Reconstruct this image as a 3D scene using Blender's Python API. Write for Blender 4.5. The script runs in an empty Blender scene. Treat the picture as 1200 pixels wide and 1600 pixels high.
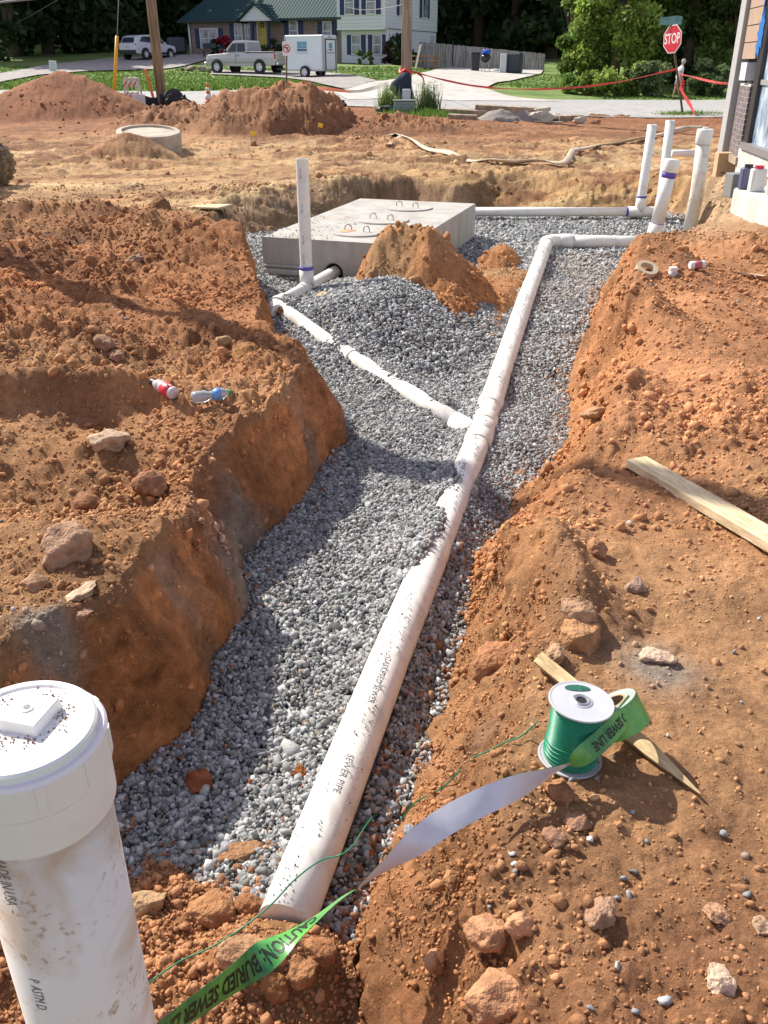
import bpy, math, random
import numpy as np
from mathutils import Vector, Matrix, Euler
R = math.radians
scene = bpy.context.scene
col = scene.collection
rng = np.random.default_rng(7)
random.seed(5)

# ---------------------------------------------------------------- camera, sky, sun, exposure
F = 1360.0                      # focal length in photo pixels (1200 x 1600)
PITCH = math.atan(700 / F)
CP, SP = math.cos(PITCH), math.sin(PITCH)
H = 1.6
cam = bpy.data.cameras.new("camera")
cam.sensor_fit = 'VERTICAL'
cam.sensor_height = 32.0
cam.lens = 32.0 * F / 1600
cam.clip_start = 0.05
cam.clip_end = 600
camo = bpy.data.objects.new("camera", cam)
col.objects.link(camo)
camo.location = (0, 0, H)
camo.rotation_euler = (R(90) - PITCH, 0, 0)
scene.camera = camo

SUN_EL = 42.0
TRAV = (0.72, -0.694)           # horizontal travel of the light
world = bpy.data.worlds.new("World")
scene.world = world
world.use_nodes = True
wn = world.node_tree
sky = wn.nodes.new("ShaderNodeTexSky")
sky.sky_type = 'NISHITA'
sky.sun_disc = False
sky.sun_elevation = R(SUN_EL)
sky.sun_rotation = math.atan2(-TRAV[0], -TRAV[1])
bg = wn.nodes["Background"]
bg.inputs[1].default_value = 0.12
hs = wn.nodes.new("ShaderNodeHueSaturation"); hs.inputs['Saturation'].default_value = .55
wb = wn.nodes.new("ShaderNodeVectorMath"); wb.operation = 'MULTIPLY'; wb.inputs[1].default_value = (1.07, .97, 1.05)   # the camera's white balance
wn.links.new(sky.outputs[0], hs.inputs['Color']); wn.links.new(hs.outputs[0], wb.inputs[0]); wn.links.new(wb.outputs[0], bg.inputs[0])
sl = bpy.data.lights.new("sun", 'SUN')
sl.energy = 4.6
sl.angle = R(0.53)
sl.color = (1.0, 0.94, 0.84)
so = bpy.data.objects.new("sun", sl)
col.objects.link(so)
sd = Vector((TRAV[0] * math.cos(R(SUN_EL)), TRAV[1] * math.cos(R(SUN_EL)), -math.sin(R(SUN_EL))))
so.rotation_euler = sd.to_track_quat('-Z', 'Y').to_euler()
so.location = (-10, 10, 20)
scene.view_settings.view_transform = 'Standard'
scene.view_settings.look = 'None'
scene.view_settings.exposure = 0.72
scene.view_settings.gamma = 1.0
try:
    scene.cycles.max_bounces = 5
    scene.cycles.diffuse_bounces = 3
    scene.cycles.transparent_max_bounces = 6
    scene.cycles.use_denoising = True
    scene.cycles.caustics_reflective = False
    scene.cycles.caustics_refractive = False
except Exception:
    pass

# ---------------------------------------------------------------- photo pixel -> place
def P(px, py, z=None, Y=None, d=None):
    u = (px - 600) / F; v = (800 - py) / F
    yy = CP + v * SP; zz = -SP + v * CP
    if d is None:
        d = (z - H) / zz if z is not None else Y / yy
    return Vector((u * d, yy * d, H + zz * d))

# ---------------------------------------------------------------- numpy noise
_pr = np.random.default_rng(11)
PERM = _pr.permutation(4096).astype(np.int64)
RV = _pr.random(4096)
def _h(ix, iy, iz=0, s=0):
    return PERM[(PERM[(PERM[(ix + s * 131) & 4095] + iy) & 4095] + iz) & 4095]
def vn2(x, y, s=0):
    x = np.asarray(x, float); y = np.asarray(y, float)
    ix = np.floor(x).astype(np.int64); iy = np.floor(y).astype(np.int64)
    fx = x - ix; fy = y - iy
    fx = fx * fx * fx * (fx * (fx * 6 - 15) + 10); fy = fy * fy * fy * (fy * (fy * 6 - 15) + 10)
    a = RV[_h(ix, iy, 0, s)]; b = RV[_h(ix + 1, iy, 0, s)]
    c = RV[_h(ix, iy + 1, 0, s)]; d = RV[_h(ix + 1, iy + 1, 0, s)]
    return (a + (b - a) * fx) * (1 - fy) + (c + (d - c) * fx) * fy
def fbm(x, y, sc, octv=4, s=0, g=0.5):
    t = 0; a = 1; n = 0
    for o in range(octv):
        k = 2.03 ** o / sc
        t = t + a * (vn2(x * k + 17.3 * o, y * k - 9.1 * o, s + o) - 0.5); n += a; a *= g
    return t / n * 2
def vn3(x, y, z, s=0):
    ix = np.floor(x).astype(np.int64); iy = np.floor(y).astype(np.int64); iz = np.floor(z).astype(np.int64)
    fx = x - ix; fy = y - iy; fz = z - iz
    fx = fx * fx * (3 - 2 * fx); fy = fy * fy * (3 - 2 * fy); fz = fz * fz * (3 - 2 * fz)
    def g(a, b, c): return RV[_h(ix + a, iy + b, iz + c, s)]
    x00 = g(0,0,0) + (g(1,0,0) - g(0,0,0)) * fx; x10 = g(0,1,0) + (g(1,1,0) - g(0,1,0)) * fx
    x01 = g(0,0,1) + (g(1,0,1) - g(0,0,1)) * fx; x11 = g(0,1,1) + (g(1,1,1) - g(0,1,1)) * fx
    a = x00 + (x10 - x00) * fy; b = x01 + (x11 - x01) * fy
    return (a + (b - a) * fz - 0.5) * 2
def lumps(x, y, sc, s=0, fill=0.55):
    """rounded crumbs: highest dome of a jittered lattice, 0..1"""
    X = x / sc; Y = y / sc
    ix = np.floor(X).astype(np.int64); iy = np.floor(Y).astype(np.int64)
    out = np.zeros_like(X)
    for a in (-1, 0, 1):
        for b in (-1, 0, 1):
            h = _h(ix + a, iy + b, 0, s)
            jx = RV[h]; jy = RV[(h + 977) & 4095]; r = 0.25 + 0.55 * RV[(h + 2011) & 4095] ** 2
            on = RV[(h + 3001) & 4095] < fill
            q = 1 - ((X - ix - a - jx) ** 2 + (Y - iy - b - jy) ** 2) / r ** 2
            out = np.maximum(out, np.where(on & (q > 0), np.sqrt(np.maximum(q, 0)) * r, 0))
    return out
def sstep(a, b, x):
    t = np.clip((x - a) / (b - a), 0, 1); return t * t * (3 - 2 * t)

# ---------------------------------------------------------------- terrain beyond the dig
CT = []
for px, py, Y in [(1067,180,30.7),(1180,172,31),(1000,186,29),(760,182,28.5),(640,178,28),(480,172,29),(250,168,32),(180,165,33),(60,160,34),
                  (1100,156,45),(860,158,44),(700,158,38),(600,150,37),(400,147,37),(150,143,39),(0,140,40),
                  (850,135,56),(900,122,62),(1050,130,55),(1190,135,52),(830,115,66),(700,108,70),(650,105,71),(760,125,56),
                  (607,100,68),(535,102,70),(490,122,57),(395,115,60),(340,114,62),(235,94,75),(200,87,80),(300,85,78),(530,92,77),(440,88,78),
                  (0,118,52),(100,110,60),(180,100,68),(50,128,45),(560,128,48),(300,126,50),(420,135,43),(280,100,68),(560,112,58)]:
    p = P(px, py, Y=Y); CT.append((p.x, p.y, p.z))
for x in (-16, -8, 0, 8, 16):
    for y in (1, 7, 13, 18): CT.append((x, y, 0.0))
    CT.append((x, 22.5, 0.04))
for x in (-70, -35, 0, 35, 70):
    CT.append((x, 112, 4.5)); CT.append((x, 145, 9.0))
for y in (0, 20, 40, 70):
    CT.append((-60, y, 0.02 * y)); CT.append((60, y, 0.01 * y))
CT = np.array(CT)
_D = np.sqrt(((CT[:, None, :2] - CT[None, :, :2]) ** 2).sum(-1))
_A = np.block([[_D, np.ones((len(CT), 1))], [np.ones((1, len(CT))), np.zeros((1, 1))]])
_W = np.linalg.solve(_A, np.append(CT[:, 2], 0))
def far_h(x, y):
    x = np.asarray(x, float); y = np.asarray(y, float)
    t = np.full(np.broadcast(x, y).shape, _W[-1])
    for k in range(len(CT)):
        t = t + _W[k] * np.sqrt((x - CT[k, 0]) ** 2 + (y - CT[k, 1]) ** 2)
    return t * sstep(18, 23, y)
def fh(x, y): return float(far_h(np.array([x]), np.array([y]))[0])

# ---------------------------------------------------------------- the dig: outline of the gravel bed
TR = [(-0.62,0.55,None),(-1.05,1.35,None),(-0.98,1.95,None),
      (185,1225,-.5),(290,1132,-.5),(340,1050,-.5),(388,950,-.5),(392,880,-.48),(430,818,-.46),(480,775,-.45),(528,705,-.45),(556,690,-.43),
      (548,645,-.3),(520,590,-.12),(514,540,-.02),(432,495,-.02),(424,445,-.02),(402,405,-.05),(374,374,-.1),(388,356,-.25),(440,347,-.28),
      (488,335,-.28),(508,296,0),(560,284,0),(640,281,0),(704,290,0),(716,312,-.2),(760,316,-.28),(860,322,-.3),(940,327,-.3),(985,322,-.3),(1060,330,-.3),(1110,348,-.25),
      (1098,368,-.25),(1060,388,-.25),(1000,398,-.25),(955,408,-.25),(928,440,-.27),(900,505,-.3),(882,540,-.32),(874,600,-.35),(862,690,-.4),(785,758,-.42),(738,850,-.45),(706,980,-.48),(662,1110,-.5),(612,1260,-.5),(562,1390,-.5),(528,1500,-.5)]
POLY = []
for t in TR:
    if t[2] is None: POLY.append((t[0], t[1]))
    else:
        p = P(t[0], t[1], z=t[2]); POLY.append((p.x, p.y))
POLY += [(-0.07, 1.0), (-0.05, 0.45)]
POLY = np.array(POLY)
def poly_sd(x, y, poly):
    """signed distance, negative inside"""
    d2 = np.full(x.shape, 1e9); ins = np.zeros(x.shape, bool)
    n = len(poly)
    for i in range(n):
        ax, ay = poly[i]; bx, by = poly[(i + 1) % n]
        ex, ey = bx - ax, by - ay
        t = np.clip(((x - ax) * ex + (y - ay) * ey) / (ex * ex + ey * ey), 0, 1)
        d2 = np.minimum(d2, (x - ax - t * ex) ** 2 + (y - ay - t * ey) ** 2)
        c = ((ay > y) != (by > y)) & (x < (bx - ax) * (y - ay) / (by - ay + 1e-12) + ax)
        ins ^= c
    d = np.sqrt(d2)
    return np.where(ins, -d, d)

# pipe routes (centre lines)
MAIN = [(-0.262, 1.55, -.425), (0.02, 2.68, -.41), (0.33, 3.88, -.40), (0.575, 4.85, -.385), (1.28, 7.9, -.31), (1.96, 10.76, -.285)]
BRANCH = [(0.575, 4.85, -.385), (0.28, 5.37, -.375), (-.42, 6.64, -.34), (-.93, 7.6, -.275)]
INLET = [(-.97, 7.48, -.275), (-.49, 8.9, -.26)]
REAR = [(1.1, 12.9, -.26), (3.86, 12.9, -.26)]
def seg_d(x, y, path):
    """distance to a polyline and interpolated height"""
    d = np.full(x.shape, 1e9); z = np.zeros(x.shape)
    for a, b in zip(path[:-1], path[1:]):
        ex, ey = b[0] - a[0], b[1] - a[1]
        t = np.clip(((x - a[0]) * ex + (y - a[1]) * ey) / (ex * ex + ey * ey), 0, 1)
        q = np.hypot(x - a[0] - t * ex, y - a[1] - t * ey)
        z = np.where(q < d, a[2] + t * (b[2] - a[2]), z); d = np.minimum(d, q)
    return d, z
def bump(x, y, cx, cy, sx, sy, rot=0):
    c, s = math.cos(R(rot)), math.sin(R(rot))
    u = (x - cx) * c + (y - cy) * s; v = -(x - cx) * s + (y - cy) * c
    return np.exp(-(u / sx) ** 2 - (v / sy) ** 2)
def cone(x, y, cx, cy, rx, ry, rot=0, p=1.0):
    c, s = math.cos(R(rot)), math.sin(R(rot))
    u = ((x - cx) * c + (y - cy) * s) / rx; v = (-(x - cx) * s + (y - cy) * c) / ry
    q = np.sqrt(u * u + v * v + 0.02) - 0.14
    return np.clip(1 - q, 0, 1) ** p

def floor_h(x, y):
    """bottom of the dig, before gravel"""
    return -.56 + .13 * sstep(4.0, 8.5, y)
def gravel_h(x, y):
    g = -.515 + .05 * sstep(2.5, 5, y) + .12 * sstep(4.6, 7.5, y) + .01 * sstep(8, 10, y)
    g = g + .03 * fbm(x, y, .7, 3, 21) + .012 * fbm(x, y, .15, 2, 23)
    # mound of gravel leaning on the spoil beside the tank, and heaps over the pipes
    g = g + .29 * cone(x, y, .12, 7.62, .95, 1.35, 10) - .035 * sstep(8.4, 9.0, y) + .10 * bump(x, y, -.25, 7.0, .5, .5)
    g = g + .07 * bump(x, y, .05, 3.55, .12, .5, -14) + .05 * bump(x, y, .35, 4.3, .35, .3)
    g = g + .06 * bump(x, y, .7, 4.9, .25, .35) + .03 * bump(x, y, 0.2, 5.1, .35, .3)
    g = g + .10 * bump(x, y, -1.5, 10.2, .3, 1.2, 15)
    for a in (MAIN, BRANCH):
        d, z = seg_d(x, y, a)
        w = np.exp(-(d / (.13 if a is MAIN else .17)) ** 2)
        if a is BRANCH: w = w * sstep(.12, .30, seg_d(x, y, MAIN)[0])
        cover = .030 + .05 * fbm(x, y, .4, 2, 31)
        if a is MAIN:
            cover = cover - .005 * bump(x, y, .55, 4.85, .25, .40) + .05 * bump(x, y, .42, 4.15, .25, .28) - .05 * sstep(2.9, 1.9, y) + .04 * bump(x, y, .22, 3.5, .2, .3) + .03 * bump(x, y, .1, 2.85, .2, .2) - .045 * sstep(5.5, 6.6, y) - .03 * bump(x, y, .74, 5.5, .2, .35)
            side = x - (.575 + (y - 4.85) * .25); cover = cover + .03 * np.clip(-side / .12, -.6, 1) * sstep(6, 5, y) * sstep(2.0, 2.8, y)
        else:
            cover = cover - .03 * bump(x, y, .45, 5.05, .2, .2) + .004 + .065 * np.clip(((x - .575) * .87 + (y - 4.85) * .48) / .10, -1, 1)
        g = g * (1 - w) + (z + cover) * w
    return g
def mounds(x, y):
    m = np.zeros_like(x)
    p = P(92, 190, z=.05); m = np.maximum(m, 1.12 * cone(x, y, p.x - .05, 29.6, 2.45, 2.6, 0, .85))
    m = np.maximum(m, .55 * cone(x, y, p.x - 2.2, 29.2, 2.2, 2.0))
    n = fbm(x, y, 1.1, 3, 41) * .22
    m2 = .90 * cone(x + n, y + n, -3.45, 24.5, 2.0, 1.9, 0, .75)
    m2 = np.maximum(m2, 1.0 * cone(x + n, y, -2.6, 24.2, 1.5, 1.4, 0, .7))
    m2 = np.maximum(m2, 1.0 * cone(x, y + n, -1.95, 24.4, 1.15, 1.2, 0, .65))
    m2 = np.maximum(m2, .55 * cone(x, y + n, -5.3, 24.6, 1.9, 1.4))
    m2 = np.maximum(m2, .30 * cone(x, y, .4, 24.2, 2.6, 1.2))
    m = np.maximum(m, m2)
    m1 = sstep(27.3, 26.7, y); m = m * (1 + (.05 + .13 * m1) * fbm(x, y, .8, 4, 43)) + sstep(.05, .3, m) * (.3 + .9 * m1) * (.13 * fbm(x, y, .5, 5, 45, .62) + .10 * lumps(x, y, .34, 46, .6) + .07 * lumps(x, y, .15, 47, .6))
    q = P(195, 250, z=0); nn = .12 * fbm(x, y, .3, 4, 48, .6); m = np.maximum(m, .42 * cone(x + nn, y + nn, q.x + .1, q.y + .3, .80, .62, 0, .8))     # heap against the concrete ring
    m = np.maximum(m, .16 * cone(x, y, -.4, 20.6, 1.6, .9))
    return m
def island_h(x, y):
    """spoil standing inside the dig, above its floor"""
    n = .10 * fbm(x, y, .5, 3, 51)
    n2 = .08 * fbm(x, y, .18, 4, 52, .6)
    nj = .16 * fbm(x, y, .45, 4, 53, .62); ds = seg_d(x + nj, y + nj * .6, [(.17, 8.12, 0), (.48, 7.82, 0)])[0]
    m = .74 * np.clip(1.10 - ds / .52, 0, 1) ** .85
    d2, h2 = seg_d(x + nj * .7, y, [(.42, 7.85, .52), (.60, 7.25, .34), (.62, 6.7, .06)])
    m = np.maximum(m, h2 * np.clip(1.15 - d2 / .34, 0, 1) ** .6)
    m = m + sstep(.03, .12, m) * (.05 * (.5 - np.abs(fbm(x, y, .28, 4, 54, .65)) * 2.4) + .018 * fbm(x, y, .07, 3, 55))
    side = sstep(.02, -.12, x - (.575 + (y - 4.85) * .236))
    m = np.maximum(m, .17 * cone(x + n, y, 1.00, 8.0, .66, 1.5, 0, .3))
    m = np.maximum(m, .27 * cone(x + n2, y + n2, 1.30, 9.9, .24, .32, 0, .7))
    dm = seg_d(x, y, MAIN)[0]
    m = np.minimum(m, .075 + .9 * np.clip(dm - .07, 0, 1)) * side
    # back-fill lying over the near end of the main pipe
    m = np.maximum(m, (.10 + .05 * fbm(x, y, .4, 2, 57)) * sstep(1.82, 1.45, y + .25 * fbm(x, y, .4, 2, 58) - .25 * np.clip(-x - .2, 0, .5)) * sstep(-.03, -.2, x + .12 * (y - 1.5)) + .13 * bump(x, y, -.27, 1.47, .17, .10))
    return m
BUMPS = [  # px, py, height, sx, sy, rot : left bank ridges and hollows, right bank spoil ridges
    (70,622,.22,.75,.11,4),(150,745,-.17,.55,.30,0),(20,720,-.05,.4,.2,0),(215,690,-.05,.4,.15,-30),
    (120,345,.28,1.6,.32,-4),(330,385,.24,.9,.32,-35),(250,330,.12,.25,.25,0),(40,400,.10,.6,.3,0),(220,440,-.09,1.1,.5,-25),(60,520,.05,.9,.25,0),
    (300,500,.07,.6,.25,-30),(430,560,.04,.35,.4,0),(120,850,.07,.28,.2,0),(330,760,.05,.4,.2,60),(100,960,.04,.3,.3,0),(40,1010,.05,.25,.15,0),
    (1000,430,.34,.50,.50,20),(960,500,.40,.28,.70,15),(925,585,.30,.18,.50,10),(1090,470,.12,.4,.7,0),(1130,620,.13,.35,.6,10),(1190,560,.10,.5,.3,0),
    (905,690,-.12,.45,.16,-25),(815,790,.20,.12,.38,12),(850,880,.18,.11,.30,15),(800,985,.10,.13,.18,0),(900,940,.05,.10,.12,0),(1010,800,-.03,.5,.4,0),
    (755,1180,.05,.10,.2,0),(700,1330,.03,.12,.15,0),(1180,400,.12,.7,.7,0),(1150,330,.22,.8,.7,0),(1150,500,.05,.3,.3,0),
]
BW = [(P(b[0], b[1], z=.03).x, P(b[0], b[1], z=.03).y) + b[2:] for b in BUMPS]
def bank_h(x, y):
    z = far_h(x, y) + .05 * fbm(x, y, 3.0, 3, 61) * sstep(28, 20, y)
    for b in BW: z = z + b[2] * bump(x, y, b[0], b[1], b[3], b[4], b[5])
    z = z - .30 * sstep(2.2, 1.7, y) * sstep(-.3, -.7, x) * sstep(-2.6, -1.3, x)  # near left end of the bank drops behind the riser
    z = z + mounds(x, y)
    z = z + .22 * sstep(3.1, 4.1, x) * sstep(7, 9, y) * sstep(16, 12, y)          # rise towards the building
    z = z - .05 * cone(x, y, 3.0, 14.5, 3.4, 1.9) 
    return z
def ridges(x, y):
    """track marks pressed in the loose soil, left bank and the open ground"""
    w = sstep(-1.0, -1.6, x) * sstep(4.2, 5.2, y) * sstep(10.5, 8, y)
    u = (x * .86 - y * .5) + .05 * fbm(x, y, .6, 2, 71)
    lug = np.abs(((x * .5 + y * .86) / .17) % 1 - .5) * 2
    band = np.exp(-((u + 5.4) / .28) ** 2) + np.exp(-((u + 7.0) / .28) ** 2)
    t = w * band * (.10 * lug - .06)
    rl = sstep(-.7, -1.3, x) * sstep(3.2, 4.4, y) * sstep(13.5, 10, y); t = t + rl * (.09 * (1 - np.abs(fbm(x, y, 1.3, 4, 76)) * 2.2) - .05 + .05 * fbm(x, y, .35, 3, 77))
    w2 = sstep(14.0, 15.5, y) * sstep(23, 20, y)
    u2 = y - .18 * x + .35 * fbm(x, y, 5, 2, 73)
    t = t + w2 * (.11 * fbm(x * .35, u2, .7, 5, 78, .68) + .05 * fbm(x, y, .3, 3, 79) + .035 * np.abs(((u2 / .62) % 1) - .5) + .012 * (np.abs(((x / .21) % 1) - .5)) * (vn2(x * .5, u2 * 1.2, 74) > .55))
    return t
def fine(x, y, dist):
    """loose crumbs; amplitude map chooses smooth trodden soil or rough spoil"""
    rough = np.clip(.60 + 1.3 * fbm(x, y, 1.3, 3, 81), .25, 1.3)
    rough = rough + .35 * sstep(0, -1.2, x) * sstep(13, 9, y)
    open_ = sstep(12.5, 14.5, y)
    rough = rough * (1 - .35 * open_) + 0
    smooth_path = bump(x, y, 1.15, 3.0, .55, 1.6, 0) * .6 + bump(x, y, 1.0, 2.0, .5, .8) * .35
    rough = np.clip(rough * (1 - smooth_path), .30, 1.4)
    f = .040 * fbm(x, y, .55, 5, 83, .6) * rough + .030 * (.5 - 2.0 * np.abs(fbm(x, y, .30, 4, 82, .62))) * rough
    f = f + rough * (.34 * lumps(x, y, .16, 84, .4) * .16 + .55 * lumps(x, y, .075, 85, .55) * .075 + .6 * lumps(x, y, .034, 86, .65) * .034)
    f = f + open_ * rough * (.35 * lumps(x, y, .42, 87, .4) * .3)
    f = f + .011 * fbm(x, y, .06, 3, 88, .7) * (.3 + rough)
    return f, rough
def wall_w(x, y):
    """half width of the sloping side of the dig: steep on the left, slumped on the right"""
    w = .10 + .09 * vn2(x * 1.6, y * 1.6, 96) + .10 * sstep(1.9, 2.4, y) * sstep(6.0, 4.8, y) + .27 * sstep(-.15, .3, x - .26 * (y - 2)) * sstep(6, 4.5, y)
    w = w + .28 * sstep(.5, 1.1, x) * sstep(4.5, 5.5, y) * sstep(10.5, 9.5, y)
    w = w + .12 * sstep(11, 12.5, y) + 1.3 * sstep(1.35, 1.9, x) * sstep(12.2, 12.9, y) * sstep(4.6, 4.0, x) + .45 * sstep(-.5, -1.3, x) * sstep(9.6, 10.6, y)
    return w
def ground(x, y, want=False):
    x = np.asarray(x, float); y = np.asarray(y, float)
    jx = .05 * fbm(x, y, .35, 3, 91) + .015 * fbm(x, y, .07, 2, 93)
    m = (y < 16) & (x > -4) & (x < 7)
    sdv = np.full(x.shape, 9.0)
    sdv[m] = poly_sd(x[m], y[m], POLY)
    sdv = sdv + jx
    w = wall_w(x, y)
    t = np.clip(sdv / w, 0, 1)
    t = np.where(x < .2 + .27 * (y - 3), t ** .85, t * t * (3 - 2 * t) * .6 + t * .4); t = np.clip(t + (.22 * fbm(x, y, .22, 4, 95, .6) + .05) * np.clip(t * (1 - t) * 4, 0, 1), 0, 1)
    f, rough = fine(x, y, y)
    fl = floor_h(x, y) + np.where(sdv < .05, island_h(x, y), 0)
    bank = bank_h(x, y) + ridges(x, y)
    isl = np.clip(island_h(x, y) * 8, 0, 1)
    z = fl * (1 - t) + bank * t + f * np.clip(.25 + .75 * np.maximum(t, isl), 0, 1) * np.where((t > .05) & (t < .95), np.clip(w / .2, .5, 1), 1)
    if want: return z, sdv, t, rough, isl
    return z
def gh(x, y): return float(ground(np.array([x]), np.array([y]))[0])
def gvh(x, y): return float(gravel_h(np.array([float(x)]), np.array([float(y)]))[0])
def G(px, py, guess=0.0, it=6):
    """the point of the ground seen at a photo pixel"""
    z = guess
    for _ in range(it):
        p = P(px, py, z=z); z = .5 * z + .5 * gh(p.x, p.y)
    p = P(px, py, z=z); p.z = gh(p.x, p.y)
    return p

# ---------------------------------------------------------------- node materials
def new_mat(name):
    m = bpy.data.materials.new(name); m.use_nodes = True
    return m, m.node_tree.nodes, m.node_tree.links, m.node_tree.nodes["Principled BSDF"]
MC = {}
def mat(name, c, rough=.6, metal=0, var=.0, scale=8, bump_=0, bscale=60, c2=None, spec=.5, emit=None, alpha=None, stretch=None, trans=0):
    if name in MC: return MC[name]
    m, N, L, b = new_mat(name)
    b.inputs['Base Color'].default_value = (*c, 1); b.inputs['Roughness'].default_value = rough
    b.inputs['Metallic'].default_value = metal
    b.inputs['Specular IOR Level'].default_value = spec
    if trans: b.inputs['Transmission Weight'].default_value = trans
    tc = N.new('ShaderNodeTexCoord'); mp = N.new('ShaderNodeMapping'); L.new(tc.outputs['Object'], mp.inputs[0])
    if stretch: mp.inputs['Scale'].default_value = stretch
    if var or c2:
        n = N.new('ShaderNodeTexNoise'); n.inputs['Scale'].default_value = scale; n.inputs['Detail'].default_value = 6
        n.inputs['Roughness'].default_value = .65
        L.new(mp.outputs[0], n.inputs[0])
        r = N.new('ShaderNodeValToRGB'); L.new(n.outputs[0], r.inputs[0])
        r.color_ramp.elements[0].position = .36; r.color_ramp.elements[1].position = .64
        a = [max(0, q * (1 - var)) for q in c]; bb = [min(1, q * (1 + var)) for q in (c2 or c)]
        r.color_ramp.elements[0].color = (*a, 1); r.color_ramp.elements[1].color = (*bb, 1)
        L.new(r.outputs[0], b.inputs['Base Color'])
    if bump_:
        n2 = N.new('ShaderNodeTexNoise'); n2.inputs['Scale'].default_value = bscale; n2.inputs['Detail'].default_value = 5
        L.new(mp.outputs[0], n2.inputs[0])
        bp = N.new('ShaderNodeBump'); bp.inputs['Strength'].default_value = 1; bp.inputs['Distance'].default_value = bump_
        L.new(n2.outputs[0], bp.inputs['Height']); L.new(bp.outputs[0], b.inputs['Normal'])
    MC[name] = m
    return m
def soil_mat():
    m, N, L, b = new_mat("soil")
    at = N.new('ShaderNodeVertexColor'); at.layer_name = 'tint'
    tc = N.new('ShaderNodeTexCoord')
    def noise(sc, det=6):
        n = N.new('ShaderNodeTexNoise'); n.inputs['Scale'].default_value = sc; n.inputs['Detail'].default_value = det
        n.inputs['Roughness'].default_value = .7; L.new(tc.outputs['Object'], n.inputs[0]); return n
    n1, n2, n3 = noise(3.5), noise(26), noise(140, 4)
    def ramp(n, lo, hi, p0=.3, p1=.7):
        r = N.new('ShaderNodeMapRange'); r.inputs[1].default_value = p0; r.inputs[2].default_value = p1
        r.inputs[3].default_value = lo; r.inputs[4].default_value = hi; L.new(n.outputs[0], r.inputs[0]); return r
    r1, r2, r3 = ramp(n1, .70, 1.22), ramp(n2, .70, 1.25), ramp(n3, .78, 1.18)
    m1 = N.new('ShaderNodeMath'); m1.operation = 'MULTIPLY'; L.new(r1.outputs[0], m1.inputs[0]); L.new(r2.outputs[0], m1.inputs[1])
    m2 = N.new('ShaderNodeMath'); m2.operation = 'MULTIPLY'; L.new(m1.outputs[0], m2.inputs[0]); L.new(r3.outputs[0], m2.inputs[1])
    vm = N.new('ShaderNodeVectorMath'); vm.operation = 'SCALE'; L.new(at.outputs[0], vm.inputs[0]); L.new(m2.outputs[0], vm.inputs['Scale'])
    # pale dry specks
    n4 = noise(60, 2); r4 = ramp(n4, 0, .5, .62, .72)
    mx = N.new('ShaderNodeMixRGB'); L.new(r4.outputs[0], mx.inputs[0]); L.new(vm.outputs[0], mx.inputs[1]); mx.inputs[2].default_value = (.50, .30, .17, 1)
    L.new(mx.outputs[0], b.inputs['Base Color'])
    b.inputs['Roughness'].default_value = .95; b.inputs['Specular IOR Level'].default_value = .15
    bn = noise(70, 9); bp = N.new('ShaderNodeBump'); bp.inputs['Distance'].default_value = .022; bp.inputs['Strength'].default_value = .9
    L.new(bn.outputs[0], bp.inputs['Height'])
    bn2 = noise(16, 9); bp2 = N.new('ShaderNodeBump'); bp2.inputs['Distance'].default_value = .05; bp2.inputs['Strength'].default_value = .5
    L.new(bn2.outputs[0], bp2.inputs['Height']); L.new(bp.outputs[0], bp2.inputs['Normal'])
    L.new(bp2.outputs[0], b.inputs['Normal'])
    return m
SOIL = soil_mat()
def tinted_mat(name, rough=.9, lo=.75, hi=1.2, sc=60, bump_=.003, spec=.25, dust=None, transl=0):
    """base colour from each piece's own 'tint', broken up by noise"""
    m, N, L, b = new_mat(name)
    at = N.new('ShaderNodeVertexColor'); at.layer_name = 'tint'
    tc = N.new('ShaderNodeTexCoord'); n = N.new('ShaderNodeTexNoise'); n.inputs['Scale'].default_value = sc; n.inputs['Detail'].default_value = 5
    L.new(tc.outputs['Object'], n.inputs[0])
    r = N.new('ShaderNodeMapRange'); r.inputs[1].default_value = .3; r.inputs[2].default_value = .7; r.inputs[3].default_value = lo; r.inputs[4].default_value = hi
    L.new(n.outputs[0], r.inputs[0])
    vm = N.new('ShaderNodeVectorMath'); vm.operation = 'SCALE'; L.new(at.outputs[0], vm.inputs[0]); L.new(r.outputs[0], vm.inputs['Scale'])
    L.new(vm.outputs[0], b.inputs['Base Color'])
    b.inputs['Roughness'].default_value = rough; b.inputs['Specular IOR Level'].default_value = spec
    if bump_:
        bp = N.new('ShaderNodeBump'); bp.inputs['Distance'].default_value = bump_; bp.inputs['Strength'].default_value = 1
        n5 = N.new('ShaderNodeTexNoise'); n5.inputs['Scale'].default_value = sc * 3; n5.inputs['Detail'].default_value = 4; L.new(tc.outputs['Object'], n5.inputs[0])
        L.new(n5.outputs[0], bp.inputs['Height']); L.new(bp.outputs[0], b.inputs['Normal'])
    if transl:
        tr = N.new('ShaderNodeBsdfTranslucent'); ms = N.new('ShaderNodeMixShader'); ms.inputs[0].default_value = transl
        L.new(vm.outputs[0], tr.inputs[0]); out = N['Material Output']
        L.new(b.outputs[0], ms.inputs[1]); L.new(tr.outputs[0], ms.inputs[2]); L.new(ms.outputs[0], out.inputs[0])
    return m
STONE = tinted_mat("crushed_stone", .85, .7, 1.25, 55, .002)
CLOD = tinted_mat("dry_clod", .95, .75, 1.2, 45, .004, .12)
LEAF = tinted_mat("foliage", .65, .7, 1.3, 2.5, 0, .3, transl=.45)

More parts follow.
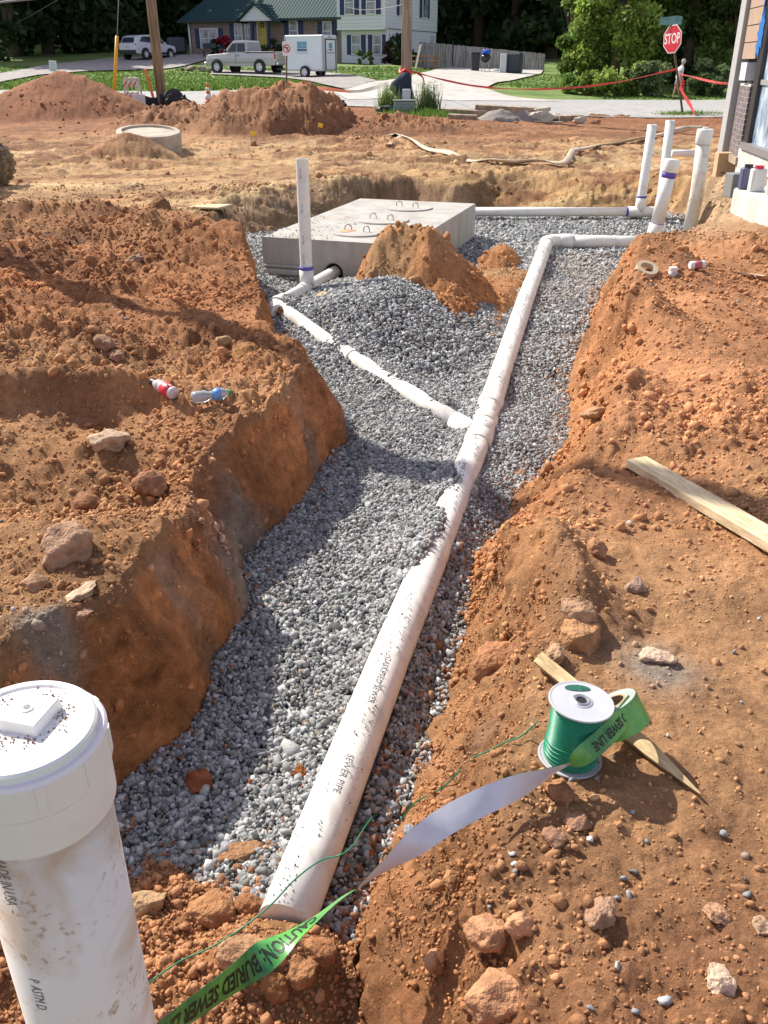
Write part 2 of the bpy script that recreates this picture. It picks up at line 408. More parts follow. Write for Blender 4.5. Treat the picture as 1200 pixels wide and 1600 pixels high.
# ---------------------------------------------------------------- mesh helpers
def fast_mesh(name, V, Fc, mat_, tint=None, smooth=False, link=True, parent=None):
    """V (n,3) array, Fc (m,k) array of faces with k corners"""
    V = np.asarray(V, np.float32); Fc = np.asarray(Fc, np.int32)
    me = bpy.data.meshes.new(name); k = Fc.shape[1]
    me.vertices.add(len(V)); me.vertices.foreach_set('co', V.ravel())
    me.loops.add(Fc.size); me.loops.foreach_set('vertex_index', Fc.ravel())
    me.polygons.add(len(Fc)); me.polygons.foreach_set('loop_start', np.arange(0, Fc.size, k, dtype=np.int32))
    try: me.polygons.foreach_set('loop_total', np.full(len(Fc), k, np.int32))
    except Exception: pass
    me.update(calc_edges=True)
    if tint is not None:
        a = me.color_attributes.new('tint', 'FLOAT_COLOR', 'POINT')
        c = np.ones((len(V), 4), np.float32); c[:, :3] = tint
        a.data.foreach_set('color', c.ravel())
    if smooth: me.polygons.foreach_set('use_smooth', np.ones(len(Fc), bool))
    me.materials.append(mat_)
    if not link: return me
    o = bpy.data.objects.new(name, me); col.objects.link(o)
    if parent: adopt(o, parent)
    return o
def tag(o, label=None, cat=None, group=None, kind=None):
    if label: o['label'] = label
    if cat: o['category'] = cat
    if group: o['group'] = group
    if kind: o['kind'] = kind
    return o
def thing(name, label, cat, loc=(0, 0, 0), rz=0, group=None):
    o = bpy.data.objects.new(name, None); col.objects.link(o)
    o.location = loc; o.rotation_euler = (0, 0, rz); o.empty_display_size = .1
    return tag(o, label, cat, group)
def adopt(o, parent):
    """parent keeping the world-space mesh where it is"""
    o.parent = parent
    top = parent
    M = Matrix.Identity(4)
    ch = []
    while top is not None: ch.append(top); top = top.parent
    for q in reversed(ch):
        M = M @ (q.matrix_parent_inverse if q.parent else Matrix.Identity(4)) @ Matrix.LocRotScale(q.location, q.rotation_euler.to_quaternion(), q.scale)
    o.matrix_parent_inverse = M.inverted()
class MB:
    def __init__(s): s.v = []; s.f = []; s.sm = []
    def add(s, vs, fs, smooth=False):
        n = len(s.v); s.v += [tuple(q) for q in vs]; s.f += [tuple(i + n for i in f) for f in fs]; s.sm += [smooth] * len(fs); return s
    def box(s, c, d, rot=None, bev=0):
        x, y, z = d[0] / 2, d[1] / 2, d[2] / 2
        if bev:
            vs = []
            for sx in (-1, 1):
                for sy in (-1, 1):
                    for sz in (-1, 1):
                        vs += [((x - bev) * sx, (y - bev) * sy, z * sz), ((x - bev) * sx, y * sy, (z - bev) * sz), (x * sx, (y - bev) * sy, (z - bev) * sz)]
            return s.hull(vs, c, rot)
        vs = [(i, j, k) for i in (-x, x) for j in (-y, y) for k in (-z, z)]
        fs = [(0,1,3,2),(4,6,7,5),(0,4,5,1),(2,3,7,6),(0,2,6,4),(1,5,7,3)]
        return s.add(s.tr(vs, c, rot), fs)
    def tr(s, vs, c, rot):
        M = rot if isinstance(rot, Matrix) else (Euler(rot).to_matrix() if rot else Matrix.Identity(3))
        C = Vector(c); return [M @ Vector(q) + C for q in vs]
    def hull(s, vs, c=(0,0,0), rot=None):
        import bmesh
        bm = bmesh.new()
        for q in s.tr(vs, c, rot): bm.verts.new(q)
        r = bmesh.ops.convex_hull(bm, input=bm.verts)
        bmesh.ops.delete(bm, geom=[g for g in r['geom_interior'] if isinstance(g, bmesh.types.BMVert)], context='VERTS')
        bmesh.ops.dissolve_limit(bm, angle_limit=.02, verts=bm.verts, edges=bm.edges)
        bm.verts.index_update()
        s.add([q.co.copy() for q in bm.verts], [[w.index for w in f.verts] for f in bm.faces]); bm.free(); return s
    def prism(s, pts, y0, y1, axis='y'):
        """polygon in two axes extruded along the third"""
        n = len(pts)
        def m(a, b, t): return {'y': (a, t, b), 'x': (t, a, b), 'z': (a, b, t)}[axis]
        vs = [m(a, b, y0) for a, b in pts] + [m(a, b, y1) for a, b in pts]
        fs = [tuple(range(n)), tuple(range(2 * n - 1, n - 1, -1))] + [(i, i + n, (i + 1) % n + n, (i + 1) % n) for i in range(n)]
        return s.add(vs, fs)
    def tube(s, path, r, n=20, cap=True, smooth=True):
        path = [Vector(q) for q in path]; k = len(path); rr = r if hasattr(r, '__len__') else [r] * k
        vs = []; prev = None
        for i, p in enumerate(path):
            a = path[max(i - 1, 0)]; b = path[min(i + 1, k - 1)]; t = (b - a).normalized()
            if prev is None:
                u = t.cross(Vector((0, 0, 1))); u = u if u.length > .05 else t.cross(Vector((0, 1, 0))); u.normalize()
            else: u = (prev - t * prev.dot(t)).normalized()
            prev = u; w = t.cross(u)
            vs += [p + (u * math.cos(2 * math.pi * j / n) + w * math.sin(2 * math.pi * j / n)) * rr[i] for j in range(n)]
        fs = [(i * n + j, i * n + (j + 1) % n, (i + 1) * n + (j + 1) % n, (i + 1) * n + j) for i in range(k - 1) for j in range(n)]
        s.add(vs, fs, smooth)
        if cap:
            m = len(s.v) - len(vs)
            s.f += [tuple(m + j for j in range(n - 1, -1, -1)), tuple(m + (k - 1) * n + j for j in range(n))]; s.sm += [False] * 2
        return s
    def lathe(s, prof, c=(0,0,0), n=32, rot=None, smooth=False, cap=True):
        """profile of (radius, z); faces flat between rings unless smooth"""
        vs = [(r * math.cos(2 * math.pi * j / n), r * math.sin(2 * math.pi * j / n), z) for r, z in prof for j in range(n)]
        fs = [(i * n + j, i * n + (j + 1) % n, (i + 1) * n + (j + 1) % n, (i + 1) * n + j) for i in range(len(prof) - 1) for j in range(n)]
        s.add(s.tr(vs, c, rot), fs, smooth)
        m = len(s.v) - len(vs)
        if not cap or prof[0] == prof[-1]: return s
        if prof[0][0] > 1e-4: s.f.append(tuple(m + j for j in range(n - 1, -1, -1))); s.sm.append(False)
        if prof[-1][0] > 1e-4: s.f.append(tuple(m + (len(prof) - 1) * n + j for j in range(n))); s.sm.append(False)
        return s
    def quad(s, a, b, c, d): return s.add([a, b, c, d], [(0, 1, 2, 3)])
    def build(s, name, m, parent=None, world=True, mats=None):
        me = bpy.data.meshes.new(name); me.from_pydata(s.v, [], s.f); me.validate(); me.materials.append(m)
        if len(s.sm) == len(me.polygons): me.polygons.foreach_set('use_smooth', s.sm)
        me.update()
        o = bpy.data.objects.new(name, me); col.objects.link(o)
        if parent is not None:
            if world: adopt(o, parent)
            else: o.parent = parent
        return o
def recalc(o):
    import bmesh
    bm = bmesh.new(); bm.from_mesh(o.data); bmesh.ops.recalc_face_normals(bm, faces=bm.faces); bm.to_mesh(o.data); bm.free(); return o
def solo(o, label, cat, group=None): return tag(o, label, cat, group)
def copy_tree(o, parent=None):
    c = o.copy(); col.objects.link(c)
    if parent: c.parent = parent
    for ch in [q for q in col.objects if q.parent == o]: copy_tree(ch, c)
    return c
def text_geo(txt, size, bold=0, res=3, spacing=1.0):
    cu = bpy.data.curves.new('t', 'FONT'); cu.body = txt; cu.size = size; cu.align_x = 'CENTER'; cu.align_y = 'CENTER'
    cu.resolution_u = res; cu.offset = bold; cu.space_character = spacing
    o = bpy.data.objects.new('t', cu); col.objects.link(o)
    dg = bpy.context.evaluated_depsgraph_get(); me = bpy.data.meshes.new_from_object(o.evaluated_get(dg))
    vs = [tuple(v.co) for v in me.vertices]; fs = [tuple(p.vertices) for p in me.polygons]
    bpy.data.objects.remove(o); bpy.data.meshes.remove(me); bpy.data.curves.remove(cu)
    return vs, fs
# ================================================================ THE GROUND
def road_near(x): return 30.6 - .12 * (x - 7) * 1.0 + .012 * np.minimum(x - 7, 0) ** 2 * .6 - 1.3
def road_far(x): return 44.5 - .05 * (x - 9) - .52 * np.clip(6 - x, 0, 14) * .95 + .06 * np.clip(-x - 8, 0, 40)
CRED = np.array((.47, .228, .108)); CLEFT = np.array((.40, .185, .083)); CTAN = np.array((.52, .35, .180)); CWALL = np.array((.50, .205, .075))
CDUST = np.array((.36, .30, .24)); CYEL = np.array((.37, .24, .10)); CDARK = np.array((.17, .075, .042)); CPILE = np.array((.27, .118, .060))
def tints(x, y, z, sdv, t, isl):
    n = fbm(x, y, 2.2, 4, 101); n2 = fbm(x, y, .6, 3, 103)
    def mix(a, b, w): return a * (1 - w[..., None]) + b * w[..., None]
    c = np.broadcast_to(CRED, x.shape + (3,)).copy()
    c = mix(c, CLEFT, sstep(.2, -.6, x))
    c = mix(c, CTAN * .96, sstep(-.1, .5, n) * .35)
    op = sstep(10.2, 12.6, y + 2 * n)
    c = mix(c, CTAN, op * (.75 + .25 * n2))
    c = mix(c, CPILE * 1.05, sstep(20, 23.5, y + 1.5 * n) * .75)
    c = mix(c, CPILE, sstep(25, 27, y + n) * .8)
    c = mix(c, CYEL, bump(x, y, 2.2, 14.2, 2.6, 1.2) * .8)
    yy = y - .18 * x; op2 = op * sstep(26, 24, y); c = mix(c, np.array((.62, .45, .24)), sstep(.0, .22, fbm(x * .2, yy, 1.3, 5, 113, .6)) * op2 * .8 * sstep(22, 19, y)); c = mix(c, np.array((.27, .13, .065)), sstep(.0, .20, fbm(x * .30, yy, .8, 6, 109, .7)) * op2 * .75); c = mix(c, np.array((.20, .10, .055)), sstep(.10, .25, fbm(x * .6, yy, .30, 4, 111, .65)) * op2 * .7)
    q = P(195, 250, z=0); c = mix(c, np.array((.27, .14, .075)), bump(x, y, q.x + .1, q.y + .3, .8, .6) * .8)
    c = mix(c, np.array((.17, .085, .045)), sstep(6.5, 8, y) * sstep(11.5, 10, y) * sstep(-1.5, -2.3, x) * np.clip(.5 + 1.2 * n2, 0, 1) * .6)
    c = mix(c, CDARK, np.clip(sstep(.1, .45, n2) * .35, 0, 1) * (1 - op * .4))
    c = mix(c, np.array((.42, .32, .2)), sstep(2.6, 3.6, x) * sstep(8, 10, y) * sstep(13.5, 12.5, y) * .7)
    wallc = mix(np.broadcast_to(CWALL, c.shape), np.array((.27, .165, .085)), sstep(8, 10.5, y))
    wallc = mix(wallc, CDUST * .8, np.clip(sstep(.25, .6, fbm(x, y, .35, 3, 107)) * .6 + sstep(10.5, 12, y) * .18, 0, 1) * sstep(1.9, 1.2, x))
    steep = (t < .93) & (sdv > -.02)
    gouge_shade = vn3(x * 9, y * 9, z * 3.0, 12) * .5 + vn3(x * 24, y * 24, z * 18, 13) * .5
    wallc = wallc * (1 + .8 * gouge_shade)[..., None]  # shading of gouges put into the wall colour, over mottled clay
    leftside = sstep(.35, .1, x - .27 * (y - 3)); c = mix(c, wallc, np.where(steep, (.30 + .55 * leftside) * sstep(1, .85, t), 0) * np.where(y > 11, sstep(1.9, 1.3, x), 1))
    for px, py, pz, r in ((75, 1010, 0, .075), (1030, 1045, 0, .10), (492, 650, -.08, .15), (458, 730, -.12, .13), (405, 800, -.25, .2), (380, 880, -.3, .13)):
        p = P(px, py, z=pz); c = mix(c, CDUST if pz == 0 else CDUST * .9, np.clip(bump(x, y, p.x, p.y, r, r * 1.1) * 1.6 * np.clip(.65 + n2 * 2.2, 0, 1), 0, .9))
    # floor of the dig: damp orange soil, tan on the spoil
    fl = sstep(.02, -.05, sdv)
    c = c * (1 + .22 * np.clip(fbm(x, y, .9, 5, 115, .65) * 2, -1, 1))[..., None]
    spoil = mix(np.broadcast_to(np.array((.44, .21, .090)), c.shape), CTAN * .9, sstep(.0, .5, n2) * .6)
    c = mix(c, spoil, fl * isl); c = mix(c, np.broadcast_to(np.array((.36, .16, .075)), c.shape), fl * (1 - isl))
    return c
def build_ground():
    nr, nc = 1000, 1000
    f = (np.arange(nr) / (nr - 1))
    y0, a = -.35, .62
    Yr = (y0 + a) * np.exp(f * np.log((31.0 + a) / (y0 + a))) - a
    # column spacing: finer where the steep sides of the dig are
    cross = []
    for yy in Yr:
        xc = []
        for i in range(len(POLY)):
            (ax, ay), (bx, by) = POLY[i], POLY[(i + 1) % len(POLY)]
            if (ay > yy) != (by > yy): xc.append(ax + (yy - ay) * (bx - ax) / (by - ay))
        cross.append((min(xc), max(xc)) if xc and yy < 12 else (np.nan, np.nan))
    cross = np.array(cross); ok = ~np.isnan(cross[:, 0])
    for k in (0, 1):
        cross[:, k] = np.interp(Yr, Yr[ok], cross[ok, k]); cross[:, k] = np.convolve(np.pad(cross[:, k], 12, 'edge'), np.ones(25) / 25, 'valid')
    fade = sstep(12.5, 9, Yr)
    X = np.empty((nr, nc)); base = np.linspace(-1, 1, 3000)
    for r in range(nr):
        hw = 1.05 + .60 * max(Yr[r], 0); bx = base * hw; sgm = .10 + .012 * Yr[r]
        dens = (1 / (1 + 1.6 * base ** 2)) * (1 + fade[r] * (9 * np.exp(-((bx - cross[r, 0] + .06) / sgm) ** 2) + 2.5 * np.exp(-((bx - cross[r, 1] - .12) / (sgm * 2)) ** 2)))
        cdf = np.cumsum(dens); cdf = (cdf - cdf[0]) / (cdf[-1] - cdf[0]); X[r] = np.interp(np.linspace(0, 1, nc), cdf, bx)
    Yv = np.repeat(Yr[:, None], nc, 1)
    # last rows follow the kerb of the road
    yend = road_near(X) + .5
    w = sstep(20, 31, Yv); Yv = Yv + (yend - 31.0) * w
    z, sdv, t, rough, isl = ground(X, Yv, True)
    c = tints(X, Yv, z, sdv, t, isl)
    # push the steep faces about so they are not a plain height field
    wl = np.clip(1 - np.abs(t - .5) * 2, 0, 1) * (sdv > 0) * (sdv < .6)
    q3 = lambda k, sd_: 1 - 2 * np.abs(vn3(X * k * .4, Yv * k, z * k * .8, sd_))
    dx = wl * (.050 * vn3(X * 2, Yv * 4, z * 4.5, 3) + .020 * q3(9, 5) + .013 * q3(22, 6) + .008 * vn3(X * 20, Yv * 48, z * 42, 8))
    dy = wl * (.02 * vn3(X * 4 + 9, Yv * 4, z * 5, 7))
    V = np.stack([X + dx, Yv + dy, z], -1).reshape(-1, 3)
    idx = np.arange(nr * nc).reshape(nr, nc)
    Fc = np.stack([idx[:-1, :-1], idx[:-1, 1:], idx[1:, 1:], idx[1:, :-1]], -1).reshape(-1, 4)
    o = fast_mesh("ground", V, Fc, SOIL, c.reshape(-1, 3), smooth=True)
    tag(o, "trampled orange clay of the building site with an open pipe trench", kind="structure")
build_ground()

def grass_mat():
    m, N, L, b = new_mat("lawn")
    tc = N.new('ShaderNodeTexCoord')
    n = N.new('ShaderNodeTexNoise'); n.inputs['Scale'].default_value = .35; n.inputs['Detail'].default_value = 8; L.new(tc.outputs['Object'], n.inputs[0])
    r = N.new('ShaderNodeValToRGB'); L.new(n.outputs[0], r.inputs[0])
    r.color_ramp.elements[0].position = .35; r.color_ramp.elements[0].color = (.075, .14, .022, 1)
    r.color_ramp.elements[1].position = .62; r.color_ramp.elements[1].color = (.17, .25, .05, 1)
    e = r.color_ramp.elements.new(.72); e.color = (.24, .21, .09, 1)
    n2 = N.new('ShaderNodeTexNoise'); n2.inputs['Scale'].default_value = 9; n2.inputs['Detail'].default_value = 6; L.new(tc.outputs['Object'], n2.inputs[0])
    mr = N.new('ShaderNodeMapRange'); mr.inputs[1].default_value = .3; mr.inputs[2].default_value = .7; mr.inputs[3].default_value = .6; mr.inputs[4].default_value = 1.35; L.new(n2.outputs[0], mr.inputs[0])
    vm = N.new('ShaderNodeVectorMath'); vm.operation = 'SCALE'; L.new(r.outputs[0], vm.inputs[0]); L.new(mr.outputs[0], vm.inputs['Scale'])
    L.new(vm.outputs[0], b.inputs['Base Color']); b.inputs['Roughness'].default_value = .9
    bp = N.new('ShaderNodeBump'); bp.inputs['Distance'].default_value = .06; L.new(n2.outputs[0], bp.inputs['Height']); L.new(bp.outputs[0], b.inputs['Normal'])
    return m
LAWN = grass_mat()
def sheet_grid(name, xs, ys, zf, m, label, off=0):
    X, Y = np.meshgrid(xs, ys); Z = zf(X, Y) + off
    idx = np.arange(X.size).reshape(X.shape)
    Fc = np.stack([idx[:-1, :-1], idx[:-1, 1:], idx[1:, 1:], idx[1:, :-1]], -1).reshape(-1, 4)
    return tag(fast_mesh(name, np.stack([X, Y, Z], -1).reshape(-1, 3), Fc, m, smooth=True), label, kind="structure")
def lawn_z(X, Y):
    z = far_h(X, Y) - .03
    inside = (np.abs(X) < .95 + .58 * np.maximum(Y, 0)) & (Y < road_near(X) + .1) & (Y > -.3)
    return np.where(inside, -3.0, z)
xs = np.concatenate([np.linspace(-140, -40, 26)[:-1], np.linspace(-40, 40, 161), np.linspace(40, 140, 26)[1:]])
ys = np.concatenate([np.linspace(-25, 20, 46)[:-1], np.linspace(20, 90, 141), np.linspace(90, 170, 21)[1:]])
sheet_grid("lawn", xs, ys, lawn_z, LAWN, "sloping green lawn on the far side of the road")
def strip(name, A, B, n, m, off, label, side=8):
    """sheet between two edge lines given as points; follows the land"""
    A = np.array(A, float); B = np.array(B, float)
    def res(Q):
        d = np.r_[0, np.cumsum(np.hypot(*np.diff(Q, axis=0).T))]; t = np.linspace(0, d[-1], n)
        return np.stack([np.interp(t, d, Q[:, 0]), np.interp(t, d, Q[:, 1])], -1)
    a, b = res(A), res(B); w = np.linspace(0, 1, side)[None, :, None]
    Q = a[:, None] * (1 - w) + b[:, None] * w
    Z = far_h(Q[..., 0], Q[..., 1]) + off
    idx = np.arange(n * side).reshape(n, side)
    Fc = np.stack([idx[:-1, :-1], idx[:-1, 1:], idx[1:, 1:], idx[1:, :-1]], -1).reshape(-1, 4)
    return tag(fast_mesh(name, np.concatenate([Q, Z[..., None]], -1).reshape(-1, 3), Fc, m, smooth=True), label, kind="structure")
ASPH = mat("old_asphalt", (.30, .30, .285), .9, var=.12, scale=3, bump_=.004, bscale=120, c2=(.36, .355, .33))
CONC = mat("pale_concrete_paving", (.42, .40, .36), .9, var=.10, scale=1.5, c2=(.50, .48, .43))
LANE = mat("drive_gravel", (.25, .235, .22), .95, var=.15, scale=2, c2=(.33, .31, .28))
rx = np.linspace(-34, 34, 69)
strip("road", np.stack([rx, road_near(rx)], -1), np.stack([rx, road_far(rx)], -1), 90, ASPH, .03, "pale sunlit asphalt road beyond the site", 16)
PX = lambda px, py, Y: (P(px, py, Y=Y).x, Y)
def onland(px, py):
    """where the line of sight through a photo pixel meets the land beyond the road"""
    yy = np.linspace(24, 150, 900); v = (800 - py) / F
    d = yy / (CP + v * SP); zz = H + d * (-SP + v * CP); xx = (px - 600) / F * d
    dif = zz - far_h(xx, yy); k = np.argmax(dif < 0) if (dif < 0).any() else len(yy) - 1
    return Vector((xx[k], yy[k], zz[k]))
def OL(*pts): return [tuple(onland(*p))[:2] for p in pts]
strip("driveway", OL((545,158),(520,146),(560,135),(590,128),(640,120),(672,112),(700,106)), OL((880,160),(790,150),(758,139),(775,130),(815,123),(845,116),(850,109)), 40, CONC, .045, "wide concrete driveway climbing to the wooden fence", 10)
strip("driveway", OL((540,141),(500,132),(440,122),(330,117)), OL((590,127),(560,120),(500,113),(330,109)), 30, LANE, .05, "bare track under the pickup and trailer", 6)
strip("driveway", OL((-40,140),(60,118),(130,112),(200,110),(262,108),(292,103),(330,92)), OL((-40,122),(60,104),(110,98),(170,91),(230,89),(290,86),(330,85)), 40, LANE, .045, "grey asphalt drive rising past the trees to the parked car", 8)

# ================================================================ GRAVEL
def build_bed():
    xs = np.concatenate([np.arange(-2.4, 1.5, .022), np.arange(1.5, 4.6, .03)]); ys = np.concatenate([np.arange(.4, 6, .022), np.arange(6, 13.9, .035)])
    X, Y = np.meshgrid(xs, ys); sdv = poly_sd(X, Y, POLY)
    Z = gravel_h(X, Y) - .012
    idx = np.arange(X.size).reshape(X.shape)
    Fc = np.stack([idx[:-1, :-1], idx[:-1, 1:], idx[1:, 1:], idx[1:, :-1]], -1).reshape(-1, 4)
    ok = (sdv.ravel()[Fc] < .10).all(1)
    Fc = Fc[ok]; used = np.unique(Fc); mp = np.full(X.size, -1); mp[used] = np.arange(len(used))
    V = np.stack([X, Y, Z], -1).reshape(-1, 3)[used]
    tag(fast_mesh("gravel_bed", V, mp[Fc], mat("gravel_dust", (.15, .15, .15), .95, var=.3, scale=40, bump_=.01, bscale=90), smooth=True), "grey gravel filling the floor of the trench", kind="structure")
build_bed()
import bmesh
def ico(sub):
    bm = bmesh.new(); bmesh.ops.create_icosphere(bm, subdivisions=sub, radius=1)
    v = np.array([q.co[:] for q in bm.verts]); f = np.array([[w.index for w in p.verts] for p in bm.faces]); bm.free(); return v, f
def templates(k, sub, jit, sharp=False, seed=1):
    g = np.random.default_rng(seed); out = []
    for i in range(k):
        v, f = ico(sub); v = v.copy()
        if sharp:      # cut by random planes: angular crushed stone
            for _ in range(6):
                n = g.normal(size=3); n /= np.linalg.norm(n); d = g.uniform(.30, .66)
                q = v @ n; v -= np.outer(np.maximum(q - d, 0), n)
            v *= g.uniform(.72, 1.45, 3)
        else:
            s = int(g.integers(50)); v *= (1 + jit * vn3(v[:, 0] * 1.6 + 9, v[:, 1] * 1.6 + s, v[:, 2] * 1.6, s) + .5 * jit * vn3(v[:, 0] * 4, v[:, 1] * 4 + s, v[:, 2] * 4 + 3, s + 1))[:, None]
        v *= g.uniform(.92, 1.08, (len(v), 1)) if sharp else g.uniform(.97, 1.03, (len(v), 1))
        out.append((v, f))
    return out
def rotmats(n, g):
    q = g.normal(size=(n, 4)); q /= np.linalg.norm(q, axis=1)[:, None]; w, x, y, z = q.T
    return np.stack([1-2*(y*y+z*z), 2*(x*y-z*w), 2*(x*z+y*w), 2*(x*y+z*w), 1-2*(x*x+z*z), 2*(y*z-x*w), 2*(x*z-y*w), 2*(y*z+x*w), 1-2*(x*x+y*y)], -1).reshape(n, 3, 3)
def scatter(name, pos, size, tint, temps, m, flat=(.62, 1.0), smooth=False, parent=None, seed=3):
    g = np.random.default_rng(seed); n = len(pos); pick = g.integers(len(temps), size=n); Vs, Fs, Ts = [], [], []; base = 0
    for k, (tv, tf) in enumerate(temps):
        I = np.where(pick == k)[0]
        if not len(I): continue
        Rm = rotmats(len(I), g); sc = size[I][:, None] * np.stack([g.uniform(.8, 1.25, len(I)), g.uniform(.7, 1.05, len(I)), g.uniform(*flat, len(I))], -1)
        V = np.einsum('nij,nvj->nvi', Rm, tv[None] * sc[:, None, :]) + pos[I][:, None, :]
        Vs.append(V.reshape(-1, 3)); Fs.append((tf[None] + (np.arange(len(I)) * len(tv))[:, None, None]).reshape(-1, 3) + base)
        Ts.append(np.repeat(tint[I], len(tv), 0)); base += len(I) * len(tv)
    return fast_mesh(name, np.concatenate(Vs), np.concatenate(Fs), m, np.concatenate(Ts), smooth=smooth, parent=parent)
STONES = templates(10, 1, 0, True, 2)
STONES0 = [(v * 1.05, f) for v, f in templates(10, 0, 0, True, 4)]
CLODS1 = []
for i_, (v_, f_) in enumerate(templates(14, 1, .30, False, 6)):
    g_ = np.random.default_rng(200 + i_)
    for _ in range(5):
        n_ = g_.normal(size=3); n_ /= np.linalg.norm(n_); q_ = v_ @ n_; v_ = v_ - np.outer(np.maximum(q_ - g_.uniform(.45, .75), 0), n_)
    CLODS1.append((v_ * g_.uniform(.8, 1.25, 3), f_))
CLODS0 = [(v_ * 1.1, f_) for v_, f_ in templates(12, 0, 0, True, 14)]
TANK = [(-1.24, 9.12), (.23, 8.64), (1.18, 11.45), (-.28, 11.95)]
def stone_tints(n, g, x=None, y=None):
    v = np.clip(g.normal(.29, .11, n), .09, .60)
    c = v[:, None] * np.array((1.0, 1.0, .99))[None] * np.stack([g.uniform(.95, 1.03, n), np.ones(n), g.uniform(.93, 1.04, n)], -1)
    w = g.random(n) < .015; c[w] = np.array((.34, .26, .20)) * g.uniform(.7, 1.1, (w.sum(), 1))
    w = g.random(n) < .05; c[w] = c[w] * 1.5
    return c
def gravel_points(g, n, x0, x1, y0, y1, edge=.0):
    x = g.uniform(x0, x1, n); y = g.uniform(y0, y1, n)
    sdv = poly_sd(x, y, POLY); ok = sdv < edge + .13
    x, y, sdv = x[ok], y[ok], sdv[ok]
    ok = poly_sd(x, y, np.array(TANK)) > -.03; x, y = x[ok], y[ok]
    z = gravel_h(x, y); gz = ground(x, y)
    ok = gz < z + .012
    return x[ok], y[ok], z[ok]
def build_gravel():
    g = np.random.default_rng(21)
    sets = [(58000, -1.1, .6, .9, 3.6, .0118, STONES), (92000, -.8, 1.5, 3.6, 6.0, .0106, STONES0), (85000, -2.4, 2.6, 6.0, 9.6, .0140, STONES0), (62000, -2.4, 4.6, 9.6, 13.8, .019, STONES0)]
    P_, S_, T_ = [], [], []
    obs = []
    for i, (n, x0, x1, y0, y1, s, tp) in enumerate(sets):
        x, y, z = gravel_points(g, n, x0, x1, y0, y1)
        dm, zm = seg_d(x, y, MAIN); db, zb = seg_d(x, y, BRANCH); di, zi = seg_d(x, y, INLET); dr, zr = seg_d(x, y, REAR)
        lift = g.uniform(-.006, .010, len(x))
        sz = s * np.exp(g.normal(0, .30, len(x))); 
        z = z + lift
        ok = ~(((dm < .078) & (z < zm + .05)) | ((db < .052) & (z < zb + .035)) | ((di < .052)) | (dr < .05))
        # dusting of stones thins out on top of the pipes
        ok &= ~((dm < .075) & (z < zm + np.sqrt(np.maximum(.084 ** 2 - dm ** 2, 0)) - .006))
        x, y, z, sz = x[ok], y[ok], z[ok], sz[ok]
        dm = dm[ok]; 
        tint = stone_tints(len(x), g)
        # soil smeared over the stones near the soil edges
        sdv = poly_sd(x, y, POLY); red = (g.random(len(x)) < np.clip(.13 * np.exp((sdv) / .05), 0, .25)) | ((y < 1.9) & (g.random(len(x)) < .30 * sstep(2.1, 1.5, y))) | ((fbm(x, y, .45, 3, 131) > .42) & (g.random(len(x)) < .45) & (y < 2.6))
        tint[red] = np.array((.30, .155, .085)) * g.uniform(.7, 1.3, (red.sum(), 1))
        dus = (x > 1.9) & (y > 8) & (y < 10.3) | ((x - 1.2) ** 2 + (y - 8.5) ** 2 < .5); dus = dus & (g.random(len(x)) < .5)
        tint[dus] = tint[dus] * .5 + np.array((.36, .29, .22)) * .6
        pos = np.stack([x, y, z], -1)
        obs.append((pos, sz, tint, tp))
    # grit lying along the crown of the main pipe
    n = 3600; f_ = g.random(n); seg = np.array(MAIN); L_ = np.r_[0, np.cumsum(np.linalg.norm(np.diff(seg, axis=0), axis=1))]; d_ = f_ ** 1.1 * L_[-1] * .93
    cx_, cy_, cz_ = [np.interp(d_, L_, seg[:, k]) for k in range(3)]; th = g.normal(.15, .36, n); den = fbm(cx_ * 2, cy_ * 2 + th, .35, 4, 171); k_ = den > -.02
    gx, gy, gz = (cx_ + .0795 * np.sin(th))[k_], cy_[k_], (cz_ + .0795 * np.cos(th))[k_]
    obs.append((np.stack([gx, gy, gz], -1), g.uniform(.0012, .0042, len(gx)), stone_tints(len(gx), g) * 1.15, STONES0))
    # all loose gravel is one uncountable mass
    me = []
    for k, (pos, sz, tint, tp) in enumerate(obs): me.append(scatter("gravel_piece", pos, sz, tint, tp, STONE, seed=30 + k))
    join(me, "gravel", "loose grey crushed gravel around the pipes and the concrete tank")
def join(objs, name, label):
    vs, fs, ts = [], [], []; base = 0
    for o in objs:
        me = o.data; n = len(me.vertices); a = np.empty(n * 3, np.float32); me.vertices.foreach_get('co', a); vs.append(a.reshape(-1, 3))
        l = np.empty(len(me.loops), np.int32); me.loops.foreach_get('vertex_index', l); fs.append(l.reshape(-1, 3) + base); base += n
        c = np.empty(n * 4, np.float32); me.color_attributes['tint'].data.foreach_get('color', c); ts.append(c.reshape(-1, 4)[:, :3])
    m = objs[0].data.materials[0]
    for o in objs:
        d = o.data; bpy.data.objects.remove(o); bpy.data.meshes.remove(d)
    tag(fast_mesh(name, np.concatenate(vs), np.concatenate(fs), m, np.concatenate(ts)), label, kind="stuff")
build_gravel()

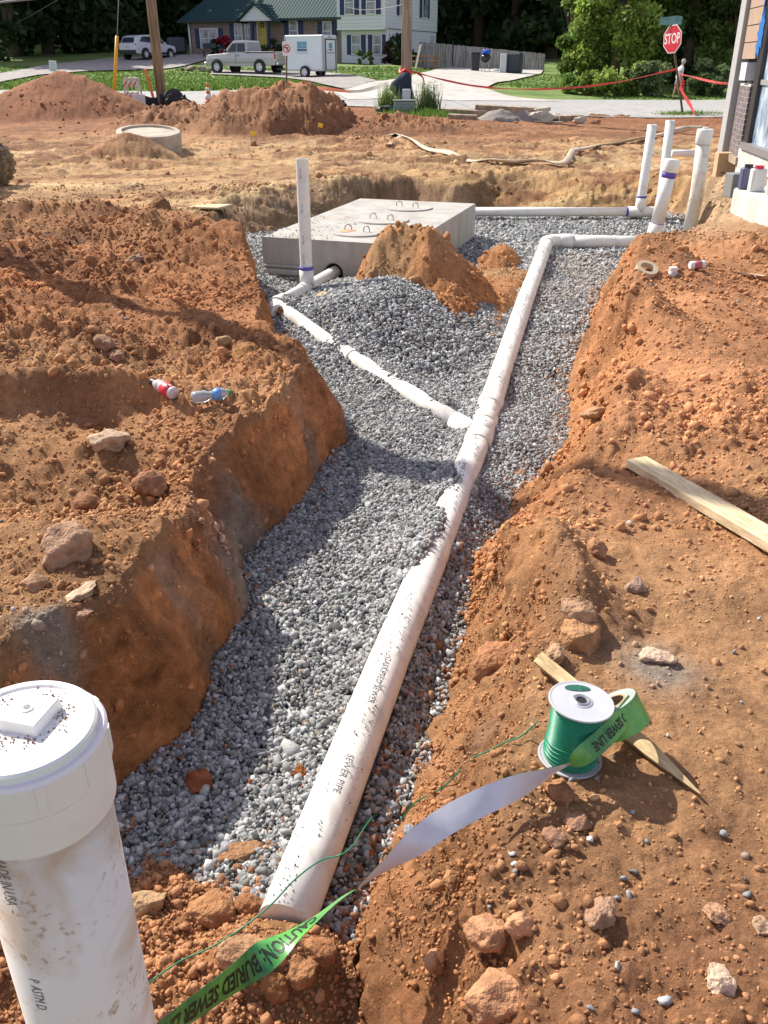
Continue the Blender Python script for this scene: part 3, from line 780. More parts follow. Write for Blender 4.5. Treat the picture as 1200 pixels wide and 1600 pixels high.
# ================================================================ LOOSE SOIL CRUMBS
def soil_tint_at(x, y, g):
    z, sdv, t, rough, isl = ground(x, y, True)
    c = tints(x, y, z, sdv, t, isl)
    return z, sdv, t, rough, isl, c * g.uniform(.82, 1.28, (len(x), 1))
def build_clods():
    g = np.random.default_rng(41)
    out = []
    # near banks: many small crumbs, density by roughness of the soil
    for n, ylo, yhi, smin, smax, tp in ((52000, .75, 3.2, .0026, .0075, CLODS0), (12000, .75, 3.4, .0060, .030, CLODS1), (42000, 3.0, 7.5, .0055, .014, CLODS0), (9000, 3.0, 7.5, .012, .045, CLODS1), (34000, 7, 14, .010, .03, CLODS0), (3000, 7, 14, .022, .07, CLODS1), (16000, 20.5, 28.5, .022, .10, CLODS0), (3800, 14, 29, .016, .10, [(v, f) for v, f in templates(8, 0, .3, False, 9)])):
        y = ylo + (yhi - ylo) * g.random(n) ** 1.25; x = g.uniform(-1, 1, n) * (.55 + .52 * y)
        z, sdv, t, rough, isl, c = soil_tint_at(x, y, g)
        if ylo == 20.5: keep0 = mounds(x, y) > .12
        else: keep0 = True
        keep = keep0 & (g.random(n) < np.clip(rough * (.35 + 1.2 * np.clip(fbm(x, y, .5, 3, 141) + .3, 0, 1)), 0, 1)) & ((t > .12) | (isl > .5))
        keep &= ~((t > .02) & (t < .9) & (wall_w(x, y) < .15) & (g.random(n) < .6))
        keep &= ~((y > 12.8) & (x > 4.4)) & ~((y > 8.4) & (y < 9.9) & (x > 3.5))
        sz = smin * (1 - g.random(n)) ** (-.40); sz = np.where(sz > smax, smin * g.uniform(1, 2, n), sz)
        x, y, z, c, sz = x[keep], y[keep], z[keep], c[keep], sz[keep]
        out.append(scatter("soil_piece", np.stack([x, y, z + sz * .10], -1), sz, c, tp, CLOD, smooth=False, seed=50 + len(out)))
    # tumbled heaps of clods
    xs_, ys_, ss_ = [], [], []
    for px, py, r, n_, smx in ((690, 1400, .12, 190, .020), (840, 1290, .10, 110, .018), (870, 1235, .08, 60, .016), (655, 1235, .07, 120, .014), (740, 1460, .14, 150, .020), (900, 1450, .2, 160, .016), (1080, 1350, .25, 200, .015), (830, 1030, .10, 110, .020), (860, 930, .12, 110, .020), (800, 790, .14, 160, .022), (930, 640, .2, 140, .024),
        (1060, 420, .45, 300, .04), (1120, 500, .5, 260, .04), (1150, 620, .4, 200, .03), (980, 470, .35, 200, .035), (250, 740, .28, 230, .026), (330, 590, .3, 260, .026), (150, 850, .2, 160, .02), (80, 930, .2, 150, .018), (60, 740, .25, 160, .022), (300, 470, .5, 260, .035), (120, 380, .7, 300, .045), (260, 350, .4, 200, .05), (420, 560, .25, 160, .03), (360, 660, .2, 150, .02), (480, 560, .15, 90, .024), (440, 700, .12, 70, .016), (1140, 880, .2, 90, .014), (1170, 300, .4, 120, .04)):
        p_ = G(px, py); xs_.append(g.normal(p_.x, r, n_)); ys_.append(g.normal(p_.y, r * 1.1, n_)); s_ = smx * .22 * (1 - g.random(n_)) ** (-.42); ss_.append(np.minimum(s_, smx * g.uniform(.6, 1, n_)))
    x, y, sz = np.concatenate(xs_), np.concatenate(ys_), np.concatenate(ss_); z, sdv, t, rough, isl, c = soil_tint_at(x, y, g); k = (t > .3) & ~((y > 8.4) & (y < 9.9) & (x > 3.5))
    out.append(scatter("soil_piece", np.stack([x, y, z + sz * .25], -1)[k], sz[k], (c * 1.08)[k], CLODS1, CLOD, seed=61))
    # the backfill over the pipe end and the crumbs on the near gravel
    n = 9000; x = g.uniform(-1.0, .05, n); y = g.uniform(.9, 2.15, n)
    gv = gravel_h(x, y); gz = ground(x, y); top = np.maximum(gv, gz); isS = gz > gv - .01
    d, zm = seg_d(x, y, MAIN)
    keep = (isS | (g.random(n) < .10 + .25 * (y < 1.75)) & (fbm(x, y, .3, 2, 151) > .05)) & (poly_sd(x, y, POLY) < .05) & (d > .09)
    sz = .0048 * (1 - g.random(n)) ** (-.40); sz = np.where(sz > .024, .008, sz)
    c = np.where(isS[:, None], np.array((.40, .20, .10)), np.array((.34, .125, .055))) * g.uniform(.75, 1.25, (n, 1))
    k = keep; out.append(scatter("soil_piece", np.stack([x, y, top + sz * .3], -1)[k], sz[k], c[k], CLODS1, CLOD, seed=60))
    join(out, "soil_crumbs", "loose crumbs of dry orange clay strewn over the banks")
    # stray gravel on the banks
    n = 230; y = .9 + 9 * g.random(n) ** 1.5; x = g.uniform(-1, 1, n) * (.5 + .5 * y)
    near = [(60, 1000), (1010, 1340), (720, 1420), (150, 520), (1040, 410)]
    for px, py in near:
        p = P(px, py, z=0); x = np.r_[x, g.normal(p.x, .12, 11)]; y = np.r_[y, g.normal(p.y, .11, 11)]
    z, sdv, t, *_ = ground(x, y, True); k = t > .9; n = k.sum()
    join([scatter("gravel_piece", np.stack([x, y, z + .004], -1)[k], g.uniform(.006, .014, n), stone_tints(n, g) * 1.25, STONES, STONE, seed=70)], "stray_gravel", "stray grey gravel chips lying on the clay banks")
build_clods()
# ================================================================ PIPES
def pvc_mat(name, base, dirt=.5, dirtc=(.42, .29, .17), speck=(.28, .14, .06)):
    m, N, L, b = new_mat(name)
    tc = N.new('ShaderNodeTexCoord')
    def noise(sc, det=6, dist=0):
        n = N.new('ShaderNodeTexNoise'); n.inputs['Scale'].default_value = sc; n.inputs['Detail'].default_value = det; n.inputs['Distortion'].default_value = dist
        L.new(tc.outputs['Object'], n.inputs[0]); return n
    def mr(n, a, c, lo, hi):
        r = N.new('ShaderNodeMapRange'); r.inputs[1].default_value = a; r.inputs[2].default_value = c; r.inputs[3].default_value = lo; r.inputs[4].default_value = hi
        L.new(n.outputs[0], r.inputs[0]); return r
    n1, n2 = noise(6, 9, 1.2), noise(85, 7)
    r1 = mr(n1, .56 - .12 * dirt, .70, 0, .95 * dirt); r2 = mr(n2, .56, .68, 0, .80 * dirt)
    n3 = noise(9, 3); r3 = mr(n3, .48, .62, 0, 1)
    mu = N.new('ShaderNodeMath'); mu.operation = 'MULTIPLY'; L.new(r2.outputs[0], mu.inputs[0]); L.new(r3.outputs[0], mu.inputs[1])
    x1 = N.new('ShaderNodeMixRGB'); L.new(r1.outputs[0], x1.inputs[0]); x1.inputs[1].default_value = (*base, 1); x1.inputs[2].default_value = (*dirtc, 1)
    x2 = N.new('ShaderNodeMixRGB'); L.new(mu.outputs[0], x2.inputs[0]); L.new(x1.outputs[0], x2.inputs[1]); x2.inputs[2].default_value = (*speck, 1)
    L.new(x2.outputs[0], b.inputs['Base Color'])
    b.inputs['Roughness'].default_value = .42; b.inputs['Specular IOR Level'].default_value = .35
    b.inputs['Subsurface Weight'].default_value = 0
    return m
PVC = pvc_mat("white_pvc", (.76, .75, .70), .30)
PVCD = pvc_mat("dirty_pvc", (.74, .71, .63), .62)
PVCM = pvc_mat("dusty_cream_pvc", (.80, .775, .71), .62, (.50, .46, .40), (.26, .245, .23))
INK = mat("black_print", (.03, .03, .032), .6)
GREYINK = mat("grey_print", (.16, .16, .17), .6)
PURPLE = mat("purple_primer", (.10, .07, .38), .5, var=.2, scale=30)
def pipe_text(txt, a, b, r, size, ang, parent, m, flip=False, along=.5, name="printed_lettering", bold=.0, xs=1.0):
    """lettering wrapped on a pipe that runs a -> b; ang is the angle around the pipe from straight up"""
    a, b = Vector(a), Vector(b); t = (b - a).normalized(); L_ = (b - a).length
    up = Vector((0, 0, 1)) if abs(t.z) < .9 else Vector((0, -1, 0))
    up = (up - t * up.dot(t)).normalized(); sd_ = t.cross(up)
    vs, fs = text_geo(txt, size, bold, 2); out = []
    for x, y, z in vs:
        x *= xs
        if flip: x, y = -x, -y
        th = ang + y / r; out.append(a + t * (L_ * along + x) + (up * math.cos(th) - sd_ * math.sin(th)) * (r + .0008))
    MB().add(out, fs).build(name, m, parent)
def elbow_path(p, q, r_, rad, n=8):
    """rounded corner at r_ between p and q"""
    p, q, r_ = Vector(p), Vector(q), Vector(r_); u = (p - r_).normalized(); w = (q - r_).normalized()
    A, B = r_ + u * rad, r_ + w * rad
    return [A * (1 - t) ** 2 + r_ * 2 * t * (1 - t) + B * t * t for t in [i / n for i in range(n + 1)]]
RM = .0765
def hub(mb, a, b, r):
    a, b = Vector(a), Vector(b); t = (b - a).normalized()
    mb.tube([a, a + t * .006, b - t * .006, b], [r * .97, r, r, r * .97], 28)
def main_line():
    t = thing("sewer_pipe", "long cream sewer pipe half buried down the trench middle, ending at a capped riser", "pipe", MAIN[0])
    mp = [Vector(q) for q in MAIN]
    c1 = mp[-1]; endp = Vector((3.17, 10.62, -.285))
    jn = [mp[0], mp[1], mp[2], mp[3]]
    def sect(path, name="pipe_section", m=PVCM, r=RM):
        mb = MB(); dense = []
        for p, q in zip(path[:-1], path[1:]):
            n = max(2, int((Vector(q) - Vector(p)).length / .25)); dense += [Vector(p).lerp(Vector(q), i / n) for i in range(n)]
        dense.append(Vector(path[-1])); mb.tube(dense, r, 36); return recalc(mb.build(name, m, t))
    sect([mp[0], mp[1], mp[2], mp[3] - (mp[3] - mp[2]).normalized() * .1])
    sect([mp[3] + (mp[4] - mp[3]).normalized() * .1, mp[4], mp[5] - (mp[5] - mp[4]).normalized() * .22])
    mb = MB(); d = (mp[4] - mp[3]).normalized(); hub(mb, mp[3] - d * .16, mp[3] - d * .02, RM * 1.12); hub(mb, mp[3] + d * .14, mp[3] + d * .26, RM * 1.12)
    mb.tube([mp[3] - d * .05, mp[3] + d * .16], RM * 1.04, 28)
    bd = (Vector(BRANCH[1]) - mp[3]).normalized(); mb.tube([mp[3], mp[3] + bd * .26], .062, 24); mb.build("wye_fitting", PVCM, t)
    # the bell of the next length
    mb = MB(); k = mp[3].lerp(mp[4], .14); hub(mb, k, k + d * .14, RM * 1.1); mb.build("coupling", PVCM, t)
    # elbow
    mb = MB(); pth = elbow_path(mp[4], endp, c1, .17); mb.tube(pth, RM * 1.07, 28); 
    u1 = (mp[4] - c1).normalized(); u2 = (endp - c1).normalized()
    hub(mb, c1 + u1 * .15, c1 + u1 * .27, RM * 1.14); hub(mb, c1 + u2 * .15, c1 + u2 * .30, RM * 1.14); mb.build("elbow", PVC, t)
    sect([c1 + u2 * .28, endp + u2 * -.10], m=PVC)
    # tee and riser
    mb = MB(); hub(mb, endp - u2 * .14, endp + u2 * .13, RM * 1.1); mb.tube([endp, endp + Vector((.03, 0, .22))], RM * 1.1, 28); mb.build("tee_fitting", PVC, t)
    mb = MB(); hub(mb, endp - u2 * .155, endp - u2 * .14, RM * 1.12); mb.build("primer_ring", PURPLE, t)
    top = Vector((endp.x + .09, endp.y, .46)); b0 = endp + Vector((.03, 0, .20))
    mb = MB(); mb.tube([b0, top], RM, 28); r = mb.build("riser", PVC, t)
    ax = (top - b0).normalized()
    MB().tube([b0 - ax * .0, b0 + ax * .025], RM * 1.03, 28).build("primer_ring", PURPLE, r); MB().tube([top - ax * .02, top + ax * .045], RM * 1.03, 28).build("primer_ring", PURPLE, r)
    mb = MB(); mb.tube([top + ax * .04, top + ax * .05, top + ax * .17, top + ax * .18, top + ax * .18], [RM * 1.08, RM * 1.16, RM * 1.16, RM * 1.1, RM * .2], 28); mb.build("cap", PVC, r)
    for al, tx in ((.16, "SEWER PIPE"), (.42, "GASKETED SEWER"), (.62, "SEWER PIPE"), (.82, "GASKETED SEWER")):
        pass
    seg = [(MAIN[0], MAIN[1]), (MAIN[1], MAIN[2]), (MAIN[2], MAIN[3])]
    pipe_text("SEWER PIPE", seg[0][0], seg[0][1], RM, .032, -.25, t, GREYINK, True, .42)
    pipe_text("GASKETED SEWER", seg[0][0], seg[0][1], RM, .032, -.20, t, GREYINK, True, .82)
    pipe_text("SEWER", seg[1][0], seg[1][1], RM, .028, -.05, t, GREYINK, True, .72)
    pipe_text("SEWER", seg[2][0], seg[2][1], RM, .028, 0, t, GREYINK, True, .4)
main_line()
def branch_line():
    t = thing("drain_pipe", "thin cream branch pipe half buried in gravel, running diagonally to the main pipe", "pipe", BRANCH[1])
    B = [Vector(q) for q in BRANCH]; mb = MB(); d = []
    for p, q in zip(B[1:-1], B[2:]): d += [p.lerp(q, i / 6) for i in range(6)]
    d.append(B[-1]); mb.tube([B[1].lerp(B[0], .85)] + d, .060, 28); mb.build("pipe_section", PVCM, t)
    m2 = MB(); k = B[1].lerp(B[2], .72); hub(m2, k, k + (B[2] - B[1]).normalized() * .12, .069); m2.build("coupling", PVCM, t)
branch_line()
def inlet_line():
    t = thing("inlet_pipe", "white pipe and tall open riser entering the hole in the front of the concrete tank", "pipe", (-.7, 8.2, -.27))
    a, b = Vector(INLET[0]), Vector(INLET[1]); d = (b - a).normalized()
    MB().tube([a + d * .05, b + d * .12], .060, 28).build("pipe_section", PVC, t)
    mb = MB(); a2 = Vector(BRANCH[2]); mb.tube(elbow_path(Vector(BRANCH[2]), b, a, .12), .064, 24); hub(mb, a + d * .10, a + d * .16, .080); hub(mb, a + d * .16, a + d * .26, .074); mb.build("elbow", PVC, t)
    c = a.lerp(b, .52)
    mb = MB(); hub(mb, c - d * .13, c + d * .12, .068); mb.tube([c, c + Vector((0, 0, .17))], .066, 28); mb.build("tee_fitting", PVC, t)
    MB().tube([c + Vector((0, 0, .165)), c + Vector((0, 0, .20))], .0655, 28).build("primer_ring", PURPLE, t)
    # open pipe: outer and inner wall
    z0, z1, ro, ri = c.z + .15, .86, .0565, .050
    mb = MB(); mb.lathe([(ro, z0), (ro, z1)], (c.x, c.y, 0), 32, smooth=True); mb.f = mb.f[:-2]; mb.sm = mb.sm[:-2]
    n = len(mb.v); vs = [(c.x + r * math.cos(2*math.pi*j/32), c.y + r * math.sin(2*math.pi*j/32), z) for r, z in ((ro, z1), (ri, z1), (ri, z0)) for j in range(32)]
    mb.add(vs, [(i*32+j, i*32+(j+1)%32, (i+1)*32+(j+1)%32, (i+1)*32+j) for i in range(2) for j in range(32)])
    r = mb.build("riser", PVC, t)
    for al in (.12, .42, .70, .88):
        pipe_text("PVC PIPE", (c.x, c.y, z1), (c.x, c.y, z0), ro, .022, .75 if 0 else -.3, r, GREYINK, False, al)
inlet_line()
def open_pipe(mb, c, z0, z1, ro, lean=(0, 0), n=28):
    ri = ro * .88; rows = [(ro, z0), (ro, z1), (ri, z1), (ri, z0)]
    vs = [(c[0] + lean[0] * (z - z0) + r * math.cos(2*math.pi*j/n), c[1] + lean[1] * (z - z0) + r * math.sin(2*math.pi*j/n), z) for r, z in rows for j in range(n)]
    return mb.add(vs, [(i*n+j, i*n+(j+1)%n, (i+1)*n+(j+1)%n, (i+1)*n+j) for i in range(3) for j in range(n)], True)
def rear_line():
    t = thing("vent_pipe", "thin white pipe from the tank to two slim open risers by the building", "pipe", (3.6, 12.9, -.26))
    MB().tube([REAR[0], (3.45, 12.9, -.26)], .062, 28).build("pipe_section", PVC, t)
    MB().tube([(3.42, 12.9, -.26), (3.45, 12.9, -.26)], .066, 28).build("primer_ring", PURPLE, t)
    mb = MB(); mb.tube([(3.45, 12.9, -.26), (3.98, 12.9, -.26)], .071, 28); mb.tube([(3.62, 12.9, -.26), (3.62, 12.9, -.06)], .072, 28); mb.tube([(3.92, 12.97, -.26), (3.92, 12.97, -.06)], .072, 28); mb.build("tee_fitting", PVC, t)
    for x, y, z, ln in ((3.62, 12.9, .87, .02), (3.92, 12.97, .92, -.02)):
        r = open_pipe(MB(), (x, y), -.12, z, .062, (ln, 0)).build("riser", PVC, t)
        MB().tube([(x, y, -.07), (x, y, -.045)], .073, 28).build("primer_ring", PURPLE, r)
rear_line()
def tall_cleanout():
    t = thing("cleanout_pipe", "tall stained cream pipe with a white screw cap, nearest to the building", "pipe", (4.02, 11.9, -.3))
    MB().tube([(4.02, 11.9, -.45), (4.05, 11.9, .1), (4.03, 11.9, .74)], .086, 32).build("riser", PVCD, t)
    c = MB().tube([(4.03, 11.9, .70), (4.03, 11.9, .71), (4.03, 11.9, .86), (4.03, 11.9, .875)], [.092, .1, .1, .094], 32).build("cap", PVC, t)
    MB().box((4.03, 11.9, .885), (.06, .06, .03), bev=.006).build("square_nut", PVC, c)
tall_cleanout()
solo(open_pipe(MB(), (0, 0), 0, 1, .01).build("tmp", PVC), "x", "x") and bpy.data.objects.remove(bpy.data.objects["tmp"])
def stub():
    p = P(1049, 240, z=.17); q = Vector((p.x + .62, p.y + .1, .17)); mb = MB(); n = 24
    rows = [(p, .058), (q, .058), ]
    mb.tube([p, p + Vector((.006, 0, 0)), q], [.053, .060, .060], 24, cap=True)
    solo(mb.build("pipe_offcut", PVC), "short white pipe lying on the soil behind the tall cream pipe", "pipe")
stub()

def near_riser():
    cx, cy = -.412, .768
    t = thing("cleanout_riser", "large muddy white cleanout pipe at the lower left, square nut on its lid", "pipe", (cx, cy, -.5))
    RO, HO, ZT = .0815, .0910, .933
    zb = ZT - .118
    MB().lathe([(RO, -.60), (RO, -.2), (RO, .2), (RO, zb + .02)], (cx, cy, 0), 72, smooth=True).build("pipe_body", pvc_mat("mud_stained_pvc", (.80, .715, .68), .85, (.55, .33, .16), (.34, .15, .05)), t)
    hm = pvc_mat("hub_pvc", (.78, .715, .755), .12, (.50, .36, .24))
    MB().lathe([(RO, zb), (HO - .003, zb), (HO - .002, zb + .003), (HO - .002, zb + .055), (HO + .001, zb + .059), (HO + .001, ZT - .016), (HO - .002, ZT - .012), (HO - .010, ZT - .012)], (cx, cy, 0), 72, smooth=False).build("hub", hm, t)
    for k in range(10):
        a = 2 * math.pi * k / 10 + .2; MB().box((cx + (HO + .001) * math.cos(a), cy + (HO + .001) * math.sin(a), zb + .083), (.003, .010, .036), (0, 0, a)).build("grip_rib", hm, t)
    pr = [(HO - .008, ZT - .02), (HO - .008, ZT - .003), (HO - .011, ZT), (HO - .019, ZT), (HO - .021, ZT - .003), (.02, ZT - .003), (0.0001, ZT - .003)]
    lm = pvc_mat("lid_pvc", (.78, .78, .78), .34, (.40, .27, .16)); lid = MB().lathe(pr, (cx, cy, 0), 72).build("threaded_lid", lm, t)
    nx, ny = cx + .004, cy + .014
    mb = MB(); rot = Matrix.Rotation(R(-14), 3, 'Z')
    prof = [(-1, -1), (1, -1), (1, 1), (-1, 1)]
    vs = []
    for s, z in ((.0262, ZT - .004), (.0252, ZT + .011), (.0243, ZT + .012), (.0, ZT + .012)):
        for a, b in prof:
            q = rot @ Vector((a * s, b * s, 0)); vs.append((nx + q.x, ny + q.y, z))
    mb.add(vs[:12], [(i*4+j, i*4+(j+1)%4, (i+1)*4+(j+1)%4, (i+1)*4+j) for i in range(2) for j in range(4)] + [(8, 9, 10, 11)])
    mb.lathe([(.0075, ZT + .011), (.0075, ZT + .0135), (.005, ZT + .0145)], (nx, ny, 0), 16)
    nut = mb.build("square_nut", pvc_mat("nut_pvc", (.78, .77, .74), .35, (.5, .4, .3)), lid)
    MB().lathe([(.0042, ZT + .0143), (.0041, ZT + .0150)], (nx, ny, 0), 12).build("centre_hole", GREYINK, nut)
    for tx, zc, sz in (("MADE IN USA  \u2013", zb - .050, .021), ("P  ASTM D", zb - .245, .021)):
        pipe_text(tx, (cx, cy, zc + .2), (cx, cy, zc - .2), RO, sz, -.24, t, GREYINK, False, .5, xs=.62)
    g = np.random.default_rng(5)
    # mud crumbs lying on the lid round the nut
    n = 420; a = g.uniform(0, 6.28, n); r = np.abs(g.normal(.036, .010, n)); r = np.clip(r, 0, .074)
    x = nx + r * np.cos(a); y = ny + r * np.sin(a); w = (np.maximum(abs((x - nx) * .97 - (y - ny) * -.24), abs((y - ny) * .97 + (x - nx) * -.24)) > .027); x, y = x[w], y[w]; n = len(x)
    o = scatter("mud_crumb", np.stack([x, y, np.full(n, ZT - .0025)], -1), g.uniform(.0004, .0020, n), np.array((.34, .23, .15)) * g.uniform(.6, 1.2, (n, 1)), CLODS1, CLOD, parent=lid, seed=4); tag(o, kind="stuff")
near_riser()

# ================================================================ CONCRETE TANK
def conc_mat(name, c, stain=.5):
    m, N, L, b = new_mat(name); tc = N.new('ShaderNodeTexCoord')
    mp = N.new('ShaderNodeMapping'); L.new(tc.outputs['Object'], mp.inputs[0]); mp.inputs['Scale'].default_value = (1, 1, .35)
    n = N.new('ShaderNodeTexNoise'); n.inputs['Scale'].default_value = 4; n.inputs['Detail'].default_value = 9; n.inputs['Roughness'].default_value = .7; L.new(mp.outputs[0], n.inputs[0])
    r = N.new('ShaderNodeValToRGB'); L.new(n.outputs[0], r.inputs[0]); r.color_ramp.elements[0].position = .3; r.color_ramp.elements[1].position = .7
    r.color_ramp.elements[0].color = (*[q * .72 for q in c], 1); r.color_ramp.elements[1].color = (*[min(1, q * 1.15) for q in c], 1)
    n2 = N.new('ShaderNodeTexNoise'); n2.inputs['Scale'].default_value = 3.2; n2.inputs['Detail'].default_value = 5; L.new(tc.outputs['Object'], n2.inputs[0])
    mr = N.new('ShaderNodeMapRange'); mr.inputs[1].default_value = .58; mr.inputs[2].default_value = .72; mr.inputs[4].default_value = stain; L.new(n2.outputs[0], mr.inputs[0])
    mx = N.new('ShaderNodeMixRGB'); L.new(mr.outputs[0], mx.inputs[0]); L.new(r.outputs[0], mx.inputs[1]); mx.inputs[2].default_value = (.42, .27, .16, 1)
    L.new(mx.outputs[0], b.inputs['Base Color']); b.inputs['Roughness'].default_value = .85; b.inputs['Specular IOR Level'].default_value = .25
    n3 = N.new('ShaderNodeTexNoise'); n3.inputs['Scale'].default_value = 70; n3.inputs['Detail'].default_value = 6; L.new(tc.outputs['Object'], n3.inputs[0])
    bp = N.new('ShaderNodeBump'); bp.inputs['Distance'].default_value = .004; L.new(n3.outputs[0], bp.inputs['Height']); L.new(bp.outputs[0], b.inputs['Normal'])
    return m
CONCRETE = conc_mat("tank_concrete", (.43, .415, .375), .42)
STEEL = mat("rusty_steel", (.36, .31, .26), .6, .6, var=.4, scale=40)
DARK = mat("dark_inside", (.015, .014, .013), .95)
def tank():
    A, B, C_, D_ = [Vector((*q, 0)) for q in TANK]
    ex = (B - A); W = ex.length; ex.normalize(); ey = (D_ - A); Ln = ((C_ - B).length + ey.length) / 2; ey = Vector((-ex.y, ex.x, 0))
    ZT, ZB = .045, -.75; th = math.atan2(ex.y, ex.x)
    t = thing("septic_tank", "big pale concrete septic tank with three round lids on its flat top", "tank", (A.x, A.y, ZB), th)
    W0, L0 = W, 2.98; hx, hz, hr = W0 * .497, .475, .098      # inlet hole, local
    def w(x, y, z): return (x, y, z)
    mb = MB(); n = 32; TZ = ZT - ZB
    # front face with a round hole
    ring = [(hx + hr * math.cos(2*math.pi*j/n), 0, hz + hr * math.sin(2*math.pi*j/n)) for j in range(n)]
    box_ = []
    for j in range(n):
        a = 2*math.pi*j/n; c, s = math.cos(a), math.sin(a); k = min(((W0 - .002 - hx) if c > 0 else hx) / max(abs(c), 1e-6), ((TZ - hz) if s > 0 else hz) / max(abs(s), 1e-6)); box_.append((hx + c * k, 0, hz + s * k))
    deep = [(x, .12, z) for x, _, z in ring]
    mb.add(ring + box_ + deep, [(j, (j+1)%n, n + (j+1)%n, n + j) for j in range(n)] + [(j, 2*n + j, 2*n + (j+1)%n, (j+1)%n) for j in range(n)])
    corners = [(0, 0, 0), (W0, 0, 0), (W0, 0, TZ), (0, 0, TZ)]
    for cn in corners:
        js = sorted(range(n), key=lambda j: (Vector(box_[j]) - Vector(cn)).length)[:2]; mb.add([cn, box_[js[0]], box_[js[1]]], [(0, 1, 2)])
    mb.add([(0,0,0),(W0,0,0),(W0,L0,0),(0,L0,0),(0,0,TZ),(W0,0,TZ),(W0,L0,TZ),(0,L0,TZ)], [(1,2,6,5),(2,3,7,6),(3,0,4,7),(4,5,6,7),(0,3,2,1)])
    # shallow stepped recess band at the left of the front
    mb.box((.26, -.012, .515), (.50, .03, .030)); mb.box((.26, -.02, .46), (.50, .05, .06)); mb.box((.26, -.012, .385), (.50, .03, .07))
    body = mb.build("tank_body", CONCRETE, t, world=False)
    recalc(body)
    body.modifiers.new("b", 'BEVEL').width = .012; body.modifiers["b"].limit_method = 'ANGLE'; body.modifiers["b"].angle_limit = R(50)
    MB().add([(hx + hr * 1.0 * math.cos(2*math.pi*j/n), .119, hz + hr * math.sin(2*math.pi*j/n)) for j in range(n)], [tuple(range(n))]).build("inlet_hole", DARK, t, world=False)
    for k, (lx, ly) in enumerate(((W0 * .56, .52), (W0 * .56, 1.33), (W0 * .56, 2.32))):
        lid = MB().lathe([(.285, TZ - .01), (.285, TZ + .010), (.280, TZ + .016), (.0001, TZ + .016)], (lx, ly, 0), 40).build("lid", conc_mat("lid_concrete", (.44, .42, .38), .4), t, world=False)
        for hx_, rot in ((-.13, 20), (.09, -10)):
            pth = [(lx + hx_ + .035 * math.cos(a) * math.cos(R(rot)), ly + .035 * math.cos(a) * math.sin(R(rot)) + (0.02 if hx_ < 0 else -.03), TZ + .02 + .055 * max(0, math.sin(a)) ** .6) for a in np.linspace(0, math.pi, 13)]
            MB().tube(pth, .0055, 8).build("handle", STEEL, lid, world=False)
    # orange sprayed mark on the first lid
    pts = [(W0*.56 - .13 + .08*math.cos(a)*(1+.3*math.sin(3*a)), .50 + .10*math.sin(a), TZ + .0195) for a in np.linspace(0, 6.1, 18)]
    MB().add(pts, [tuple(range(18))]).build("paint_mark", mat("faded_orange_paint", (.60, .33, .20), .8, var=.3, scale=30), t, world=False)
    # crumbs and chips on the top
    g = np.random.default_rng(9); n = 230; x = W0 * g.random(n) * .45; y = g.random(n) ** 1.5 * L0 * .5
    o = scatter("gravel_chip", np.stack([x, y, np.full(n, TZ + .003)], -1), g.uniform(.003, .009, n), stone_tints(n, g) * .9, STONES0, STONE, seed=8); o.parent = t; o.name = "gravel_chip"; tag(o, kind="stuff")
    o['label'] = "grey chips scattered on the tank top"
    # stray mud between pit and lids stays in the material
tank()

# ================================================================ SPOOL, TAPE, STAKE, BOARD
WOOD = None
def wood_mat(name, c, c2, stretch=(1, 1, 1), sc=14):
    return mat(name, c, .8, var=.12, scale=sc, c2=c2, stretch=stretch, bump_=.0015, bscale=60, spec=.2)
LUMBER = wood_mat("pale_lumber", (.52, .40, .22), (.66, .55, .36), (9, 1.2, 9), 6)
STAKEW = wood_mat("stake_wood", (.40, .28, .14), (.56, .44, .25), (9, 1.2, 9), 8)
def beam(name, a, b, w, h, m, roll=0, point=0, bevel=.002, parent=None, world=True):
    """length runs a -> b in local y so that the grain follows the board"""
    a, b = Vector(a), Vector(b); d = b - a; L_ = d.length
    mb = MB(); x, z = w / 2, h / 2; y1 = L_ - point
    vs = [(-x, 0, -z), (x, 0, -z), (x, 0, z), (-x, 0, z), (-x, y1, -z), (x, y1, -z), (x, y1, z), (-x, y1, z)]
    if point:
        vs += [(x*.12, L_, -z*.5), (x*.3, L_, -z*.5), (x*.3, L_, z*.2), (x*.12, L_, z*.2)]
        fs = [(0,1,2,3),(0,4,5,1),(1,5,6,2),(2,6,7,3),(3,7,4,0),(4,8,9,5),(5,9,10,6),(6,10,11,7),(7,11,8,4),(8,11,10,9)]
    else: fs = [(0,1,2,3),(0,4,5,1),(1,5,6,2),(2,6,7,3),(3,7,4,0),(4,7,6,5)]
    mb.add(vs, fs); o = mb.build(name, m); recalc(o)
    md = o.modifiers.new("b", 'BEVEL'); md.width = bevel; md.segments = 2
    y = d.normalized(); zc = Vector((0, 0, 1)); xx = y.cross(zc).normalized(); zz = xx.cross(y)
    M = Matrix((xx, y, zz)).transposed().to_4x4() @ Matrix.Rotation(roll, 4, 'Y'); M.translation = a
    o.matrix_world = M
    if parent: adopt(o, parent)
    return o
pa, pb = G(992, 732), G(1290, 916); 
o = beam("lumber_board", (pa.x, pa.y, pa.z + .035), (pb.x, pb.y, pb.z + .05), .105, .038, LUMBER, R(2)); solo(o, "pale wooden board lying on the clay, cut off by the right edge", "board")
SPO = G(893, 1192)
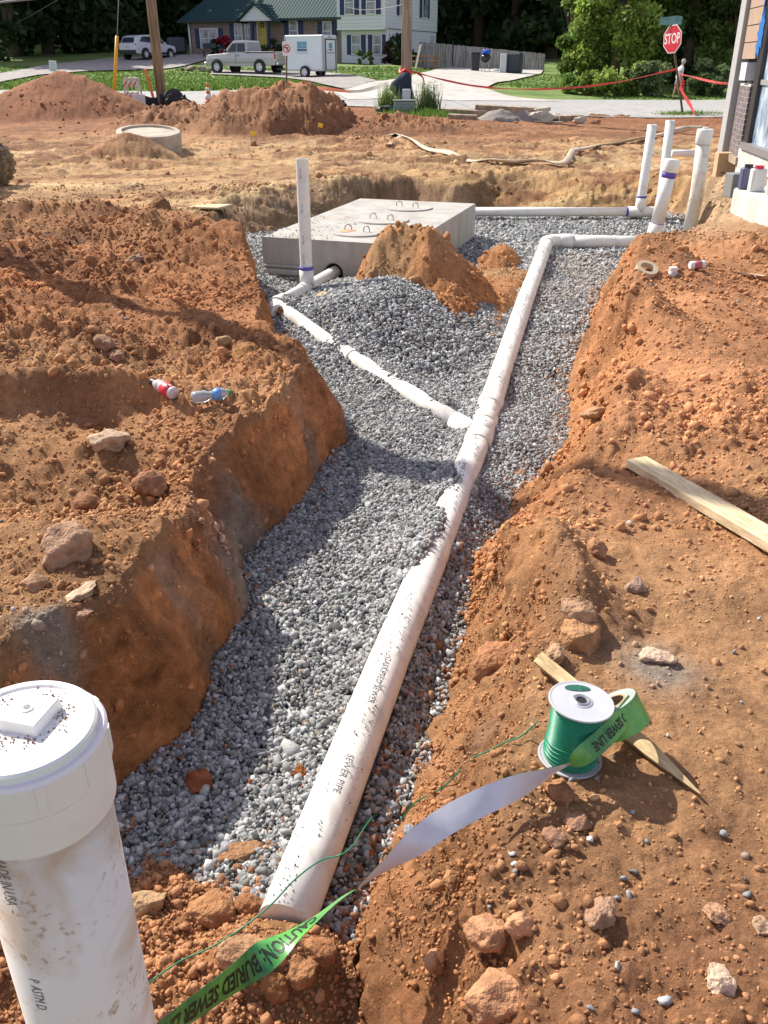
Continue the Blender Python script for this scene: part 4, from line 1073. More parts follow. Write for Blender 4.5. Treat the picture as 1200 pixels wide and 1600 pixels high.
def spool():
    t = thing("wire_spool", "spool of bright green wire with white metal end plates standing on the clay", "spool", (SPO.x, SPO.y, SPO.z))
    ax = Vector((.07, .02, 1)).normalized(); h = .176; base = Vector((SPO.x - .004, SPO.y + .01, SPO.z + .012))
    q = Vector((0, 0, 1)).rotation_difference(ax).to_matrix()
    white = mat("white_spool_plate", (.46, .47, .49), .35, .0, var=.05, scale=10, spec=.5)
    rf, rw = .0815, .0655
    for z, nm in ((0, "end_plate"), (h, "end_plate")):
        mb = MB(); mb.lathe([(.014, z - .002), (.074, z - .002), (.079, z - .003), (rf, z), (rf - .001, z + .003), (.078, z + .0035), (.074, z + .002), (.030, z + .002), (.026, z + .005), (.014, z + .005), (.0135, z - .002)], base, 56, q, cap=False)
        pl = mb.build(nm, white, t)
        if z > 0:
            MB().lathe([(.0133, z + .0025), (.0132, z + .0035)], base, 24, q).build("axle_hole", DARK, pl)
            MB().lathe([(.024, z + .0052), (.020, z + .0075), (.0135, z + .006)], base, 32, q, cap=False).build("axle_ring", mat("brushed_steel", (.5, .5, .5), .35, .9), pl)
            # lens-shaped patch, wire green darkened for the shade inside a plate opening
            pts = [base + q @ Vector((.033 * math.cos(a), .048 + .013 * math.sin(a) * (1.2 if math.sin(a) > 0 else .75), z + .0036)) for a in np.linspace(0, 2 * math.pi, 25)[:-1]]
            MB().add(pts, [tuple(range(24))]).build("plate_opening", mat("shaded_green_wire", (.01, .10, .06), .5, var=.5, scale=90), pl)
    green = mat("green_wire", (.0, .20, .105), .38, var=.12, scale=25, spec=.5)
    mb = MB(); k = 27; prof = []
    for i in range(k * 6 + 1):
        f = i / (k * 6); r = rw - .002 + .0052 * abs(math.sin(math.pi * i / 6)) ** .6 + .0008 * math.sin(f * 9)
        prof.append((r, .004 + f * (h - .008)))
    mb.lathe(prof, base, 56, q, smooth=True); coil = mb.build("wire_coil", green, t)
    # loops lying askew over the lower coil
    for k2 in range(5):
        pth = []
        for a in np.linspace(0, 2 * math.pi, 49): pth.append(base + q @ Vector(((rw + .0035) * math.cos(a), (rw + .0035) * math.sin(a), .024 + k2 * .008 + .014 * math.sin(a + 1.2 + k2 * .4))))
        MB().tube(pth, .0017, 6).build("loose_loop", green, coil)
    # the wire that runs off across the trench
    pix = [(838, 1150, .050), (815, 1158, .02), (790, 1164, .012), (762, 1166, .012), (742, 1178, .012), (715, 1212, .008), (690, 1232, .01), (650, 1250, .012), (620, 1272, .012), (585, 1303, .02), (545, 1328, -1), (500, 1345, -1), (460, 1375, -1), (425, 1412, -1), (385, 1445, -1), (330, 1480, -1), (285, 1500, -1), (250, 1523, -1), (215, 1548, -1)]
    pts = []
    for i, (px, py, dz) in enumerate(pix):
        if dz >= 0: g_ = G(px, py); g_.z = max(g_.z, gvh(g_.x, g_.y) if poly_sd(np.array([g_.x]), np.array([g_.y]), POLY)[0] < 0 else -9); pts.append(g_ + Vector((0, 0, dz)))
        else:
            f = (i - 9) / 9; pts.append(P(px, py, z=-.13 - .16 * math.sin(min(f, 1) * 2.2) - .08 * f))
    pts = smooth_path(pts, 6); MB().tube(pts, .0021, 8).build("trailing_wire", green, t)
def smooth_path(p, n=6):
    p = [Vector(q) for q in p]; p = [p[0] * 2 - p[1]] + p + [p[-1] * 2 - p[-2]]; out = []
    for i in range(1, len(p) - 2):
        for j in range(n):
            t = j / n; a, b, c, d = p[i-1], p[i], p[i+1], p[i+2]
            out.append(.5 * ((2*b) + (c - a) * t + (2*a - 5*b + 4*c - d) * t*t + (3*b - a - 3*c + d) * t**3))
    out.append(p[-2]); return out
spool()
TAPEG = mat("green_tape", (.03, .26, .08), .33, var=.30, scale=9, spec=.5, c2=(.12, .34, .06), bump_=.002, bscale=14)
TAPES = mat("silver_tape_back", (.56, .58, .64), .38, .10, var=.08, scale=8, bump_=.003, bscale=9)
TINK = mat("tape_ink", (.012, .02, .012), .5)
def ribbon(name, C_, W_, half, m, parent, off):
    vs, fs = [], []
    for i, (c, w) in enumerate(zip(C_, W_)):
        t = (C_[min(i + 1, len(C_) - 1)] - C_[max(i - 1, 0)]).normalized(); n = t.cross(w).normalized()
        for k in range(5): s = (k - 2) / 2; vs.append(c + w * half * s + n * (off + .002 * (s * s - .3)))
    for i in range(len(C_) - 1):
        for k in range(4): a = i * 5 + k; fs.append((a, a + 1, a + 6, a + 5))
    mb = MB(); mb.add(vs, fs, True); return mb.build(name, m, parent)
def ribbon_text(txt, C_, W_, s0, size, parent, flip, off, m=TINK, stretch_=1.0):
    d = [0]
    for a, b in zip(C_[:-1], C_[1:]): d.append(d[-1] + (b - a).length)
    vs, fs = text_geo(txt, size, size * .028, 2); out = []
    for x, y, z in vs:
        if flip: y = -y
        s = min(max(s0 + x * stretch_, 0), d[-1] - 1e-5); i = int(np.searchsorted(d, s, side='right')) - 1; i = min(max(i, 0), len(C_) - 2); f = (s - d[i]) / (d[i+1] - d[i])
        c = C_[i].lerp(C_[i+1], f); w = W_[i].lerp(W_[i+1], f); t = (C_[i+1] - C_[i]).normalized(); n = t.cross(w).normalized(); q = y / .038
        out.append(c + w * y + n * (off + .002 * (q * q - .3)))
    return MB().add(out, fs).build("printed_lettering", m, parent)
def tape():
    t = thing("tape_roll", "green caution tape roll behind the wire spool, its loose end running lower left", "tape roll", G(950, 1150))
    # roll: axis leans
    c = P(966, 1118, z=.115); ax = Vector((-.50, .38, .80)).normalized(); q = Vector((0, 0, 1)).rotation_difference(ax).to_matrix(); ro, ri = .068, .040; hw = .038
    MB().lathe([(ro, -hw), (ro, hw), (ri, hw), (ri, -hw), (ro, -hw)], c, 48, q).build("wound_tape", mat("wound_tape_edge", (.30, .34, .30), .5, var=.15, scale=30), t)
    MB().lathe([(ri + .001, -hw * 1.01), (ri + .001, hw * 1.01), (ri - .005, hw * 1.01), (ri - .005, -hw * 1.01), (ri + .001, -hw * 1.01)], c, 40, q).build("cardboard_core", mat("cardboard", (.36, .25, .15), .9), t)
    MB().lathe([(ro + .0006, -hw * .99), (ro + .0012, hw * .99)], c, 48, q, smooth=True, cap=False).build("outer_layer", TAPEG, t)
    # loose end: leaves the roll, shows green, folds over and shows its silver back, then twists to green again
    g1 = [(P(990, 1100, z=.16), (-.5, .25, .8)), (P(968, 1128, z=.155), (-.55, .25, .75)), (P(942, 1155, z=.14), (-.55, .25, .75)), (P(912, 1180, z=.12), (-.5, .2, .8)), (P(885, 1197, z=.10), (.05, -.58, .78))]
    E_ = Vector((.05, -.58, .78)); F2 = Vector((.25, .8, .45)); F3 = Vector((.52, .78, .22))
    g2 = [(P(x, y, z=z), tuple(F2 * (1 - k) + E_ * k)) for x, y, z, k in ((885, 1197, .10, .97), (850, 1213, .095, .66), (800, 1233, .085, .34), (745, 1257, .075, .14), (695, 1284, .06, .12), (650, 1317, .035, .34), (605, 1353, -.005, .66), (562, 1386, -.06, 1.0))]
    g3 = [(P(x, y, z=z), tuple(-E_ * (1 - k) + F3 * k)) for x, y, z, k in ((562, 1386, -.06, 0), (530, 1405, -.08, .26), (490, 1437, -.10, .48), (445, 1470, -.11, .68), (390, 1512, -.10, .86), (330, 1556, -.07, .96), (262, 1606, -.03, 1), (195, 1655, .02, 1))]
    def dense(g):
        C_ = smooth_path([q[0] for q in g], 7); Wv = smooth_path([Vector(q[1]) for q in g], 7); out = []
        for i, (a, w) in enumerate(zip(C_, Wv)):
            tt = (C_[min(i + 1, len(C_) - 1)] - C_[max(i - 1, 0)]).normalized(); w = (w - tt * w.dot(tt)).normalized(); out.append(w)
        return C_, out
    for g, top_green, words in ((g1, True, [("BURIED SEWER LINE", .09, .034)]), (g2, False, []), (g3, True, [("CAUTION: BURIED SEWER LINE", .335, .052)])):
        C_, Wd = dense(g); s = 1
        # normal side that looks up at the open sky
        k = len(C_) // 2; tt = (C_[k+1] - C_[k-1]).normalized(); nn = tt.cross(Wd[k]); up = Vector((0, -.9, 1.0)); s = 1 if nn.dot(up) > 0 else -1
        hf = .027 if g is g1 else (.031 if g is g2 else .033); A = ribbon("tape_face", C_, Wd, hf, TAPEG, t, (.0006 if top_green else -.0006) * s); B = ribbon("tape_backing", C_, Wd, hf, TAPES, t, (-.0006 if top_green else .0006) * s)
        for w, s0, sz in words: 
            d = sum((b - a).length for a, b in zip(C_[:-1], C_[1:]))
            ribbon_text(w, C_, Wd, s0 if s0 < d else d / 2, sz, t, True, .0016 * s, TINK, STR)
FLIP = False; STR = .60
tape()
a, b = G(842, 1045), G(1095, 1248)
o = beam("wooden_stake", (a.x, a.y, a.z + .035), (b.x, b.y, b.z + .018), .038, .036, STAKEW, R(35), point=.16); solo(o, "pointed wooden survey stake lying under the spool and tape roll", "stake")

# ================================================================ PLASTIC BOTTLES AND SCRAPS
def bottle(name, label, base, ang, tilt, body, wrap, capc, waist=False):
    t = thing(name, label, "bottle", base); q = Euler((0, 0, ang)).to_matrix() @ Euler((0, R(90) - tilt, 0)).to_matrix(); c = Vector(base)
    if not waist: prof = [(.02, 0), (.031, .006), (.033, .02), (.033, .105), (.030, .118), (.033, .125), (.031, .140), (.018, .165), (.0165, .175)]
    else: prof = [(.02, 0), (.031, .006), (.032, .03), (.031, .07), (.020, .092), (.022, .105), (.032, .13), (.031, .16), (.016, .185), (.014, .192)]
    MB().lathe(prof, c, 24, q, smooth=True).build("bottle_body", body, t)
    w = prof[3]; MB().lathe([(.0337, .03), (.0337, .095)] if not waist else [(.0225, .104), (.0322, .128), (.0324, .152)], c, 24, q, smooth=True).build("label_wrap", wrap, t)
    MB().lathe([(.018, .172), (.019, .174), (.019, .19), (.017, .192), (.0001, .192)] if not waist else [(.015, .190), (.015, .205), (.0001, .206)], c, 20, q).build("bottle_cap", capc, t)
    return t, c, q
clear = mat("clear_plastic", (.75, .80, .86), .12, spec=.7, trans=.6); frost = mat("cloudy_plastic", (.72, .62, .60), .3, trans=.25)
p = G(272, 626); t, c, q = bottle("drink_bottle", "empty drink bottle with a red label and black cap lying on the left bank", (p.x + .01, p.y, p.z + .035), R(140), R(8), frost, mat("red_label", (.62, .03, .05), .4, var=.15, scale=40), mat("black_plastic", (.02, .02, .022), .4))
vs, fs = text_geo("Tea", .034, .001, 2); MB().add([c + q @ Vector((.0343 * math.cos(2.9 + y / .034), .0343 * math.sin(2.9 + y / .034), .062 + x)) for x, y, z in vs], fs).build("label_lettering", mat("white_print", (.8, .78, .75), .5), t)
p = G(300, 632); bottle("water_bottle", "crushed clear water bottle with a blue label and green cap beside the red-labelled bottle", (p.x, p.y, p.z + .035), R(14), R(4), clear, mat("blue_label", (.12, .30, .62), .4, var=.3, scale=60), mat("green_plastic", (.03, .30, .06), .4), True)
CARD = mat("cardboard_brown", (.45, .32, .19), .9, var=.12, scale=12)
def scrap(name, label, cat, px, py, pts, m, thick=.004, curl=.02, group=None, seed=0, lift=.01):
    c = G(px, py); gz = max(c.z, gvh(c.x, c.y) if poly_sd(np.array([c.x]), np.array([c.y]), POLY)[0] < 0 else -9); g = np.random.default_rng(seed); mb = MB(); n = len(pts)
    zt = [gz + lift + curl * g.random() for _ in pts]
    a = [(c.x + x, c.y + y, z) for (x, y), z in zip(pts, zt)]; b = [(x, y, z - thick) for x, y, z in a]
    mb.add(a + b, [tuple(range(n)), tuple(range(2*n-1, n-1, -1))] + [(i, i+n, (i+1)%n+n, (i+1)%n) for i in range(n)])
    return solo(recalc(mb.build(name, m)), label, cat, group)
scrap("wood_strip", "torn brown wood strip on the gravel in front of the tank", "scrap", 500, 470, [(-.09, -.16), (-.05, -.18), (-.02, -.02), (.07, .10), (.06, .17), (.0, .12), (-.07, .0)], CARD, .012, .05, seed=2)
scrap("wood_scrap", "smaller brown wood scrap on the gravel below the torn strip", "scrap", 504, 498, [(-.05, -.05), (.03, -.06), (.05, .0), (.0, .05), (-.04, .04)], CARD, .012, .03, seed=3)
scrap("plywood_offcut", "flat square of pale plywood on the dirt left of the tall riser", "plywood", 325, 323, [(-.24, -.14), (.16, -.20), (.30, .10), (-.12, .17)], mat("plywood", (.48, .40, .25), .8, var=.1, scale=10), .02, .01, seed=4, lift=.03)
scrap("paper_scrap", "crumpled white paper on the clay at the right edge", "paper", 1165, 432, [(-.12, .05), (-.02, -.02), (.10, -.10), (.13, -.05), (.03, .03), (-.08, .09)], mat("white_paper", (.66, .65, .62), .8), .003, .03, seed=5)
scrap("paper_scrap", "white sheet scrap on the gravel between the two pipe runs", "paper", 965, 350, [(-.10, -.05), (.02, -.09), (.14, 0), (.05, .09), (-.08, .05)], mat("white_paper", (.66, .65, .62), .8), .004, .05, seed=6)
p = G(1010, 424); mb = MB(); mb.lathe([(.085, -.02), (.085, .02), (.055, .02), (.055, -.02), (.085, -.02)], (p.x, p.y, p.z + .05), 32, Euler((R(25), R(10), 0)).to_matrix()); solo(mb.build("masking_tape_roll", mat("beige_tape", (.50, .40, .27), .7)), "flattened tape on top of the right spoil heap", "tape roll")
def can(px, py, name, label, cc, c2, lie=True, ang=0):
    p = G(px, py); t = thing(name, label, "can", p); q = Euler((0, 0, ang)).to_matrix() @ Euler((0, R(86 if lie else 0), 0)).to_matrix(); c = (p.x, p.y, p.z + (.035 if lie else .0))
    MB().lathe([(.028, -.06), (.032, -.055), (.032, .055), (.028, .06), (.0001, .058)], c, 24, q).build("can_body", cc, t)
    MB().lathe([(.0325, -.03), (.0325, .03)], c, 24, q, smooth=True).build("label_wrap", c2, t)
can(1051, 427, "small_can", "small white can standing on the right spoil heap", mat("can_white", (.7, .7, .68), .4), mat("can_grey", (.5, .48, .47), .5), False)
can(1088, 422, "drink_can", "pink and white can lying on its side on the right spoil heap", mat("can_white", (.7, .7, .68), .4), mat("can_red", (.45, .10, .13), .4, var=.3, scale=40), True, .1)

# ================================================================ ROCKS
ROCKM = tinted_mat("rock", .95, .66, 1.22, 26, .012, .10)
def rock_geo(seed, sx, sy, sz, sharp):
    g = np.random.default_rng(seed); v, f = ico(4); v = v.copy()
    for _ in range(14 if sharp else 7):
        n = g.normal(size=3); n /= np.linalg.norm(n); d = g.uniform(.5, .85); q = v @ n; v -= np.outer(np.maximum(q - d, 0) * (.96 if sharp else .7), n)
    s = int(g.integers(60))
    a = .17 * vn3(v[:,0]*2+7, v[:,1]*2, v[:,2]*2, s) + .10 * vn3(v[:,0]*5, v[:,1]*5+3, v[:,2]*5, s+1) + .055 * vn3(v[:,0]*12, v[:,1]*12, v[:,2]*12+5, s+2) + .028 * vn3(v[:,0]*28, v[:,1]*28, v[:,2]*28+5, s+3)
    v *= (1 + a)[:, None]; v *= np.array((sx, sy, sz)); return v, f
RK = [  # px, py, width px, height factor, tint, sharp, name, label
    (345,0,0,0,0,0,0,0)]
CLY = (.50, .26, .14); BR = (.40, .21, .12); PALE = (.60, .44, .31); RED = (.30, .10, .045); GREYP = (.42, .33, .27)
RK = [(778,1545,105,.72,CLY,1,"large tan block of clay at the bottom edge, biggest lump below the white tape"),
 (758,1448,62,.8,CLY,0,"rounded clay lump just above the largest block at the bottom"),
 (815,1440,42,.8,CLY,0,"upright clay lump right of the rounded one, casting a shadow"),
 (680,1502,36,.9,CLY,0,"oval clay lump left of the largest block at the bottom"),
 (938,1418,56,.7,(.36,.22,.14),1,"cracked brown rock alone on the lower right clay"),
 (1125,1528,46,.62,PALE,1,"pale pinkish stone at the lower right"),
 (1122,1424,52,.4,(.44,.25,.15),1,"flat broken clay plate near the right edge"),
 (1192,1447,34,.5,(.48,.32,.2),1,"small tan stone touching the lower right edge"),
 (876,1232,52,.85,(.36,.18,.09),1,"brown faceted rock right below the green spool"),
 (908,948,62,.8,(.44,.27,.16),1,"big tan boulder upper of the pair above the spool"),
 (905,990,60,.85,(.44,.24,.12),1,"blocky orange boulder lower of the pair above the spool"),
 (784,1015,92,.85,(.42,.20,.10),0,"wide orange clay lump on the trench edge left of the stake"),
 (868,1020,36,1.0,(.46,.29,.17),1,"upright stone at the top end of the stake"),
 (1028,1022,48,.55,PALE,1,"pale irregular stone alone right of the spool"),
 (990,915,34,.8,(.38,.26,.19),1,"small brown stone in the middle of the right bank"),
 (928,856,36,.75,(.42,.22,.12),0,"rounded stone on the slope above the boulder pair"),
 (932,632,40,.5,(.48,.28,.15),0,"flat rounded stone on the right trench rim"),
 (905,1282,44,.6,(.34,.19,.12),1,"dark flat stone below the spool"),
 (862,1302,40,.5,(.34,.19,.12),1,"long flat stone left of the dark one below the spool"),
 (710,1372,32,.9,(.38,.2,.1),0,"small clay lump under the white tape"),
 (170,685,62,.6,(.50,.36,.25),1,"pale tilted slab in the hollow of the left bank"),
 (236,752,60,.62,(.36,.18,.10),0,"rounded brown boulder in the left hollow"),
 (132,782,44,.7,(.34,.17,.09),0,"dark clay boulder left of the rounded one"),
 (112,845,92,.7,(.42,.26,.17),1,"largest boulder of the left bank, pinkish brown"),
 (123,925,64,.22,(.55,.40,.27),1,"thin pale curled flake of clay on the left bank"),
 (55,908,52,.55,(.42,.25,.15),1,"tan rock left of the curled flake"),
 (125,958,36,.35,(.40,.24,.16),1,"small flat rock below the curled flake"),
 (385,552,44,.8,(.33,.17,.07),0,"dark brown clod near the left trench rim"),
 (350,533,26,.8,(.42,.28,.15),0,"small tan clod beside the dark brown one"),
 (162,536,32,.7,(.36,.22,.14),0,"upper of two round stones in the left tracks"),
 (183,556,28,.7,(.36,.22,.14),0,"lower of two round stones in the left tracks"),
 (208,398,30,.7,(.40,.26,.17),1,"grey-brown stone on the dark ridge at left"),
 (252,325,38,1.0,(.26,.14,.07),0,"tall dark lump of earth standing on the left ridge"),
 (442,488,22,.8,(.38,.2,.11),0,"small clod where the inlet elbow meets the bank"),
 (313,1215,40,.95,RED,0,"deep red lump of clay on the gravel near the riser"),
 (468,1204,26,1.0,(.34,.12,.04),1,"small orange lump resting beside the main pipe"),
 (393,1222,18,.9,RED,1,"tiny red clod right of the deep red lump"),
 (330,1412,62,.6,(.42,.21,.10),0,"long clay lump in the backfill left of the pipe mouth"),
 (388,1394,42,.95,(.36,.17,.08),0,"round brown clod touching the pipe mouth"),
 (372,1330,58,.5,(.38,.21,.11),1,"flat tan clod on the edge of the near gravel"),
 (228,1400,60,.9,(.46,.30,.17),1,"big pale clay rock right behind the muddy riser"),
 (380,1478,70,.6,(.42,.24,.13),0,"wide clay lump just above the green tape"),
 (470,1512,52,.75,(.38,.19,.09),0,"clay lump under the green tape, left one"),
 (497,1478,50,.75,(.36,.17,.08),0,"clay lump between the green tape and the gravel"),
 (430,1535,44,.8,(.34,.16,.07),0,"dark orange clod under the green tape"),
 (640,1292,24,.7,(.32,.33,.34),1,"square grey stone on the rim beside the white tape"),
 (430,655,0,0,0,0,0)]
RK = [r for r in RK if r[2]]
for i, (px, py, w, hf, tc_, sharp, lab) in enumerate(RK):
    p = G(px, py + w * hf * .25); gv = gvh(p.x, p.y)
    if poly_sd(np.array([p.x]), np.array([p.y]), POLY)[0] < 0 and gv > p.z: p = P(px, py + w * hf * .25, z=gv)
    d = (Vector((0, p.y, p.z)) - Vector((0, 0, H))).dot(Vector((0, CP, -SP))); s = w / F * d / 2
    s *= 1.14; v, f = rock_geo(100 + i, s * 1.08, s * random.uniform(.8, 1.05), max(s * hf, .006) * 1.0, sharp)
    a = random.uniform(0, 6.28) if hf > .6 else random.uniform(-.4, .4); ca, sa = math.cos(a), math.sin(a); tilt = Euler((random.uniform(-.25, .25), random.uniform(-.25, .25), a)).to_matrix()
    v = v @ np.array(tilt).T + np.array((p.x, p.y, p.z + s * hf * .30))
    big = lab
    o = fast_mesh("rock" if sharp else "clay_lump", v, f, ROCKM, np.tile(np.array(tc_) * .92, (len(v), 1)), smooth=False)
    solo(o, lab, "rock" if sharp else "clay lump", "stones and clay lumps on the banks")
# ================================================================ BUILDING AT THE RIGHT
def building():
    t = thing("new_building", "corner of the unfinished building at the right edge, with grey post and tan siding", "building", (4.9, 13, .4))
    X0 = lambda y: 5.05 + .145 * (y - 13.9)
    ang = -math.atan(.145)
    def slab(name, y0, y1, z0, z1, off, th, m, par=t, c=0):
        ym = (y0 + y1) / 2; mb = MB(); mb.box((X0(ym) + off + th / 2, ym, (z0 + z1) / 2), (th, (y1 - y0) / math.cos(ang), z1 - z0), (0, 0, ang)); return mb.build(name, m, par)
    post = mat("grey_trim_paint", (.40, .40, .395), .6, var=.04, scale=5)
    pb_ = MB(); pb_.box((5.10, 13.92, 2.6), (.25, .20, 4.4), bev=.006); pb_.build("corner_post", post, t)
    slab("sheathing", 6, 13.80, .44, 5.2, .10, .12, mat("black_membrane", (.018, .018, .02), .5))
    # brick pier drawn with modelled courses
    bm_, mortar = mat("dark_grey_brick", (.16, .13, .13), .85, var=.3, scale=9), mat("mortar", (.50, .48, .46), .9)
    for y0, y1, off in ((13.45, 13.78, .015), (12.95, 13.36, -.02)):
        slab("brick_pier", y0, y1, .46, 1.36, off + .012, .08, mortar)
        mb = MB(); z = .47; r = 0
        while z < 1.30:
            y = y0 + .002 + (0 if r % 2 else -.10)
            while y < y1 - .02:
                a, b = max(y, y0), min(y + .195, y1)
                if b - a > .02: mb.box((X0((a+b)/2) + off + .03, (a + b) / 2, z + .028), (.05, b - a, .056), (0, 0, ang))
                y += .205
            z += .067; r += 1
        o = mb.build("brick_courses", bm_, t)
    slab("brick_return", 13.36, 13.45, .46, 1.36, .06, .05, mat("black_membrane", (.018,)*3, .5))
    tan = mat("tan_siding", (.35, .245, .175), .8, var=.08, scale=6)
    mb = MB(); z = 1.66
    while z < 5.0: mb.box((X0(13.37) + .015, 13.37, z + .10), (.05, .80, .193), (0, 0, ang)); z += .205
    mb.build("siding", tan, t)
    slab("wall_light", 13.15, 13.5, 1.40, 1.62, -.06, .14, mat("light_housing", (.60, .62, .66), .4))
    # window
    fr = mat("dark_bronze_frame", (.025, .022, .022), .4)
    for nm, a in (("window_frame", (12.62, 12.86, .60, 4.8)), ):
        w = slab(nm, *a, .0, .14, fr)
    gl = mat("filmed_window_glass", (.10, .20, .34), .18, var=.55, scale=3.5, c2=(.42, .52, .60), spec=.8, stretch=(1, 1, .5))
    g_ = slab("window_glass", 6.5, 12.62, .66, 4.8, .055, .02, gl, w)
    slab("window_rail", 6.5, 12.62, 1.36, 1.42, .03, .05, mat("grey_sash", (.28, .28, .28), .5), w)
    slab("window_sill", 6.5, 12.80, .58, .66, -.05, .16, mat("metal_sill", (.20, .19, .19), .5), w)
    slab("concrete_curb", 6.5, 12.95, .22, .578, -.02, .22, conc_mat("curb_concrete", (.55, .54, .50), .2))
    slab("ledge_stone", 12.9, 13.7, .36, .455, -.05, .2, mat("mud_stained_ledge", (.32, .25, .17), .9, var=.3, scale=12))
    for i, (yc, zc, s) in enumerate(((12.98, 2.62, 1), (12.92, 1.95, .8))):
        pts = []; g = np.random.default_rng(3 + i)
        for k in range(24):
            a = 2 * math.pi * k / 24; r = (.26 if k % 2 else .36) * s * g.uniform(.8, 1.2); pts.append((yc + r * .55 * math.cos(a), zc + r * math.sin(a)))
        mb = MB(); n = len(pts); mb.add([(X0(y) - .012, y, z) for y, z in pts] + [(X0(y) - .002, y, z) for y, z in pts], [tuple(range(n)), tuple(range(2*n-1, n-1, -1))] + [(i_, i_+n, (i_+1)%n+n, (i_+1)%n) for i_ in range(n)])
        mb.build("blue_patch", mat("blue_tape", (.02, .15, .45), .45), t)
building()
def porch():
    mb = MB(); P_ = [(3.72, 9.82), (3.70, 9.0), (3.66, 8.3), (3.60, 7.0), (3.5, 5.4), (4.36, 5.4), (4.49, 9.9), (3.9, 9.95)]
    mb.prism(P_, .02, .43, 'z'); o = recalc(mb.build("concrete_step", conc_mat("step_concrete", (.58, .56, .50), .12)))
    o.modifiers.new("b", 'BEVEL').width = .02; o.modifiers["b"].limit_method = 'ANGLE'; solo(o, "pale concrete slab step with cans standing on it at the right edge", "step")
porch()
def primer_can(x, y, name, label, body, lidc, w, h, sq=True):
    t = thing(name, label, "can", (x, y, .43))
    if sq: MB().box((x, y, .43 + h / 2), (w, w * .62, h), (0, 0, .1), bev=.012).build("can_body", body, t)
    else: MB().lathe([(w * .46, .43), (w * .5, .436), (w * .5, .43 + h * .8), (w * .28, .43 + h * .9), (w * .28, .43 + h)], (x, y, 0), 24).build("can_body", body, t)
    MB().lathe([(w * .26, .43 + h), (w * .30, .432 + h), (w * .30, .46 + h), (.0001, .462 + h)], (x, y, 0), 20).build("cap", lidc, t)
wc = mat("white_tin", (.62, .62, .60), .35); 
primer_can(3.83, 9.50, "primer_can", "square white tin can with a red cap, largest on the slab step", wc, mat("red_cap", (.55, .03, .06), .4), .15, .22)
primer_can(3.79, 9.68, "primer_can", "dark blue-grey tin can behind the square white one", mat("blue_tin", (.10, .11, .20), .4), mat("black_plastic", (.02,)*3, .4), .14, .215)
primer_can(3.89, 9.28, "glue_bottle", "white bottle with an orange cap on the slab step", wc, mat("orange_cap", (.85, .20, .03), .4), .085, .17, False)
primer_can(3.97, 9.22, "primer_can", "purple can at the right edge of the photo", mat("purple_tin", (.08, .05, .30), .4), mat("purple_tin", (.08, .05, .30), .4), .10, .16, False)
o = MB().box((3.80, 9.95, .44), (.20, .19, .24), (0, 0, .1), bev=.006).build("concrete_block", mat("grey_block", (.20, .20, .19), .85)); solo(o, "dark grey block beside the tins at the slab corner", "block")
p = P(1128, 268, Y=13.55); 
def carton():
    z = gh(p.x, p.y); t = thing("cardboard_box", "brown cardboard box standing under the corner post of the building", "box", (p.x, p.y, z))
    MB().box((p.x + .05, p.y - .02, z + .16), (.32, .26, .34), (0, 0, -.15), bev=.003).build("box_body", CARD, t)
    mb = MB(); 
    for k in range(3): mb.box((p.x - .045 + k * .085, p.y - .158 + k * -.0, z + .07), (.05, .004, .014), (0, 0, -.15))
    mb.build("printed_marks", INK, t)
    o = MB().box((p.x + .33, p.y - .1, z + .18), (.12, .10, .42), (.1, .05, .3), bev=.004).build("wood_block", mat("grey_lumber", (.40, .33, .24), .85, var=.2, scale=9)); solo(o, "upright wood block between the cardboard box and the slab step", "block")
carton()

# ================================================================ HOSE AND CONCRETE RING
def hose():
    pix = [(608, 216), (622, 214), (640, 222), (665, 235), (700, 243), (735, 252), (770, 256), (812, 257), (850, 257), (884, 255), (897, 244), (922, 234), (955, 227), (1000, 221), (1040, 211), (1072, 203), (1098, 201)]
    pts = [G(*q) + Vector((0, 0, .035)) for q in pix]; pts = smooth_path(pts, 5); mb = MB(); vs = []; n = 8; fs = []
    for i, c in enumerate(pts):
        tt = (pts[min(i+1, len(pts)-1)] - pts[max(i-1, 0)]); tt.z = 0; tt.normalize(); sd_ = Vector((tt.y, -tt.x, 0)); tw = .55 * math.sin(i * .23)
        for j in range(n):
            a = 2*math.pi*j/n; u_, w_ = .062 * math.cos(a), .018 * math.sin(a); vs.append(c + sd_ * (u_ * math.cos(tw) - w_ * math.sin(tw)) + Vector((0, 0, abs(.0) + u_ * math.sin(tw) + w_ * math.cos(tw) + .02 + .012 * math.sin(i * .7))))
    k = len(pts); fs = [(i*n+j, i*n+(j+1)%n, (i+1)*n+(j+1)%n, (i+1)*n+j) for i in range(k-1) for j in range(n)] + [tuple(range(n-1, -1, -1)), tuple((k-1)*n+j for j in range(n))]
    mb.add(vs, fs, True); solo(mb.build("flat_hose", mat("canvas_hose", (.50, .42, .30), .8, var=.25, scale=3)), "flat muddy canvas hose snaking across the dirt towards the building", "hose")
    p1 = [G(618, 215) + Vector((0, 0, .05)), G(628, 218) + Vector((0, 0, .07)), G(608, 232) + Vector((0, 0, .04))]
    solo(beam("split_stick", p1[0] + Vector((.15, 0, 0)), p1[2], .09, .03, mat("grey_lumber", (.40, .33, .24), .85)), "short muddy stick by the far end of the canvas hose", "stick")
hose()
